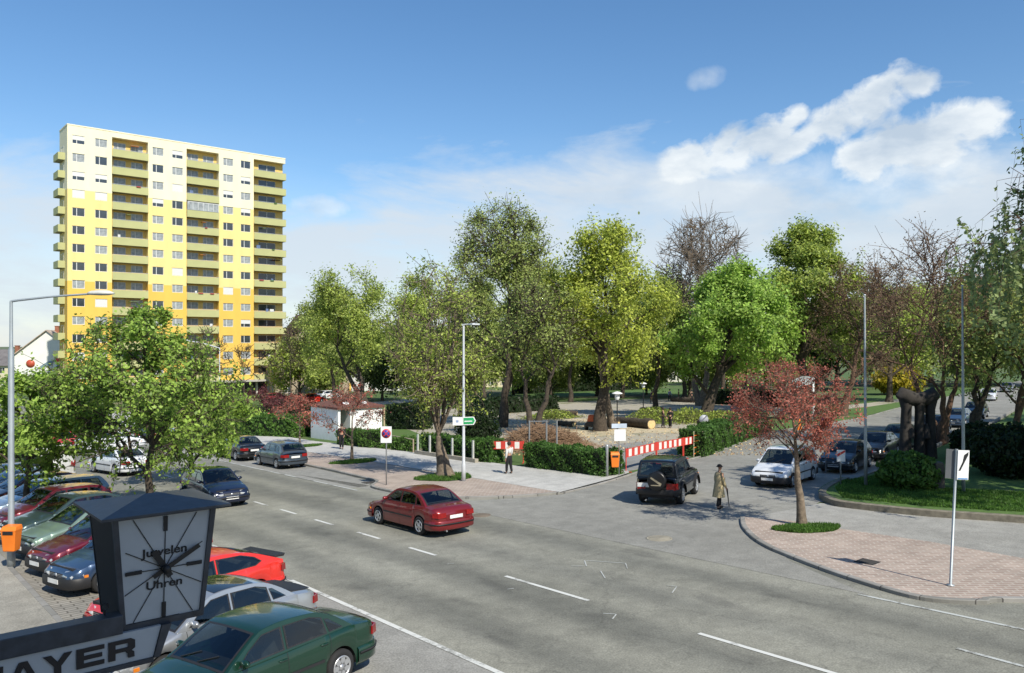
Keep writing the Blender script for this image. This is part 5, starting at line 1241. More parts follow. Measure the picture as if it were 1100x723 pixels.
# white kiosk with brown hipped roof
def kiosk():
    x0, y0 = 29.6, 55.4; T = empty('kiosk', (x0, y0, gz(y0) - .02)); tag(T, 'white kiosk with a brown roof and an open corner, beside the pavement', 'kiosk')
    W, D, Hh = 3.9, 4.6, 2.45
    mw = mat('kiosk_white', (.82, .82, .80), .6, var=.05); m = MB()
    m.box(0, .08, 0, D, -.2, Hh); m.box(.08, .20, -.0, .08, -.2, Hh)                # left side wall and its edge
    m.box(1.05, W, .0, .08, -.2, Hh); m.box(W - .08, W, .08, D, -.2, Hh); m.box(.08, W - .08, D - .08, D, -.2, Hh); m.box(1.05, 1.13, .08, 2.2, -.2, Hh); m.box(.08, 1.05, 2.2, 2.28, -.2, Hh)
    m.build('walls', mw, T)
    m = MB(); m.box(.16, .9, 2.14, 2.19, -.0, 2.0); m.build('door', mat('door_brown', (.14, .09, .07)), T)
    m = MB(); m.box(W + .10, W + .2, -.12, -.02, -.2, Hh); m.build('corner_post', mat('post_timber', (.45, .36, .22)), T)
    m = MB(); e = .16; m.add([(-e, -e, Hh), (W + e, -e, Hh), (W + e, D + e, Hh), (-e, D + e, Hh), (-e, -e, Hh + .16), (W + e, -e, Hh + .16), (W + e, D + e, Hh + .16), (-e, D + e, Hh + .16), (W * .4, D * .35, Hh + .75), (W * .6, D * .65, Hh + .75)],
        [(3, 2, 1, 0), (0, 1, 5, 4), (1, 2, 6, 5), (2, 3, 7, 6), (3, 0, 4, 7), (4, 5, 8), (5, 6, 9, 8), (6, 7, 9), (7, 4, 8, 9)])
    rf = m.build('roof', mat('roof_brown', (.13, .055, .04), .8, var=.15), T)
    for k in range(2):
        q = MB(); q.lathe([(.32, 0), (.30, .08), (.2, .18), (0, .22)], (1.0 + k * 1.6, .7, Hh + .30), n=14); q.build('roof_light', M_wpanel, rf)
    m = MB(); m.box(-.1, W + .1, -.1, D + .1, -.6, -.2 + .002); m.build('plinth', mat('plinth_grey', (.25, .24, .22)), T)
kiosk()
# ---- hedges: a solid of leaves
def leaf_quads(n, pts, size, nrm=None, rng=None, jit=.9, flat=1.):
    """pts Nx3 -> diamond leaves, returns verts (4N x 3)"""
    rng = rng or np.random.default_rng(1)
    a = rng.normal(size=(n, 3)); a[:, 2] *= .7
    if nrm is not None: a = a * jit + nrm
    a /= np.linalg.norm(a, axis=1)[:, None] + 1e-9
    t = np.cross(a, rng.normal(size=(n, 3))); t /= np.linalg.norm(t, axis=1)[:, None] + 1e-9
    b = np.cross(a, t); s = size * rng.uniform(.6, 1.35, size=(n, 1))
    v = np.empty((n, 4, 3)); v[:, 0] = pts - t * s; v[:, 1] = pts - b * s * .55; v[:, 2] = pts + t * s; v[:, 3] = pts + b * s * .55
    return v.reshape(-1, 3)
def quads_mesh(name, V, mi, mats, smooth=False):
    n = len(V) // 4; me = bpy.data.meshes.new(name)
    me.vertices.add(len(V)); me.vertices.foreach_set('co', V.astype(np.float32).ravel())
    me.loops.add(len(V)); me.loops.foreach_set('vertex_index', np.arange(len(V), dtype=np.int32))
    me.polygons.add(n); me.polygons.foreach_set('loop_start', np.arange(0, len(V), 4, dtype=np.int32))
    for m in mats: me.materials.append(m)
    me.polygons.foreach_set('material_index', mi.astype(np.int32)); me.update(calc_edges=True); me.validate()
    return me
def LM(base, name): return [leafmat(name + '_a', base), leafmat(name + '_b', [c * 1.35 for c in base]), leafmat(name + '_c', [base[0] * .62, base[1] * .68, base[2] * .7])]
L_hedge = LM((.085, .175, .035), 'hedge_leaf'); L_yew = LM((.026, .05, .015), 'yew_leaf'); L_bush = LM((.11, .21, .04), 'bush_leaf')
def hedge(name, label, pts, w, h, mats, size=.07, dens=260, group=None, seed=1, cat='hedge', base=0.):
    """pts: two ground points of its front line; w depth, away to the left of the line's direction"""
    rng = np.random.default_rng(seed); (ax, ay), (bx, by) = pts; Ln = math.hypot(bx - ax, by - ay); ang = math.atan2(by - ay, bx - ax)
    T = empty(name, (ax, ay, gz(ay) + base), ang); tag(T, label, cat, group); T.rotation_euler = (0, -math.atan2(gz(by) - gz(ay), Ln), ang)
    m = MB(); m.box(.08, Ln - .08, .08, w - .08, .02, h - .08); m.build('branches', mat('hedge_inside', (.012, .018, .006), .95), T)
    ar = Ln * h * 2 + w * h * 2 + Ln * w; n = int(ar * dens)
    q = rng.uniform(size=(n, 3)) * [Ln, w, h]; fc = rng.choice(5, size=n, p=np.array([Ln * h, Ln * h, w * h, w * h, Ln * w]) / ar)
    nr = np.zeros((n, 3)); dd = rng.normal(size=n) * .045 - .02
    for k, (ax_, val, sg) in enumerate(((1, 0, -1), (1, w, 1), (0, 0, -1), (0, Ln, 1), (2, h, 1))):
        s_ = fc == k; q[s_, ax_] = val + sg * dd[s_]; nr[s_, ax_] = sg
    q[:, 2] += (.06 * np.sin(q[:, 0] * 2.3 + seed) + .04 * np.sin(q[:, 0] * 7.1 + q[:, 1] * 5)) * (q[:, 2] / h); q[:, 1] += .07 * np.sin(q[:, 0] * 3.1 + q[:, 2] * 4) + .04 * np.sin(q[:, 0] * 8.3 + q[:, 2] * 7)
    V = leaf_quads(n, q, size, nr, rng, .8); me = quads_mesh('foliage', V, rng.choice(3, size=n, p=(.5, .25, .25)), mats)
    o = bpy.data.objects.new('foliage', me); COL.objects.link(o); o.parent = T
    return T
def blob(name, label, c, r, mats, size=.09, dens=240, seed=1, cat='bush', group=None, shape='ball'):
    rng = np.random.default_rng(seed); v, u = c; T = empty(name, (v, u, gz(u))); tag(T, label, cat, group)
    rx, ry, rz = r; n = int(4 * PI * (rx * ry + ry * rz + rx * rz) / 3 * dens)
    d = rng.normal(size=(n, 3)); d /= np.linalg.norm(d, axis=1)[:, None]
    lump = 1 + .08 * np.sin(d[:, 0] * 7 + seed) * np.cos(d[:, 1] * 6) + .06 * np.sin(d[:, 2] * 9 + d[:, 0] * 5)
    rad = rng.uniform(.80, 1.03, size=(n, 1)) * lump[:, None]; q = d * rad
    if shape == 'cone': q[:, :2] *= np.clip(.95 - .62 * q[:, 2:3], .1, 1.3)
    q = q * [rx, ry, rz]; q[:, 2] += rz * .93
    k = q[:, 2] > .03; q = q[k]; d = d[k]; n = len(q)
    V = leaf_quads(n, q, size, d, rng, .9); me = quads_mesh('foliage', V, rng.choice(3, size=n, p=(.5, .25, .25)), mats); o = bpy.data.objects.new('foliage', me); COL.objects.link(o); o.parent = T
    m = MB(); prof = []
    for i in range(9):
        a = -PI / 2 + PI * i / 8; z_ = math.sin(a); w_ = math.cos(a) * (max(.1, .95 - .62 * z_) if shape == 'cone' else 1)
        prof.append((w_ * .82 * (rx + ry) / 2, rz * .93 + z_ * rz * .82))
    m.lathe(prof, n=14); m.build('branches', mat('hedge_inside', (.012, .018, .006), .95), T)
    return T
hedge('hedge', 'long clipped dark green hedge between the pavement and the brushwood', [G(650, 514), G(563, 503)][::1], -1.3, 1.25, L_hedge, .075, 240) if False else hedge('hedge', 'long clipped dark green hedge between the pavement and the brushwood', [G(563, 503.5), G(650, 514.5)], 1.4, 1.3, L_hedge, .07, 300)
hedge('hedge', 'clipped hedge running up the side street from the folded trestle', [G(757, 491.5), G(826, 464)], 1.6, 1.55, L_hedge, .08, 200, seed=3)
hedge('hedge', 'low clipped hedge of two blocks right of the black suited man', [G(384, 482), G(409, 483)], 1.3, 1.25, L_bush, .08, 200, seed=4)
hedge('hedge', 'short clipped hedge directly behind the black suited man', [G(361, 479), G(383, 481)], 1.2, 1.15, L_hedge, .08, 200, seed=5)
hedge('hedge', 'small hedge between the no stopping sign and the low wall posts', [G(419, 485), G(438, 486)], 1.3, .85, L_bush, .08, 220, seed=6)
hedge('hedge', 'hedge behind the four thin posts of the low wall', [G(452, 487), G(512, 497)], 1.4, 1.2, L_hedge, .08, 200, seed=7)
hedge('hedge', 'square ended hedge just left of the single barrier board', [G(511, 498), G(527, 499)], 1.4, 1.35, L_hedge, .08, 260, seed=8)
hedge('hedge', 'broad leafy hedge beside the pavement, above the grey blue hatchback', [G(236, 468), G(313, 471)], 3.0, 1.7, L_bush, .14, 90, seed=9)
hedge('hedge', 'dark hedge behind the kiosk on its right', [G(415, 461), G(452, 462)], 1.8, 2.2, L_yew, .13, 90, seed=10)
hedge('hedge', 'long low dark hedge across the park behind the kiosk', [G(250, 455), G(338, 452)], 2, 1.5, L_yew, .13, 70, seed=11)
hedge('hedge', 'dark low shrubs along the back of the green verge', [G(560, 423), G(700, 418)], 3, 2.6, L_yew, .3, 14, seed=12)
hedge('hedge', 'dark shrubs in the park right of the conical yew', [G(520, 446), G(600, 440)], 3, 1.6, L_yew, .2, 30, seed=13)
hedge('hedge', 'dark planting at the far right of the clearing', [G(760, 434), G(850, 438)], 3, 1.8, L_yew, .2, 30, seed=14)
blob('conical_yew', 'dark conical yew right of the slim lamp column', G(513, 488), (1.35, 1.35, 1.9), L_yew, .09, 160, 5)
blob('round_bush', 'large round glossy bush on the lawn left of the sculpture', G(976, 529), (1.3, 1.2, .88), L_bush, .09, 300, 6)
blob('dark_shrub', 'dark shrub mass at the right edge of the lawn under the willow', G(1095, 516), (2.0, 2.0, 1.3), L_yew, .12, 130, 7)
blob('dark_shrub', 'dark upright shrub behind the right flagpole', G(1056, 498), (1.6, 1.5, 1.1), L_yew, .12, 130, 8)
# stone sculpture
def sculpture():
    v, u, z = onroad(986, 497); T = empty('sculpture', (v, u, z + .2), VR); tag(T, 'dark stone sculpture of three pillars joined by a lumpy top bar', 'sculpture')
    ms = mat('sculpture_stone', (.035, .03, .026), .9, var=.3, scale=2., bump=.8, bscale=6.); k = depth(v, u) / F
    zt = (497 - 421) * k
    for i, (x, w_) in enumerate(((-13, 6.5), (2, 6), (14, 6))):
        m = MB(); m.tube([(x * k * 1.0, 0, -.1), (x * k, .05, zt * .35), (x * k * .95, 0, zt * .7), (x * k, 0, zt * .86)], [w_ * k * 1.1, w_ * k * .85, w_ * k * .8, w_ * k * 1.15], 10); m.build('pillar', ms, T)
    m = MB(); m.tube([(-21 * k, 0, zt * .86), (-17 * k, 0, zt * .9), (-10 * k, 0, zt * .86), (0, 0, zt * .84), (10 * k, 0, zt * .86), (16 * k, 0, zt * .9), (21 * k, 0, zt * .86)], [4 * k, 9 * k, 9 * k, 7 * k, 8 * k, 9 * k, 4 * k], 10); m.build('top_bar', ms, T)
    for a in (-9, 8):
        m = MB(); m.tube([(a * k, -.12, zt * .30), (a * k, -.14, zt * .42), (a * k, -.1, zt * .5)], [4 * k, 3.2 * k, 1.5 * k], 8); m.build('boss', ms, T)
sculpture()
v, u, z = onroad(1008, 531); m = MB(); m.prism([(-.2, 0), (.2, 0), (.18, 1.05), (.08, 1.15), (-.17, 1.1)], 'y', -.16, .16); tag(m.build('stone_stele', mat('stele_stone', (.10, .09, .075), .9, var=.3, bump=.6), loc=(v, u, z + .2), rot=(0, 0, VR), bevel=.03), 'short rough stone stele right of the round bush', 'stone')
# white gate structure behind the red tree
v, u, z = onroad(872, 452); T = empty('canopy_shelter', (v, u, z), VR); tag(T, 'pale sloping canopy on a white post behind the red leaved tree', 'shelter'); k = depth(v, u) / F
m = MB(); m.prism([(-16 * k, 36 * k), (2 * k, 40 * k), (2 * k, 47 * k), (-16 * k, 41 * k)], 'y', 0, 2.5); m.build('canopy', mat('canopy_pale', (.42, .46, .46)), T)
m = MB(); m.box(1 * k, 3 * k, 0, .3, 0, 46 * k); m.box(-15 * k, -14 * k, 2.1, 2.3, 0, 38 * k); m.build('post', M_wpanel, T)
m = MB(); m.box(-14 * k, 0, .6, 2.2, 0, 34 * k); m.build('back_wall', mat('dark_wood', (.03, .025, .02)), T)
# felled timber
M_cut = mat('cut_wood', (.62, .46, .22), .8, var=.15, scale=8.)
def log(a, b, r, label, h0=0., group='felled logs in the clearing'):
    a = Vector((a[0], a[1], gz(a[1]) + r + h0)); b = Vector((b[0], b[1], gz(b[1]) + r * .95 + h0)); d = (b - a)
    T = empty('log', a); tag(T, label, 'log', group); m = MB(); k = 9
    m.tube([d * (i / (k - 1)) + Vector((0, 0, .03 * math.sin(i * 2.1))) for i in range(k)], [r * (1 + .06 * math.sin(i * 1.7)) * (1.05 - .15 * i / k) for i in range(k)], 14); m.build('trunk', M_bark, T)
    m = MB(); dn = d.normalized(); m.tube([-dn * .012, dn * .02], [r * .9, r * 1.0], 14); m.build('cut_end', M_cut, T); m = MB(); m.tube([d - dn * .02, d + dn * .012], [r * .92, r * .82], 14); m.build('cut_end', M_cut, T)
log(G(700, 461), G(664, 457), .42, 'thickest felled trunk with a bright cut end, left of the two workers')
log(G(662, 460), G(647, 458), .40, 'dark short trunk lying under the leaning tree')
log(G(617, 459), G(600, 457), .24, 'thin dark log lying left of the orange machine')
log(G(760, 459), G(752, 458), .35, 'pale ended log right of the round white sign')
log(G(768, 459.5), G(775, 458), .26, 'small log furthest right of the timber')
log(G(688, 442), G(712, 441), .22, 'distant thin log in the clearing behind the workers')
log(G(722, 431.5), G(748, 432.5), .36, 'dark distant trunk behind the people at the back of the clearing')
log(G(608, 446), G(620, 446), .26, 'pale cut log near the trunk pieces at the back left', group='felled logs in the clearing')
for i, (px, py) in enumerate(((603, 443), (612, 444), (624, 444))): pass
v, u, z = onroad(636, 462); T = empty('stump_grinder', (v, u, z), .4); tag(T, 'small orange and black machine between the logs', 'machine')
m = MB(); m.box(-.5, .5, -.35, .35, .3, .75); m.build('body', M_trim, T, bevel=.06)
m = MB(); m.add([(-.45, -.3, .76), (.2, -.3, .76), (.2, .3, .76), (-.45, .3, .76), (-.3, -.22, 1.3), (.05, -.22, 1.3), (.05, .22, 1.3), (-.3, .22, 1.3)], [(0, 1, 5, 4), (1, 2, 6, 5), (2, 3, 7, 6), (3, 0, 4, 7), (4, 5, 6, 7)]); m.build('hood', mat('machine_orange', (.6, .12, .03)), T, bevel=.05)
for s_ in (-1, 1):
    m = MB(); m.lathe([(0, -.08), (.3, -.08), (.3, .08), (0, .08)], (-.2, s_ * .42, .3), 'y', 16); m.build('wheel', M_tyre, T)
disc = onroad(756, 464); T = empty('round_sign', disc, VR); tag(T, 'round pale sign on a short stand by the logs right of the workers', 'sign')
m = MB(); m.lathe([(0, -.03), (.36, -.03), (.36, .0), (0, 0)], (0, 0, 1.0), 'y', 24, 0); m.build('disc', mat('pale_disc', (.36, .38, .42), .5), T); m = MB(); m.prism([(-.3, .8), (-.22, .75), (.3, 1.3), (.22, 1.35)], 'y', -.036, -.031); m.build('slash', mat('grey_line', (.15, .15, .2)), T)
m = MB(); m.box(-.22, .22, -.02, .0, .25, .58); m.box(-.03, .03, .0, .03, 0, .9); m.build('stand', M_wpanel, T)
v, u, z = onroad(859, 462); T = empty('safety_cone', (v, u, z)); tag(T, 'orange red cone glimpsed through the red leaved tree', 'cone'); m = MB(); m.lathe([(.30, 0), (.28, .06), (.2, .08), (.03, .9), (0, .9)], n=14); m.build('cone_body', M_orange, T)
# ================================================================ PEOPLE
SK = mat('skin', (.42, .24, .16), .6, var=.05)
def skin_obj(name, verts, edges, radii, m, parent, sub=2, root=0, flat=None):
    me = bpy.data.meshes.new(name); me.from_pydata([tuple(v) for v in verts], edges, []); o = bpy.data.objects.new(name, me); COL.objects.link(o)
    md = o.modifiers.new('skin', 'SKIN'); md.use_smooth_shade = True; md.branch_smoothing = .4
    sl_ = me.skin_vertices[0].data
    for i, r in enumerate(radii): sl_[i].radius = (r, r) if not hasattr(r, '__len__') else r; sl_[i].use_root = (i == root)
    sb = o.modifiers.new('sub', 'SUBSURF'); sb.levels = sub; sb.render_levels = sub
    bpy.context.view_layer.update()
    m2 = bpy.data.meshes.new_from_object(o.evaluated_get(bpy.context.evaluated_depsgraph_get())); bpy.data.objects.remove(o)
    m2.name = name; m2.materials.clear(); m2.materials.append(m)
    for p in m2.polygons: p.use_smooth = True
    o = bpy.data.objects.new(name, m2); COL.objects.link(o); o.parent = parent; return o
def person(label, loc, rz, h, stride=.10, arms=((.02, 0), (.02, 0)), lean=0., top=None, legs=None, hair=None, coat=None, hat=None, stick=False, group=None, sleeves=True, shoe=None, dz=0.):
    x, y = loc; T = empty('person', (x, y, gz(y) + .02 + dz), rz); tag(T, label, 'person', group)
    V = []; E_ = []; R = []
    def a(p, r, par=None):
        V.append(Vector((p[0] * h + lean * max(0, p[2] - .5) * h, p[1] * h, p[2] * h))); R.append(r if isinstance(r, tuple) else r * h / 1.75)
        if par is not None: E_.append((par, len(V) - 1))
        return len(V) - 1
    pel = a((0, 0, .53), .115); wa = a((0, 0, .60), .115, pel); ch = a((.005, 0, .72), .135, wa); up = a((0, 0, .79), .10, ch); nk = a((0, 0, .845), .052, up)
    hb = a((.008, 0, .875), .062, nk); hm = a((.012, 0, .93), .092, hb); ht = a((.005, 0, .975), .06, hm)
    no = a((.065, 0, .915), .016, hm)
    idx_ = {}
    for s, nm in ((1, 'l'), (-1, 'r')):
        f = stride * s
        hp = a((0, .052 * s, .50), .092, pel); kn = a((f * .55 + .02, .055 * s, .27), .062, hp); an = a((f, .055 * s, .05), .042, kn); to = a((f + .085, .062 * s, .018), .034, an)
        idx_['leg' + nm] = (hp, kn, an, to)
        fw, el = arms[0 if s > 0 else 1]
        sh_ = a((0, .108 * s, .795), .06, up); eb = a((fw * .6 - .01, .135 * s, .63), .045, sh_)
        L_ = .15; ang = el; wr = a((fw * .6 - .01 + L_ * math.sin(ang) + fw * .4, .130 * s, .63 - L_ * math.cos(ang)), .030, eb)
        d = (V[wr] - V[eb]).normalized(); pm = len(V); V.append(V[wr] + d * .045 * h); R.append(.034 * h / 1.75); E_.append((wr, pm))
        side = Vector((0, 1, 0)); fwd = d.cross(side).normalized()
        for k in range(4):
            o_ = (k - 1.5) * .02 * h / 1.75; b = V[pm] + fwd * o_ * 1.1 + d * .03 * h; ln = (.040, .046, .043, .034)[k] * h
            V.append(b); R.append(.010); E_.append((pm, len(V) - 1)); V.append(b + d * ln * .5 - side * s * .004); R.append(.0085); E_.append((len(V) - 2, len(V) - 1)); V.append(b + d * ln - side * s * .02); R.append(.007); E_.append((len(V) - 2, len(V) - 1))
        b = V[pm] - fwd * .035 * h / 1.75 * (-1); V.append(b + fwd * .02); R.append(.011); E_.append((pm, len(V) - 1)); V.append(b + fwd * .03 + d * .03); R.append(.009); E_.append((len(V) - 2, len(V) - 1))
        idx_['arm' + nm] = (sh_, eb, wr, pm)
    skin_obj('body', V, E_, R, SK, T, 1, 0)
    for s in (1, -1):
        m = MB(); m.lathe([(0, .012), (.011, .006), (.011, -.004)], (V[hm].x + .085 * h / 1.75, s * .034, .935 * h), 'x', 8); m.build('eye', M_dark, T)
        m = MB(); m.lathe([(0, -.012), (.022, -.008), (.026, .0), (.018, .01), (0, .012)], (V[hm].x - .005, s * .095 * h / 1.75, .925 * h), 'y', 8); m.build('ear', SK, T)
    def sub_skin(name, ids, extra, m_, rt=0):
        vs = [V[i] for i in ids]; mp = {i: k for k, i in enumerate(ids)}; es = [(mp[p], mp[q]) for p, q in E_ if p in mp and q in mp]
        return skin_obj(name, vs, es, [extra(i) for i in ids], m_, T, 1, rt)
    ll, lr, al, ar_ = idx_['legl'], idx_['legr'], idx_['arml'], idx_['armr']
    sub_skin('trousers', [pel, wa, *ll[:3], *lr[:3]], lambda i: R[i] * 1.0 + .022, legs)
    for q in (ll, lr): skin_obj('shoe', [V[q[2]] + Vector((-.02, 0, -.03)), V[q[3]] + Vector((0.02, 0, 0))], [(0, 1)], [.052, .046], shoe or M_dark, T, 1)
    sub_skin('jacket' if coat is None else 'sleeves', [up, wa, ch, *al[:3], *ar_[:3]] if True else [], lambda i: R[i] + .022, top if coat is None else coat, 0)
    if coat:
        m = MB(); vs = []; rings = [(.825, .05, .06), (.80, .075, .115), (.74, .085, .125), (.62, .085, .115), (.52, .095, .12), (.40, .115, .135), (.27, .135, .15)]
        for zz, rx_, ry_ in rings:
            for j in range(20):
                an = 2 * PI * j / 20; w_ = 1 + (.06 * math.sin(an * 5) if zz < .6 else 0)
                vs.append(((rx_ * math.cos(an) * w_) * h + lean * max(0, zz - .5) * h, ry_ * math.sin(an) * w_ * h, zz * h))
        m.add(vs, [(i * 20 + j, i * 20 + (j + 1) % 20, (i + 1) * 20 + (j + 1) % 20, (i + 1) * 20 + j) for i in range(len(rings) - 1) for j in range(20)], 0, True); m.build('coat', coat, T)
    hm_ = V[hm]
    m = MB(); prof = [(.0, .110), (.05, .098), (.085, .065), (.098, .02), (.096, -.03), (.082, -.075)] if not hat else [(.0, .110), (.05, .098), (.085, .065), (.098, .03), (.12, .02), (.118, .012)]
    m.lathe([(r * 1.12 * h / 1.75, z_ * 1.12 * h / 1.75) for r, z_ in prof], (hm_.x - .016, 0, hm_.z + .008), 'z', 16); m.build('hair' if not hat else 'cap', hat or hair or M_trim, T)
    if stick:
        p = V[idx_['armr'][3]]; m = MB(); m.tube([p + Vector((-.03, 0, .10)), p + Vector((.02, 0, 0)), p + Vector((.10, -.02, -.55 * h * .72))], [.02, .03, .012], 8); 
        o = m.build('umbrella', M_trim, T)
    return T
cl = lambda n, c: mat('cloth_' + n, c, .9, var=.12, scale=8.)
person('old man in a long tan coat and dark cap crossing with a dark umbrella', G(772, 547), math.radians(-20), 1.70, .07, ((.02, .25), (.06, .35)), .05, legs=cl('black', (.012, .012, .014)), coat=cl('tan', (.40, .33, .19)), hat=cl('cap', (.02, .018, .018)), stick=True)
person('woman in a white top and black trousers walking on the pale pavement', G(547, 511), math.radians(100), 1.66, .06, ((.0, .25), (.03, .5)), .0, top=cl('white', (.74, .74, .72)), legs=cl('black', (.012, .012, .014)), hair=cl('dark_hair', (.03, .02, .015)), dz=.08)
person('man in a black suit standing beside the kiosk', G(367, 484), math.radians(-130), 1.78, .06, ((.05, .9), (.0, .1)), .0, top=cl('suit', (.012, .012, .015)), legs=cl('suit', (.012, .012, .015)), hair=cl('dark_hair', (.03, .02, .015)), dz=.08)
person('worker in a grey brown jacket, left of the pair by the thick felled trunk', G(712, 460), math.radians(-40), 1.75, .07, ((.05, .7), (.05, .7)), .0, top=cl('grey_brown', (.10, .07, .06)), legs=cl('dark', (.02, .02, .022)), hair=cl('dark_hair', (.03, .02, .015)))
person('worker in black, right of the pair by the thick felled trunk', G(720, 460), math.radians(-160), 1.72, .06, ((.05, .9), (.05, .9)), .0, top=cl('suit', (.012, .012, .015)), legs=cl('suit', (.012, .012, .015)), hair=cl('dark_hair', (.03, .02, .015)))
bk = 'people at the back of the clearing'
person('person in dark clothes standing beside the slim trunk at the back of the clearing', G(700, 433), math.radians(-90), 1.75, .06, top=cl('navy', (.02, .025, .04)), legs=cl('brown', (.12, .07, .04)), group=bk)
person('person in a pale blue shirt at the back of the clearing', G(719, 431), math.radians(-100), 1.7, .08, ((.05, .5), (.05, .5)), .1, top=cl('pale_blue', (.30, .38, .48)), legs=cl('navy', (.02, .025, .04)), group=bk)
person('person in dark red brown clothes, rightmost at the back of the clearing', G(729, 431), math.radians(-60), 1.65, .06, top=cl('brown', (.12, .07, .04)), legs=cl('dark', (.02, .02, .022)), group=bk)
person('person in black beside the thick trunk right of the clearing', G(743, 433), math.radians(-90), 1.75, .06, top=cl('suit', (.012, .012, .015)), legs=cl('suit', (.012, .012, .015)), group=bk)
#@@PART5
# ================================================================ TREES
def tubes_mesh(name, tubes, m):
    """tubes: list of (points Kx3 array, radii K, sides)"""
    Vs, Fs = [], []; off = 0
    for pts, rad, n in tubes:
        pts = np.asarray(pts, float); k = len(pts); tg = np.gradient(pts, axis=0); tg /= np.linalg.norm(tg, axis=1)[:, None] + 1e-9
        ref = np.array([.31, .87, .38]) if abs(tg[0][2]) > .8 else np.array([.02, .05, 1.]); a = ref - tg * (tg @ ref)[:, None]; a /= np.linalg.norm(a, axis=1)[:, None] + 1e-9
        b = np.cross(tg, a); an = np.arange(n) * 2 * PI / n
        ring = pts[:, None, :] + (a[:, None, :] * np.cos(an)[None, :, None] + b[:, None, :] * np.sin(an)[None, :, None]) * np.asarray(rad)[:, None, None]
        Vs.append(ring.reshape(-1, 3)); i = np.arange(k - 1)[:, None] * n; j = np.arange(n)[None, :]; j2 = (j + 1) % n
        Fs.append(np.stack([i + j, i + j2, i + n + j2, i + n + j], -1).reshape(-1, 4) + off); off += k * n
    V = np.concatenate(Vs); Fq = np.concatenate(Fs).astype(np.int32); me = bpy.data.meshes.new(name)
    me.vertices.add(len(V)); me.vertices.foreach_set('co', V.astype(np.float32).ravel()); me.loops.add(Fq.size); me.loops.foreach_set('vertex_index', Fq.ravel())
    me.polygons.add(len(Fq)); me.polygons.foreach_set('loop_start', np.arange(0, Fq.size, 4, dtype=np.int32)); me.polygons.foreach_set('use_smooth', np.ones(len(Fq), bool))
    me.materials.append(m); me.update(calc_edges=True); me.validate(); return me
def curve_pts(a, b, k, rng, wob, rise=0.):
    t = np.linspace(0, 1, k)[:, None]; p = a + (b - a) * t; L = np.linalg.norm(b - a)
    w_ = rng.normal(size=(k, 3)) * wob * L * np.sin(np.pi * t); p = p + w_; p[:, 2] += rise * L * np.sin(np.pi * t[:, 0])
    return p
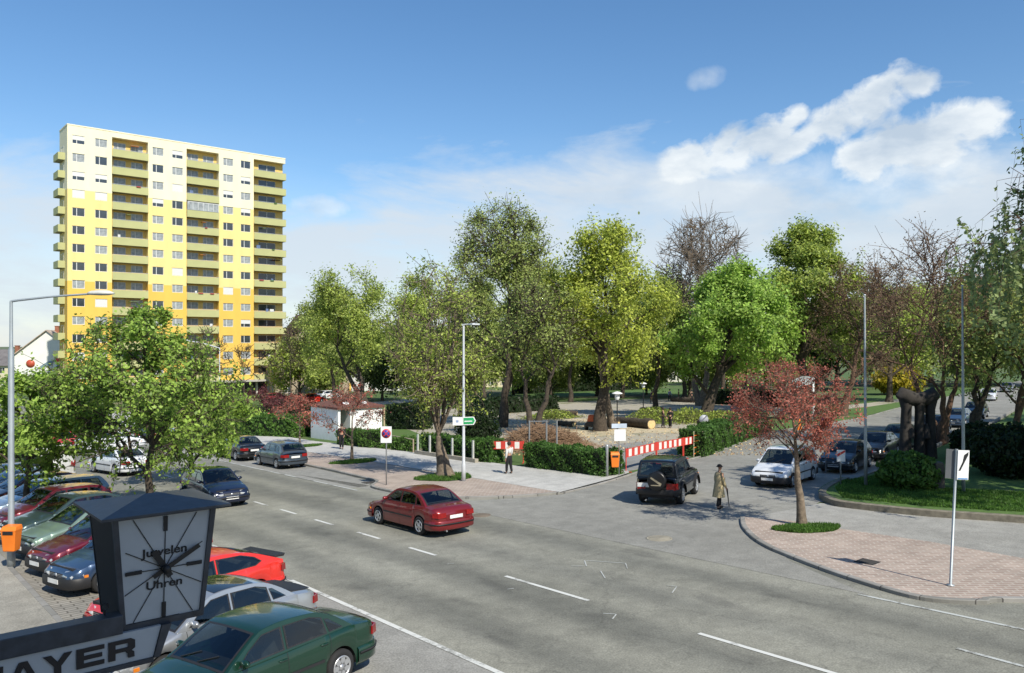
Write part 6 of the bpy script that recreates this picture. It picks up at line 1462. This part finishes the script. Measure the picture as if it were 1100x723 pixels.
def tree(name, label, base, crown, mats, bark, trunk_r=.3, seed=1, limbs=11, subs=9, twigs=6, leaves=24, lsize=.2, spread=.5, shape='ball', cat='tree', group=None, split=1, lean=(0, 0), trunk_to=.55, twig_r=.012, droop=0., dzb=0., clump=1., fill=.35, mixp=(.5, .3, .2)):
    """base (v,u); crown: centre offset (x,y), radii rx ry, z bottom, z top (metres above base)"""
    rng = np.random.default_rng(seed); v, u = base; z0 = gz(u) + dzb; T = empty(name, (v, u, z0)); tag(T, label, cat, group)
    cx, cy, rx, ry, zb, zt = crown; cz, rz = (zb + zt) / 2, (zt - zb) / 2; C = np.array([cx, cy, cz])
    def env(d):   # unit-ball point -> crown
        s = {'ball': 1.0, 'egg': np.clip(1.0 - .42 * d[..., 2], .3, 1.4), 'top': np.clip(1 + .18 * d[..., 2], .6, 1.2), 'cone': np.clip(.85 - .62 * d[..., 2], .12, 1.4), 'vase': np.clip(.9 + .35 * d[..., 2], .4, 1.2)}[shape]
        q = d * np.array([rx, ry, rz]); q[..., 0] *= s; q[..., 1] *= s; return q + C
    tubes = []
    ttop = zb + (zt - zb) * trunk_to; th = np.linspace(0, 1, 9)
    trunks = []
    for sidx in range(split):
        ang = rng.uniform(0, 2 * PI) if split > 1 else 0; ds = (.0 if split == 1 else .22 * (zt) * .5)
        tp = np.array([cx * .8 + lean[0] + math.cos(ang + sidx * 2.4) * ds, cy * .8 + lean[1] + math.sin(ang + sidx * 2.4) * ds, ttop]); tr = curve_pts(np.array([0, 0, 0.]), tp, 9, rng, .018 if trunk_r > .2 else .006)
        tr[0] = (0, 0, -.1); r = trunk_r * (1 if split == 1 else .72) * (1 - th * .72); r[0] *= 1.35; r[1] *= 1.05
        tubes.append((tr, r, 12)); trunks.append((tr, r))
    nodes = []
    for i in range(limbs):
        tr, r = trunks[i % split]; d = rng.normal(size=3); d[2] = -.35 + 1.45 * ((i + .5) / limbs) + rng.normal() * .1; d[2] = min(d[2], .98)
        hr = math.sqrt(max(.05, 1 - d[2] ** 2)); a = i * 2.4 + rng.uniform(-.5, .5); d = np.array([hr * math.cos(a), hr * math.sin(a), d[2]]) * rng.uniform(.66, 1.03)
        tgt = env(d); want = max(zb * .75, min(ttop, tgt[2] - .55 * np.linalg.norm(tgt[:2] - C[:2]) - .1 * rz)); fr = np.clip(want / ttop, .25, 1.0)
        k = min(8, max(1, int(round(fr * 8)))); st = tr[k] ; L = curve_pts(st, tgt, 7, rng, .035, .10 if droop == 0 else .18)
        rr = r[k] * rng.uniform(.42, .62) * np.linspace(1, .16, 7); rr = np.maximum(rr, twig_r * 1.2); tubes.append((L, rr, 6)); nodes.append((L, rr))
    ends = []
    for L, rr in nodes:
        Ln = np.linalg.norm(L[-1] - L[0])
        for j in range(subs):
            f = rng.uniform(.28, 1.0); x = f * 6; k = min(5, int(x)); p = L[k] + (L[k + 1] - L[k]) * (x - k)
            d = rng.normal(size=3); d /= np.linalg.norm(d); out = p - C; out /= np.linalg.norm(out) + 1e-6; d = d * .9 + out * .6 + (L[-1] - L[0]) / Ln * .4; d[2] += .15; d /= np.linalg.norm(d)
            q = p + d * Ln * rng.uniform(.22, .50)
            e = (q - C) / np.array([rx, ry, rz]); s0 = 1.0
            if np.linalg.norm(e) > 1.0: q = C + e / np.linalg.norm(e) * np.array([rx, ry, rz]) * (1 if shape == 'ball' else .95)
            if shape in ('egg', 'cone'):
                zz = (q[2] - cz) / rz; sc = max(.12, (1 - .42 * zz) if shape == 'egg' else (.85 - .62 * zz)); lim = sc * math.sqrt(max(.02, 1 - min(1, zz * zz))); h_ = np.linalg.norm((q[:2] - C[:2]) / np.array([rx, ry]))
                if h_ > lim: q[:2] = C[:2] + (q[:2] - C[:2]) * lim / h_
            S_ = curve_pts(p, q, 4, rng, .05); r0 = max(twig_r * 1.5, rr[k] * .5); tubes.append((S_, np.linspace(r0, twig_r, 4), 4))
            for t in range(twigs):
                f2 = rng.uniform(.25, 1.0); pp = p + (q - p) * f2; dd = rng.normal(size=3); dd /= np.linalg.norm(dd); dd[2] += .2 - droop; ln = np.linalg.norm(q - p) * rng.uniform(.3, .7)
                e_ = pp + dd * ln; tubes.append((np.array([pp, (pp + e_) / 2 + rng.normal(size=3) * ln * .06, e_]), np.array([twig_r, twig_r * .8, twig_r * .5]), 3)); ends.append((pp, e_))
    o = bpy.data.objects.new('trunk', tubes_mesh('trunk', tubes, bark)); COL.objects.link(o); o.parent = T
    if droop:      # long hanging twigs
        t2 = []
        for pp, e_ in ends:
            ln = rng.uniform(.8, 2.6); sw = rng.normal(size=2) * .12; t2.append((np.array([e_, e_ + [sw[0], sw[1], -ln * .5], e_ + [sw[0] * 1.3, sw[1] * 1.3, -ln]]), np.array([.005, .004, .003]), 3))
        tubes.extend(t2); bpy.data.objects.remove(o); o = bpy.data.objects.new('trunk', tubes_mesh('trunk', tubes, bark)); COL.objects.link(o); o.parent = T
        ends = ends[::5] + [(a_[0][0], a_[0][2]) for a_ in t2]
    if leaves:
        A = np.array([e[0] for e in ends]); B = np.array([e[1] for e in ends]); n = len(ends) * leaves; ii = np.repeat(np.arange(len(ends)), leaves)
        t = rng.uniform(0, 1.1, size=(n, 1)) ** .7; sc = rng.uniform(.5, 1.4, size=(len(ends), 1))[ii]
        q = A[ii] + (B[ii] - A[ii]) * t + rng.normal(size=(n, 3)) * spread * sc * clump
        q = q[q[:, 2] > .4]; n = len(q); out = (q - C) / np.array([rx, ry, rz]); out /= np.linalg.norm(out, axis=1)[:, None] + 1e-6
        V = leaf_quads(n, q, lsize, out * .9 + np.array([0, 0, .65]), rng, 1.0)
        cl_ = rng.choice(3, size=len(ends), p=mixp); me = quads_mesh('crown', V, np.where(rng.uniform(size=n) < .7, cl_[ii[:n]], rng.integers(0, 3, size=n)), mats)
        o = bpy.data.objects.new('crown', me); COL.objects.link(o); o.parent = T
    return T
def ptree(name, label, px, py, x0, x1, yt, yb, mats, bark, **k):
    """tree from the photo's foot point and the box of its crown"""
    v, u = G(px, py); return stree(name, label, v, u, x0, x1, yt, yb, mats, bark, px=px, **k)
def stree(name, label, v, u, x0, x1, yt, yb, mats, bark, px=None, rdepth=1., **k):
    D = depth(v, u); z = gz(u) + k.get('dzb', 0)
    if px is None: px = 550 + F * (CA * v - SA * u) / D
    s = D / F; off = ((x0 + x1) / 2 - px) * s; r = (x1 - x0) / 2 * s * (1.1 if D > 40 else 1.0); yt = yt - (2 if D > 40 else 0)
    zt, zb = H - (yt - HZ) * s - z, H - (yb - HZ) * s - z
    return tree(name, label, (v, u), (off * CA, -off * SA, r, r * rdepth, max(.6, zb), zt), mats, bark, **k)
G_maple = LM((0.3, 0.43, 0.08), 'maple_leaf'); G_spring = LM((0.36, 0.43, 0.09), 'spring_leaf'); G_yel = LM((0.44, 0.49, 0.08), 'yellow_green_leaf'); G_bright = LM((0.33, 0.48, 0.09), 'bright_leaf')
G_olive = LM((0.33, 0.39, 0.11), 'olive_leaf'); G_dark = LM((.07, .11, .03), 'dark_leaf'); G_redl = LM((0.42, 0.14, 0.1), 'red_leaf'); G_mag = LM((.17, .055, .06), 'magenta_leaf')
G_brown = LM((0.26, 0.19, 0.11), 'brown_leaf'); G_will = LM((0.3, 0.37, 0.15), 'willow_leaf'); G_bud = LM((.16, .15, .06), 'bud_leaf'); G_forsy = LM((.45, .36, .03), 'yellow_blossom')
# young street trees on the left
ptree('maple_tree', 'leafy young tree rising behind the clock roof in front of the yellow tower', 163, 562, 40, 262, 328, 535, G_maple, M_bark, trunk_r=.15, seed=3, limbs=34, subs=10, twigs=7, leaves=9, lsize=.078, spread=.11, shape='egg', trunk_to=.95, fill=.2)
ptree('maple_tree', 'leafy young tree behind the left street lamp', 28, 560, -45, 112, 404, 520, G_maple, M_bark, trunk_r=.14, seed=8, limbs=18, subs=9, twigs=6, leaves=16, lsize=.085, spread=.13, shape='ball', trunk_to=.8)
ptree('maple_tree', 'leafy young tree on the square beyond the other two', 205, 520, 150, 262, 405, 508, G_maple, M_bark, trunk_r=.14, seed=9, limbs=14, subs=9, twigs=6, leaves=20, lsize=.10, spread=.16, trunk_to=.7)
# red leaved ornamental trees
ptree('cherry_plum_tree', 'red leaved tree on the brick island, its stem in a grass patch', 862, 567, 778, 926, 388, 505, G_redl, M_barkg, trunk_r=.17, seed=5, limbs=17, subs=9, twigs=6, leaves=12, lsize=.042, spread=.08, shape='vase', trunk_to=.28, twig_r=.008)
ptree('cherry_plum_tree', 'thin red budded sapling in a grass patch left of the no stopping sign', 378, 496, 345, 412, 414, 470, G_redl, M_barkg, trunk_r=.10, seed=6, limbs=9, subs=6, twigs=5, leaves=5, lsize=.07, spread=.14, trunk_to=.4, twig_r=.012, dzb=.1)
ptree('cherry_plum_tree', 'small brown red sapling left of the kiosk', 322, 478, 296, 348, 426, 460, G_redl, M_barkg, trunk_r=.08, seed=7, limbs=9, subs=6, twigs=5, leaves=4, lsize=.09, spread=.16, trunk_to=.4)
ptree('cherry_plum_tree', 'magenta blossomed tree above the broad leafy hedge', 282, 458, 255, 306, 420, 450, G_mag, M_barkr, trunk_r=.1, seed=17, limbs=9, subs=6, twigs=5, leaves=6, lsize=.10, spread=.2, trunk_to=.4)
# tall park trees
ptree('chestnut_tree', 'sparsely leafed thick stemmed tree on the pavement in its own grass patch', 478, 513, 418, 520, 280, 480, G_spring, M_barkg, trunk_r=.44, seed=21, limbs=16, subs=9, twigs=6, leaves=12, lsize=.075, spread=.18, trunk_to=.06, twig_r=.018, shape='vase', dzb=.1)
ptree('chestnut_tree', 'broad round green tree at the left end of the park', 397, 452, 330, 420, 290, 432, G_spring, M_bark, trunk_r=.5, seed=22, limbs=15, subs=9, twigs=7, leaves=22, lsize=.13, spread=.36, trunk_to=.4, split=2)
ptree('lime_tree', 'tallest tree of the park with an airy green crown', 540, 459, 484, 592, 221, 432, G_olive, M_bark, trunk_r=.52, seed=23, limbs=24, subs=11, twigs=8, leaves=15, lsize=.11, spread=.32, trunk_to=.5, split=2, twig_r=.03)
ptree('locust_tree', 'dark forked tree nearly bare behind the brushwood heap', 574, 470, 532, 626, 300, 424, G_olive, M_bark, trunk_r=.42, seed=24, limbs=13, subs=8, twigs=5, leaves=9, lsize=.11, spread=.3, trunk_to=.25, split=2, twig_r=.028, shape='vase')
ptree('lime_tree', 'large yellow green tree above the felled trunk', 645, 463, 588, 716, 246, 426, G_yel, M_bark, trunk_r=.50, seed=25, limbs=19, subs=10, twigs=7, leaves=23, lsize=.13, spread=.34, trunk_to=.55)
ptree('chestnut_tree', 'bright green tree with low drooping boughs right of the workers', 757, 450, 722, 858, 284, 434, G_bright, M_bark, trunk_r=.62, seed=26, limbs=19, subs=10, twigs=7, leaves=26, lsize=.165, spread=.34, trunk_to=.5, shape='egg', lean=(.5, .3))
ptree('bare_tree', 'bare rounded tree standing high behind the bright green one', 752, 436, 706, 806, 234, 392, G_bud, M_barkg, trunk_r=.6, seed=27, limbs=20, subs=12, twigs=10, leaves=0, trunk_to=.3, split=2, twig_r=.035)
ptree('poplar_tree', 'tall pointed green tree behind the red leaved tree', 862, 443, 806, 926, 244, 420, G_spring, M_bark, trunk_r=.6, seed=28, limbs=19, subs=10, twigs=7, leaves=34, lsize=.17, spread=.42, trunk_to=.7, shape='egg', mixp=(.4, .3, .3))
ptree('locust_tree', 'brownish budding tree left of the left flagpole', 905, 447, 872, 985, 274, 432, G_brown, M_barkr, trunk_r=.4, seed=29, limbs=16, subs=9, twigs=6, leaves=11, lsize=.10, spread=.35, trunk_to=.4, twig_r=.025)
ptree('locust_tree', 'spreading dark limbed tree with bare red brown top behind the sculpture', 1012, 478, 930, 1072, 250, 440, G_brown, M_barkr, trunk_r=.38, seed=30, limbs=19, subs=9, twigs=6, leaves=4, lsize=.07, spread=.25, trunk_to=.22, split=3, twig_r=.02)
ptree('chestnut_tree', 'dark green tree between the two flagpoles and the willow', 1045, 470, 1000, 1110, 300, 440, G_olive, M_bark, trunk_r=.38, seed=31, limbs=15, subs=9, twigs=7, leaves=24, lsize=.11, spread=.35, trunk_to=.45, split=2)
ptree('chestnut_tree', 'green tree behind the locust trees left of the side street', 955, 432, 905, 1010, 315, 420, G_spring, M_bark, trunk_r=.4, seed=32, limbs=13, subs=9, twigs=6, leaves=34, lsize=.2, spread=.6)
# leaning pale trunk under the yellow green tree
v, u, z = onroad(660, 461); T = empty('leaning_tree', (v, u, z)); tag(T, 'pale leaning bare trunk beside the large yellow green tree', 'tree'); s_ = depth(v, u) / F
m = MB(); m.tube([(0, 0, -.1), tuple(R_ * (-6 * s_) + Vector((0, 0, 1.6))), tuple(R_ * (-12 * s_) + Vector((0, 0, 4.2))), tuple(R_ * (-15 * s_) + Vector((0, .2, 7.0))), tuple(R_ * (-22 * s_) + Vector((0, .2, 9.5)))], [.38, .30, .26, .2, .1], 12); m.build('trunk', M_barkg, T)
ptree('lime_tree', 'slender tree right of the leaning trunk, at the near edge of the clearing', 703, 447, 680, 735, 300, 420, G_spring, M_bark, trunk_r=.3, seed=33, limbs=11, subs=8, twigs=6, leaves=30, lsize=.14, spread=.4)
for i, (px, py, x0, x1, yt, ms, lb) in enumerate(((613, 432, 575, 650, 300, G_spring, 'second row park tree left of the large yellow green tree'), (668, 428, 630, 712, 300, G_olive, 'second row park tree right of the leaning trunk'), (735, 428, 692, 770, 300, G_spring, 'second row park tree left of the bright green tree'),
        (520, 436, 478, 556, 305, G_olive, 'second row park tree behind the slim lamp column'), (452, 436, 412, 496, 300, G_spring, 'second row park tree behind the pavement tree'), (360, 436, 312, 392, 312, G_olive, 'olive green tree right beside the yellow tower'), (590, 430, 548, 628, 285, G_olive, 'slim second row tree behind the forked dark tree'), (775, 432, 740, 828, 300, G_dark, 'dark second row tree behind the bright green tree'))):
    ptree('park_tree', lb, px, py, x0, x1, yt, 418, ms, M_bark, trunk_r=.32, seed=40 + i, limbs=15, subs=9, twigs=6, leaves=26, lsize=.16, spread=.42, group='second row of park trees')
for i, (px, yt, lb) in enumerate(((262, 372, 'small bare tree before the yellow tower, right of the far lamp'), (312, 350, 'thin bare tree at the right corner of the yellow tower'), (222, 352, 'thin bare tree before the yellow tower, nearest the leafy young tree'))):
    v, u = G(px, 438); stree('bare_tree', lb, v, u, px - 24, px + 24, yt, 416, G_bud, M_bark, trunk_r=.16, seed=60 + i, limbs=9, subs=6, twigs=5, leaves=2 if i == 1 else 0, lsize=.2, trunk_to=.3, twig_r=.03, group='thin bare trees before the tower', rdepth=.8)
# willow overhead at the right edge, its shade falls on the lawn
tree('willow_tree', 'tall weeping willow hanging in from the right edge of the photo', (36.5, 4.0), (-1.8, 2.2, 6.4, 6.4, 4.2, 15.6), G_will, M_barkr, trunk_r=.5, seed=71, limbs=20, subs=12, twigs=7, leaves=34, lsize=.10, spread=.07, droop=.55, dzb=.2, trunk_to=.5)
tree('lime_tree', 'tree outside the right edge whose shade falls on the sculpture and shrubs', (45.5, 7.5), (.5, 0, 5.6, 5.6, 3.2, 14.5), G_olive, M_bark, trunk_r=.4, seed=75, limbs=18, subs=10, twigs=7, leaves=20, lsize=.15, spread=.4, dzb=.2, group='shade trees outside the right edge')
tree('lime_tree', 'tree outside the right edge whose shade falls on the side street', (57, 9), (0, 0, 6, 6, 3.2, 15), G_olive, M_bark, trunk_r=.4, seed=76, limbs=18, subs=10, twigs=7, leaves=20, lsize=.16, spread=.4, dzb=.2, group='shade trees outside the right edge')
tree('park_tree', 'loose olive green tree at the right edge behind the willow', (54, 17), (0, 0, 5.0, 5.0, 2.2, 9.5), G_olive, M_barkr, trunk_r=.3, seed=72, limbs=16, subs=9, twigs=7, leaves=9, lsize=.11, spread=.35, split=2, dzb=.2)
tree('park_tree', 'loose olive green tree further up the side street at the right edge', (74, 18), (0, 0, 6.0, 6.0, 2.5, 11), G_olive, M_barkr, trunk_r=.3, seed=73, limbs=16, subs=9, twigs=7, leaves=10, lsize=.15, spread=.45, split=2, dzb=.2)
# far belt beyond the park
belt = [(150, 336), (205, 348), (268, 350), (330, 352), (372, 350), (425, 352), (470, 356), (530, 350), (590, 356), (640, 350), (690, 352), (740, 350), (800, 340), (850, 345), (900, 335), (950, 330), (1000, 322), (1060, 318), (1110, 310)]
protos = []
for i in range(4):
    T = tree('far_tree', 'x', (0, 0), (0, 0, 7.5, 7.5, 1.0, 12), [G_olive, G_spring, G_dark, G_brown][i], M_bark, trunk_r=.35, seed=90 + i, limbs=13, subs=8, twigs=5, leaves=26, lsize=.30, spread=.8, cat='tree')
    protos.append(T)
usedp = set(); random.seed(4)
places = ['behind the left end of the square', 'behind the yellow tower on its left', 'directly behind the yellow tower', 'behind the brown roofed house', 'behind the broad round tree', 'behind the white shop', 'behind the white shop on its right', 'behind the tallest park tree', 'behind the tall cream house', 'behind the large yellow green tree', 'behind the pale yellow house', 'behind the slender tree of the clearing', 'behind the bare rounded tree', 'behind the pointed green tree', 'behind the brownish budding tree', 'left of the sculpture beyond the street', 'behind the spreading dark limbed tree', 'beyond the far end of the side street', 'beyond the street at the right edge']
for i, (px, yt) in enumerate(belt):
    if 200 < px < 300: continue
    k = [0, 1, 0, 2, 1, 0, 2, 1, 0, 2, 0, 1, 2, 0, 3, 2, 0, 3, 2][i]
    Y = 205 + 12 * math.sin(i * 2.3) if px < 780 else 150 + 15 * math.sin(i * 1.7); x, y = at(px, Y)
    o = protos[k] if k not in usedp else copy_tree(protos[k]); usedp.add(k)
    hh = H - (yt - HZ) * Y / F + 2.9; s = hh / 12; o.location = (x, y, gz(y)); o.scale = (s * 1.1, s * 1.1, s); o.rotation_euler = (0, 0, i * 1.3)
    tag(o, ['olive green tree of the far belt ', 'light green tree of the far belt ', 'dark green tree of the far belt ', 'brownish tree of the far belt '][k] + places[i], 'tree', 'far belt of trees beyond the park')
for i, px in enumerate(range(322, 900, 46)):
    Y = 128 + 9 * math.sin(i * 2.7); x, y = at(px + 6 * math.sin(i * 5), Y); k = [1, 0, 2, 1, 0][i % 5]; o = copy_tree(protos[k])
    s = (H - (372 + 12 * math.sin(i * 3.3) - HZ) * Y / F + 2.9) / 12; o.location = (x, y, gz(y)); o.scale = (s * .95, s * .95, s); o.rotation_euler = (0, 0, i * 2.1)
    tag(o, ['olive green', 'light green', 'dark green'][k] + ' low tree of the park\'s back row, ' + ['right of the yellow tower', 'in front of the brown roofed house', 'before the yellow shop', 'left of the white shop', 'before the white shop', 'right of the white shop', 'left of the slim lamp column', 'behind the green sign', 'left behind the tallest park tree', 'right behind the tallest park tree', 'behind the forked dark tree', 'before the tall cream house', 'left behind the large yellow green tree', 'right behind the large yellow green tree', 'behind the slender tree', 'left behind the bright green tree', 'right behind the bright green tree', 'behind the red leaved tree'][min(i, 17)], 'tree', 'back row of low park trees')
v, u = G(966, 424); blob('forsythia', 'yellow flowering bush behind the limbs of the dark tree', (v, u), (3.5, 3.5, 2.2), G_forsy, .3, 25, 3, 'bush')
for i, (px, py, r, lb) in enumerate(((243, 444, 1.5, 'pink red shrub right of the far lamp'), (300, 438, 1.3, 'deep red round shrub at the foot of the yellow tower'), (316, 437, 1.4, 'small deep red shrub beside the dark red car'))):
    v, u = G(px, py); blob('red_shrub', lb, (v, u), (r, r, r * .6), G_mag if i != 2 else G_redl, .14, 60, 5 + i, 'bush', 'red shrubs before the tower')
# ---- brushwood heap, cut boughs, grass tufts
def sticks(name, label, c, rx, ry, h, n, m_, seed=1, leaf=None, r=.015, kind='stuff', L=1.3):
    rng = np.random.default_rng(seed); v, u = c; tubes = []
    for i in range(n):
        p = rng.normal(size=2) * [rx * .5, ry * .5]; d2 = (p[0] / rx) ** 2 + (p[1] / ry) ** 2; z = max(.05, h * (1 - d2) * rng.uniform(.05, 1)); a = rng.uniform(0, 2 * PI); l_ = rng.uniform(.4, 1) * L
        q = np.array([p[0], p[1], z]); d = np.array([math.cos(a), math.sin(a), rng.normal() * .35]) * l_ / 2
        k = rng.normal(size=3) * .12 * l_; tubes.append((np.array([q - d, q + k * .5, q + d]), np.array([r, r * .8, r * .4]), 3))
    o = bpy.data.objects.new(name, tubes_mesh(name, tubes, m_)); COL.objects.link(o); o.location = (v, u, gz(u)); o['kind'] = kind; o['label'] = label; o['category'] = 'branches'
    if leaf:
        n2 = n * 5; q = rng.normal(size=(n2, 3)) * [rx * .5, ry * .5, 1]; q[:, 2] = np.abs(h * (1 - np.clip((q[:, 0] / rx) ** 2 + (q[:, 1] / ry) ** 2, 0, .95))) * rng.uniform(.1, 1.1, size=n2)
        me = quads_mesh('cut_leaves', leaf_quads(n2, q, .12, None, rng), rng.integers(0, 3, size=n2), leaf); o2 = bpy.data.objects.new('cut_leaves', me); COL.objects.link(o2); o2.parent = o
M_twig = mat('twig_brown', (.27, .17, .10), .9, var=.3)
for i, (px, py, rx_, h_) in enumerate(((582, 482, 2.4, 1.7), (602, 480, 2.0, 1.2), (566, 480, 1.8, 1.3))):
    sticks('brushwood', ['big heap of brown brushwood behind the long hedge', 'right hand part of the brushwood heap', 'left hand part of the brushwood heap'][i], G(px, py), rx_, 2.2, h_, 1500, M_twig, i + 1, r=.016)
for i, (px, py, rx_, h_, lb) in enumerate(((702, 452, 4.0, 1.2, 'cut leafy boughs behind the workers'), (738, 453, 3.5, 1.2, 'cut leafy boughs right of the workers'), (775, 452, 3.0, .9, 'cut boughs by the small logs on the right'), (595, 449, 3.0, .8, 'cut leafy branches at the left of the clearing'))):
    sticks('cut_boughs', lb, G(px, py), rx_, 2.4, h_, 420, M_bark, i + 11, leaf=G_spring)
# mown sticks and litter on the clearing, one sheet of small chips
rng = np.random.default_rng(77); n = 5000; q = np.zeros((n, 3))
for i in range(n):
    a = G(rng.uniform(500, 830), rng.uniform(440, 490)); q[i] = (a[0], a[1], gz(a[1]) + .04)
me = quads_mesh('wood_chips', leaf_quads(n, q, .07, np.tile([0, 0, 1.5], (n, 1)), rng), rng.integers(0, 2, size=n), [M_twig, M_cut]); o = bpy.data.objects.new('wood_chips', me); COL.objects.link(o); tag(o, 'wood chips and twigs scattered over the clearing', None, None, 'stuff')
def tuft(name, label, poly, n, hgt, dz, m_list, seed=1):
    rng = np.random.default_rng(seed); P_ = np.array(poly); lo, hi = P_.min(0), P_.max(0); pts = []
    def inside(x, y):
        c = False; j = len(P_) - 1
        for i in range(len(P_)):
            if (P_[i][1] > y) != (P_[j][1] > y) and x < (P_[j][0] - P_[i][0]) * (y - P_[i][1]) / (P_[j][1] - P_[i][1]) + P_[i][0]: c = not c
            j = i
        return c
    while len(pts) < n:
        x, y = rng.uniform(lo, hi)
        if inside(x, y): pts.append((x, y, gz(y) + dz))
    q = np.array(pts); a = rng.uniform(0, 2 * PI, size=n); w_ = np.stack([np.cos(a), np.sin(a), np.zeros(n)], 1) * .018; t = rng.normal(size=(n, 3)) * .03; t[:, 2] = hgt * rng.uniform(.5, 1.2, size=n)
    V = np.empty((n, 4, 3)); V[:, 0] = q - w_; V[:, 1] = q + w_; V[:, 2] = q + t + w_ * .2; V[:, 3] = q + t - w_ * .2
    me = quads_mesh(name, V.reshape(-1, 3), rng.integers(0, len(m_list), size=n), m_list); o = bpy.data.objects.new(name, me); COL.objects.link(o); tag(o, label, None, None, 'stuff')
G_gr = LM((.10, .20, .035), 'grass_blade')
def ell(px, py, rx_, ry_, k=18, rot=0.):
    v, u = G(px, py); out = []
    for i in range(k):
        a = 2 * PI * i / k; x, y = rx_ * math.cos(a) * (1 + .12 * math.sin(3 * a)), ry_ * math.sin(a); out.append((v + x * math.cos(rot) - y * math.sin(rot), u + x * math.sin(rot) + y * math.cos(rot)))
    return out
for nm, px, py, a_, b_, dz, lb in (('grass_patch', 868, 571, 1.15, .62, .09, 'grass patch around the stem of the red leaved tree'), ('grass_patch', 478, 515, 1.5, 1.35, .105, 'grass patch around the thick pavement tree'), ('grass_patch', 381, 498, 1.5, .9, .105, 'grass patch around the thin red budded sapling'), ('grass_patch', 326, 481, 1.5, .8, .105, 'grass patch around the small brown red sapling')):
    e_ = ell(px, py, a_, b_, rot=-.55 if px > 800 else 0.); sheet('soil_patch', e_, dz + .006, mat('soil_green', (.035, .06, .015), .95, var=.4)); tuft(nm, lb, e_, 5200 if px > 800 else 3000, .10, dz, G_gr, int(px))
lp = [(p.x + .3, p.y + .2) for p in LKs[6:-1]]
lawn_in = [G(905, 522), G(897, 530), G(905, 541), G(1000, 551), G(1100, 557), G(1100, 535), G(1000, 530), G(950, 515)]
tuft('grass', 'rough grass along the edge of the right hand lawn', lawn_in, 26000, .09, .22, G_gr, 9)
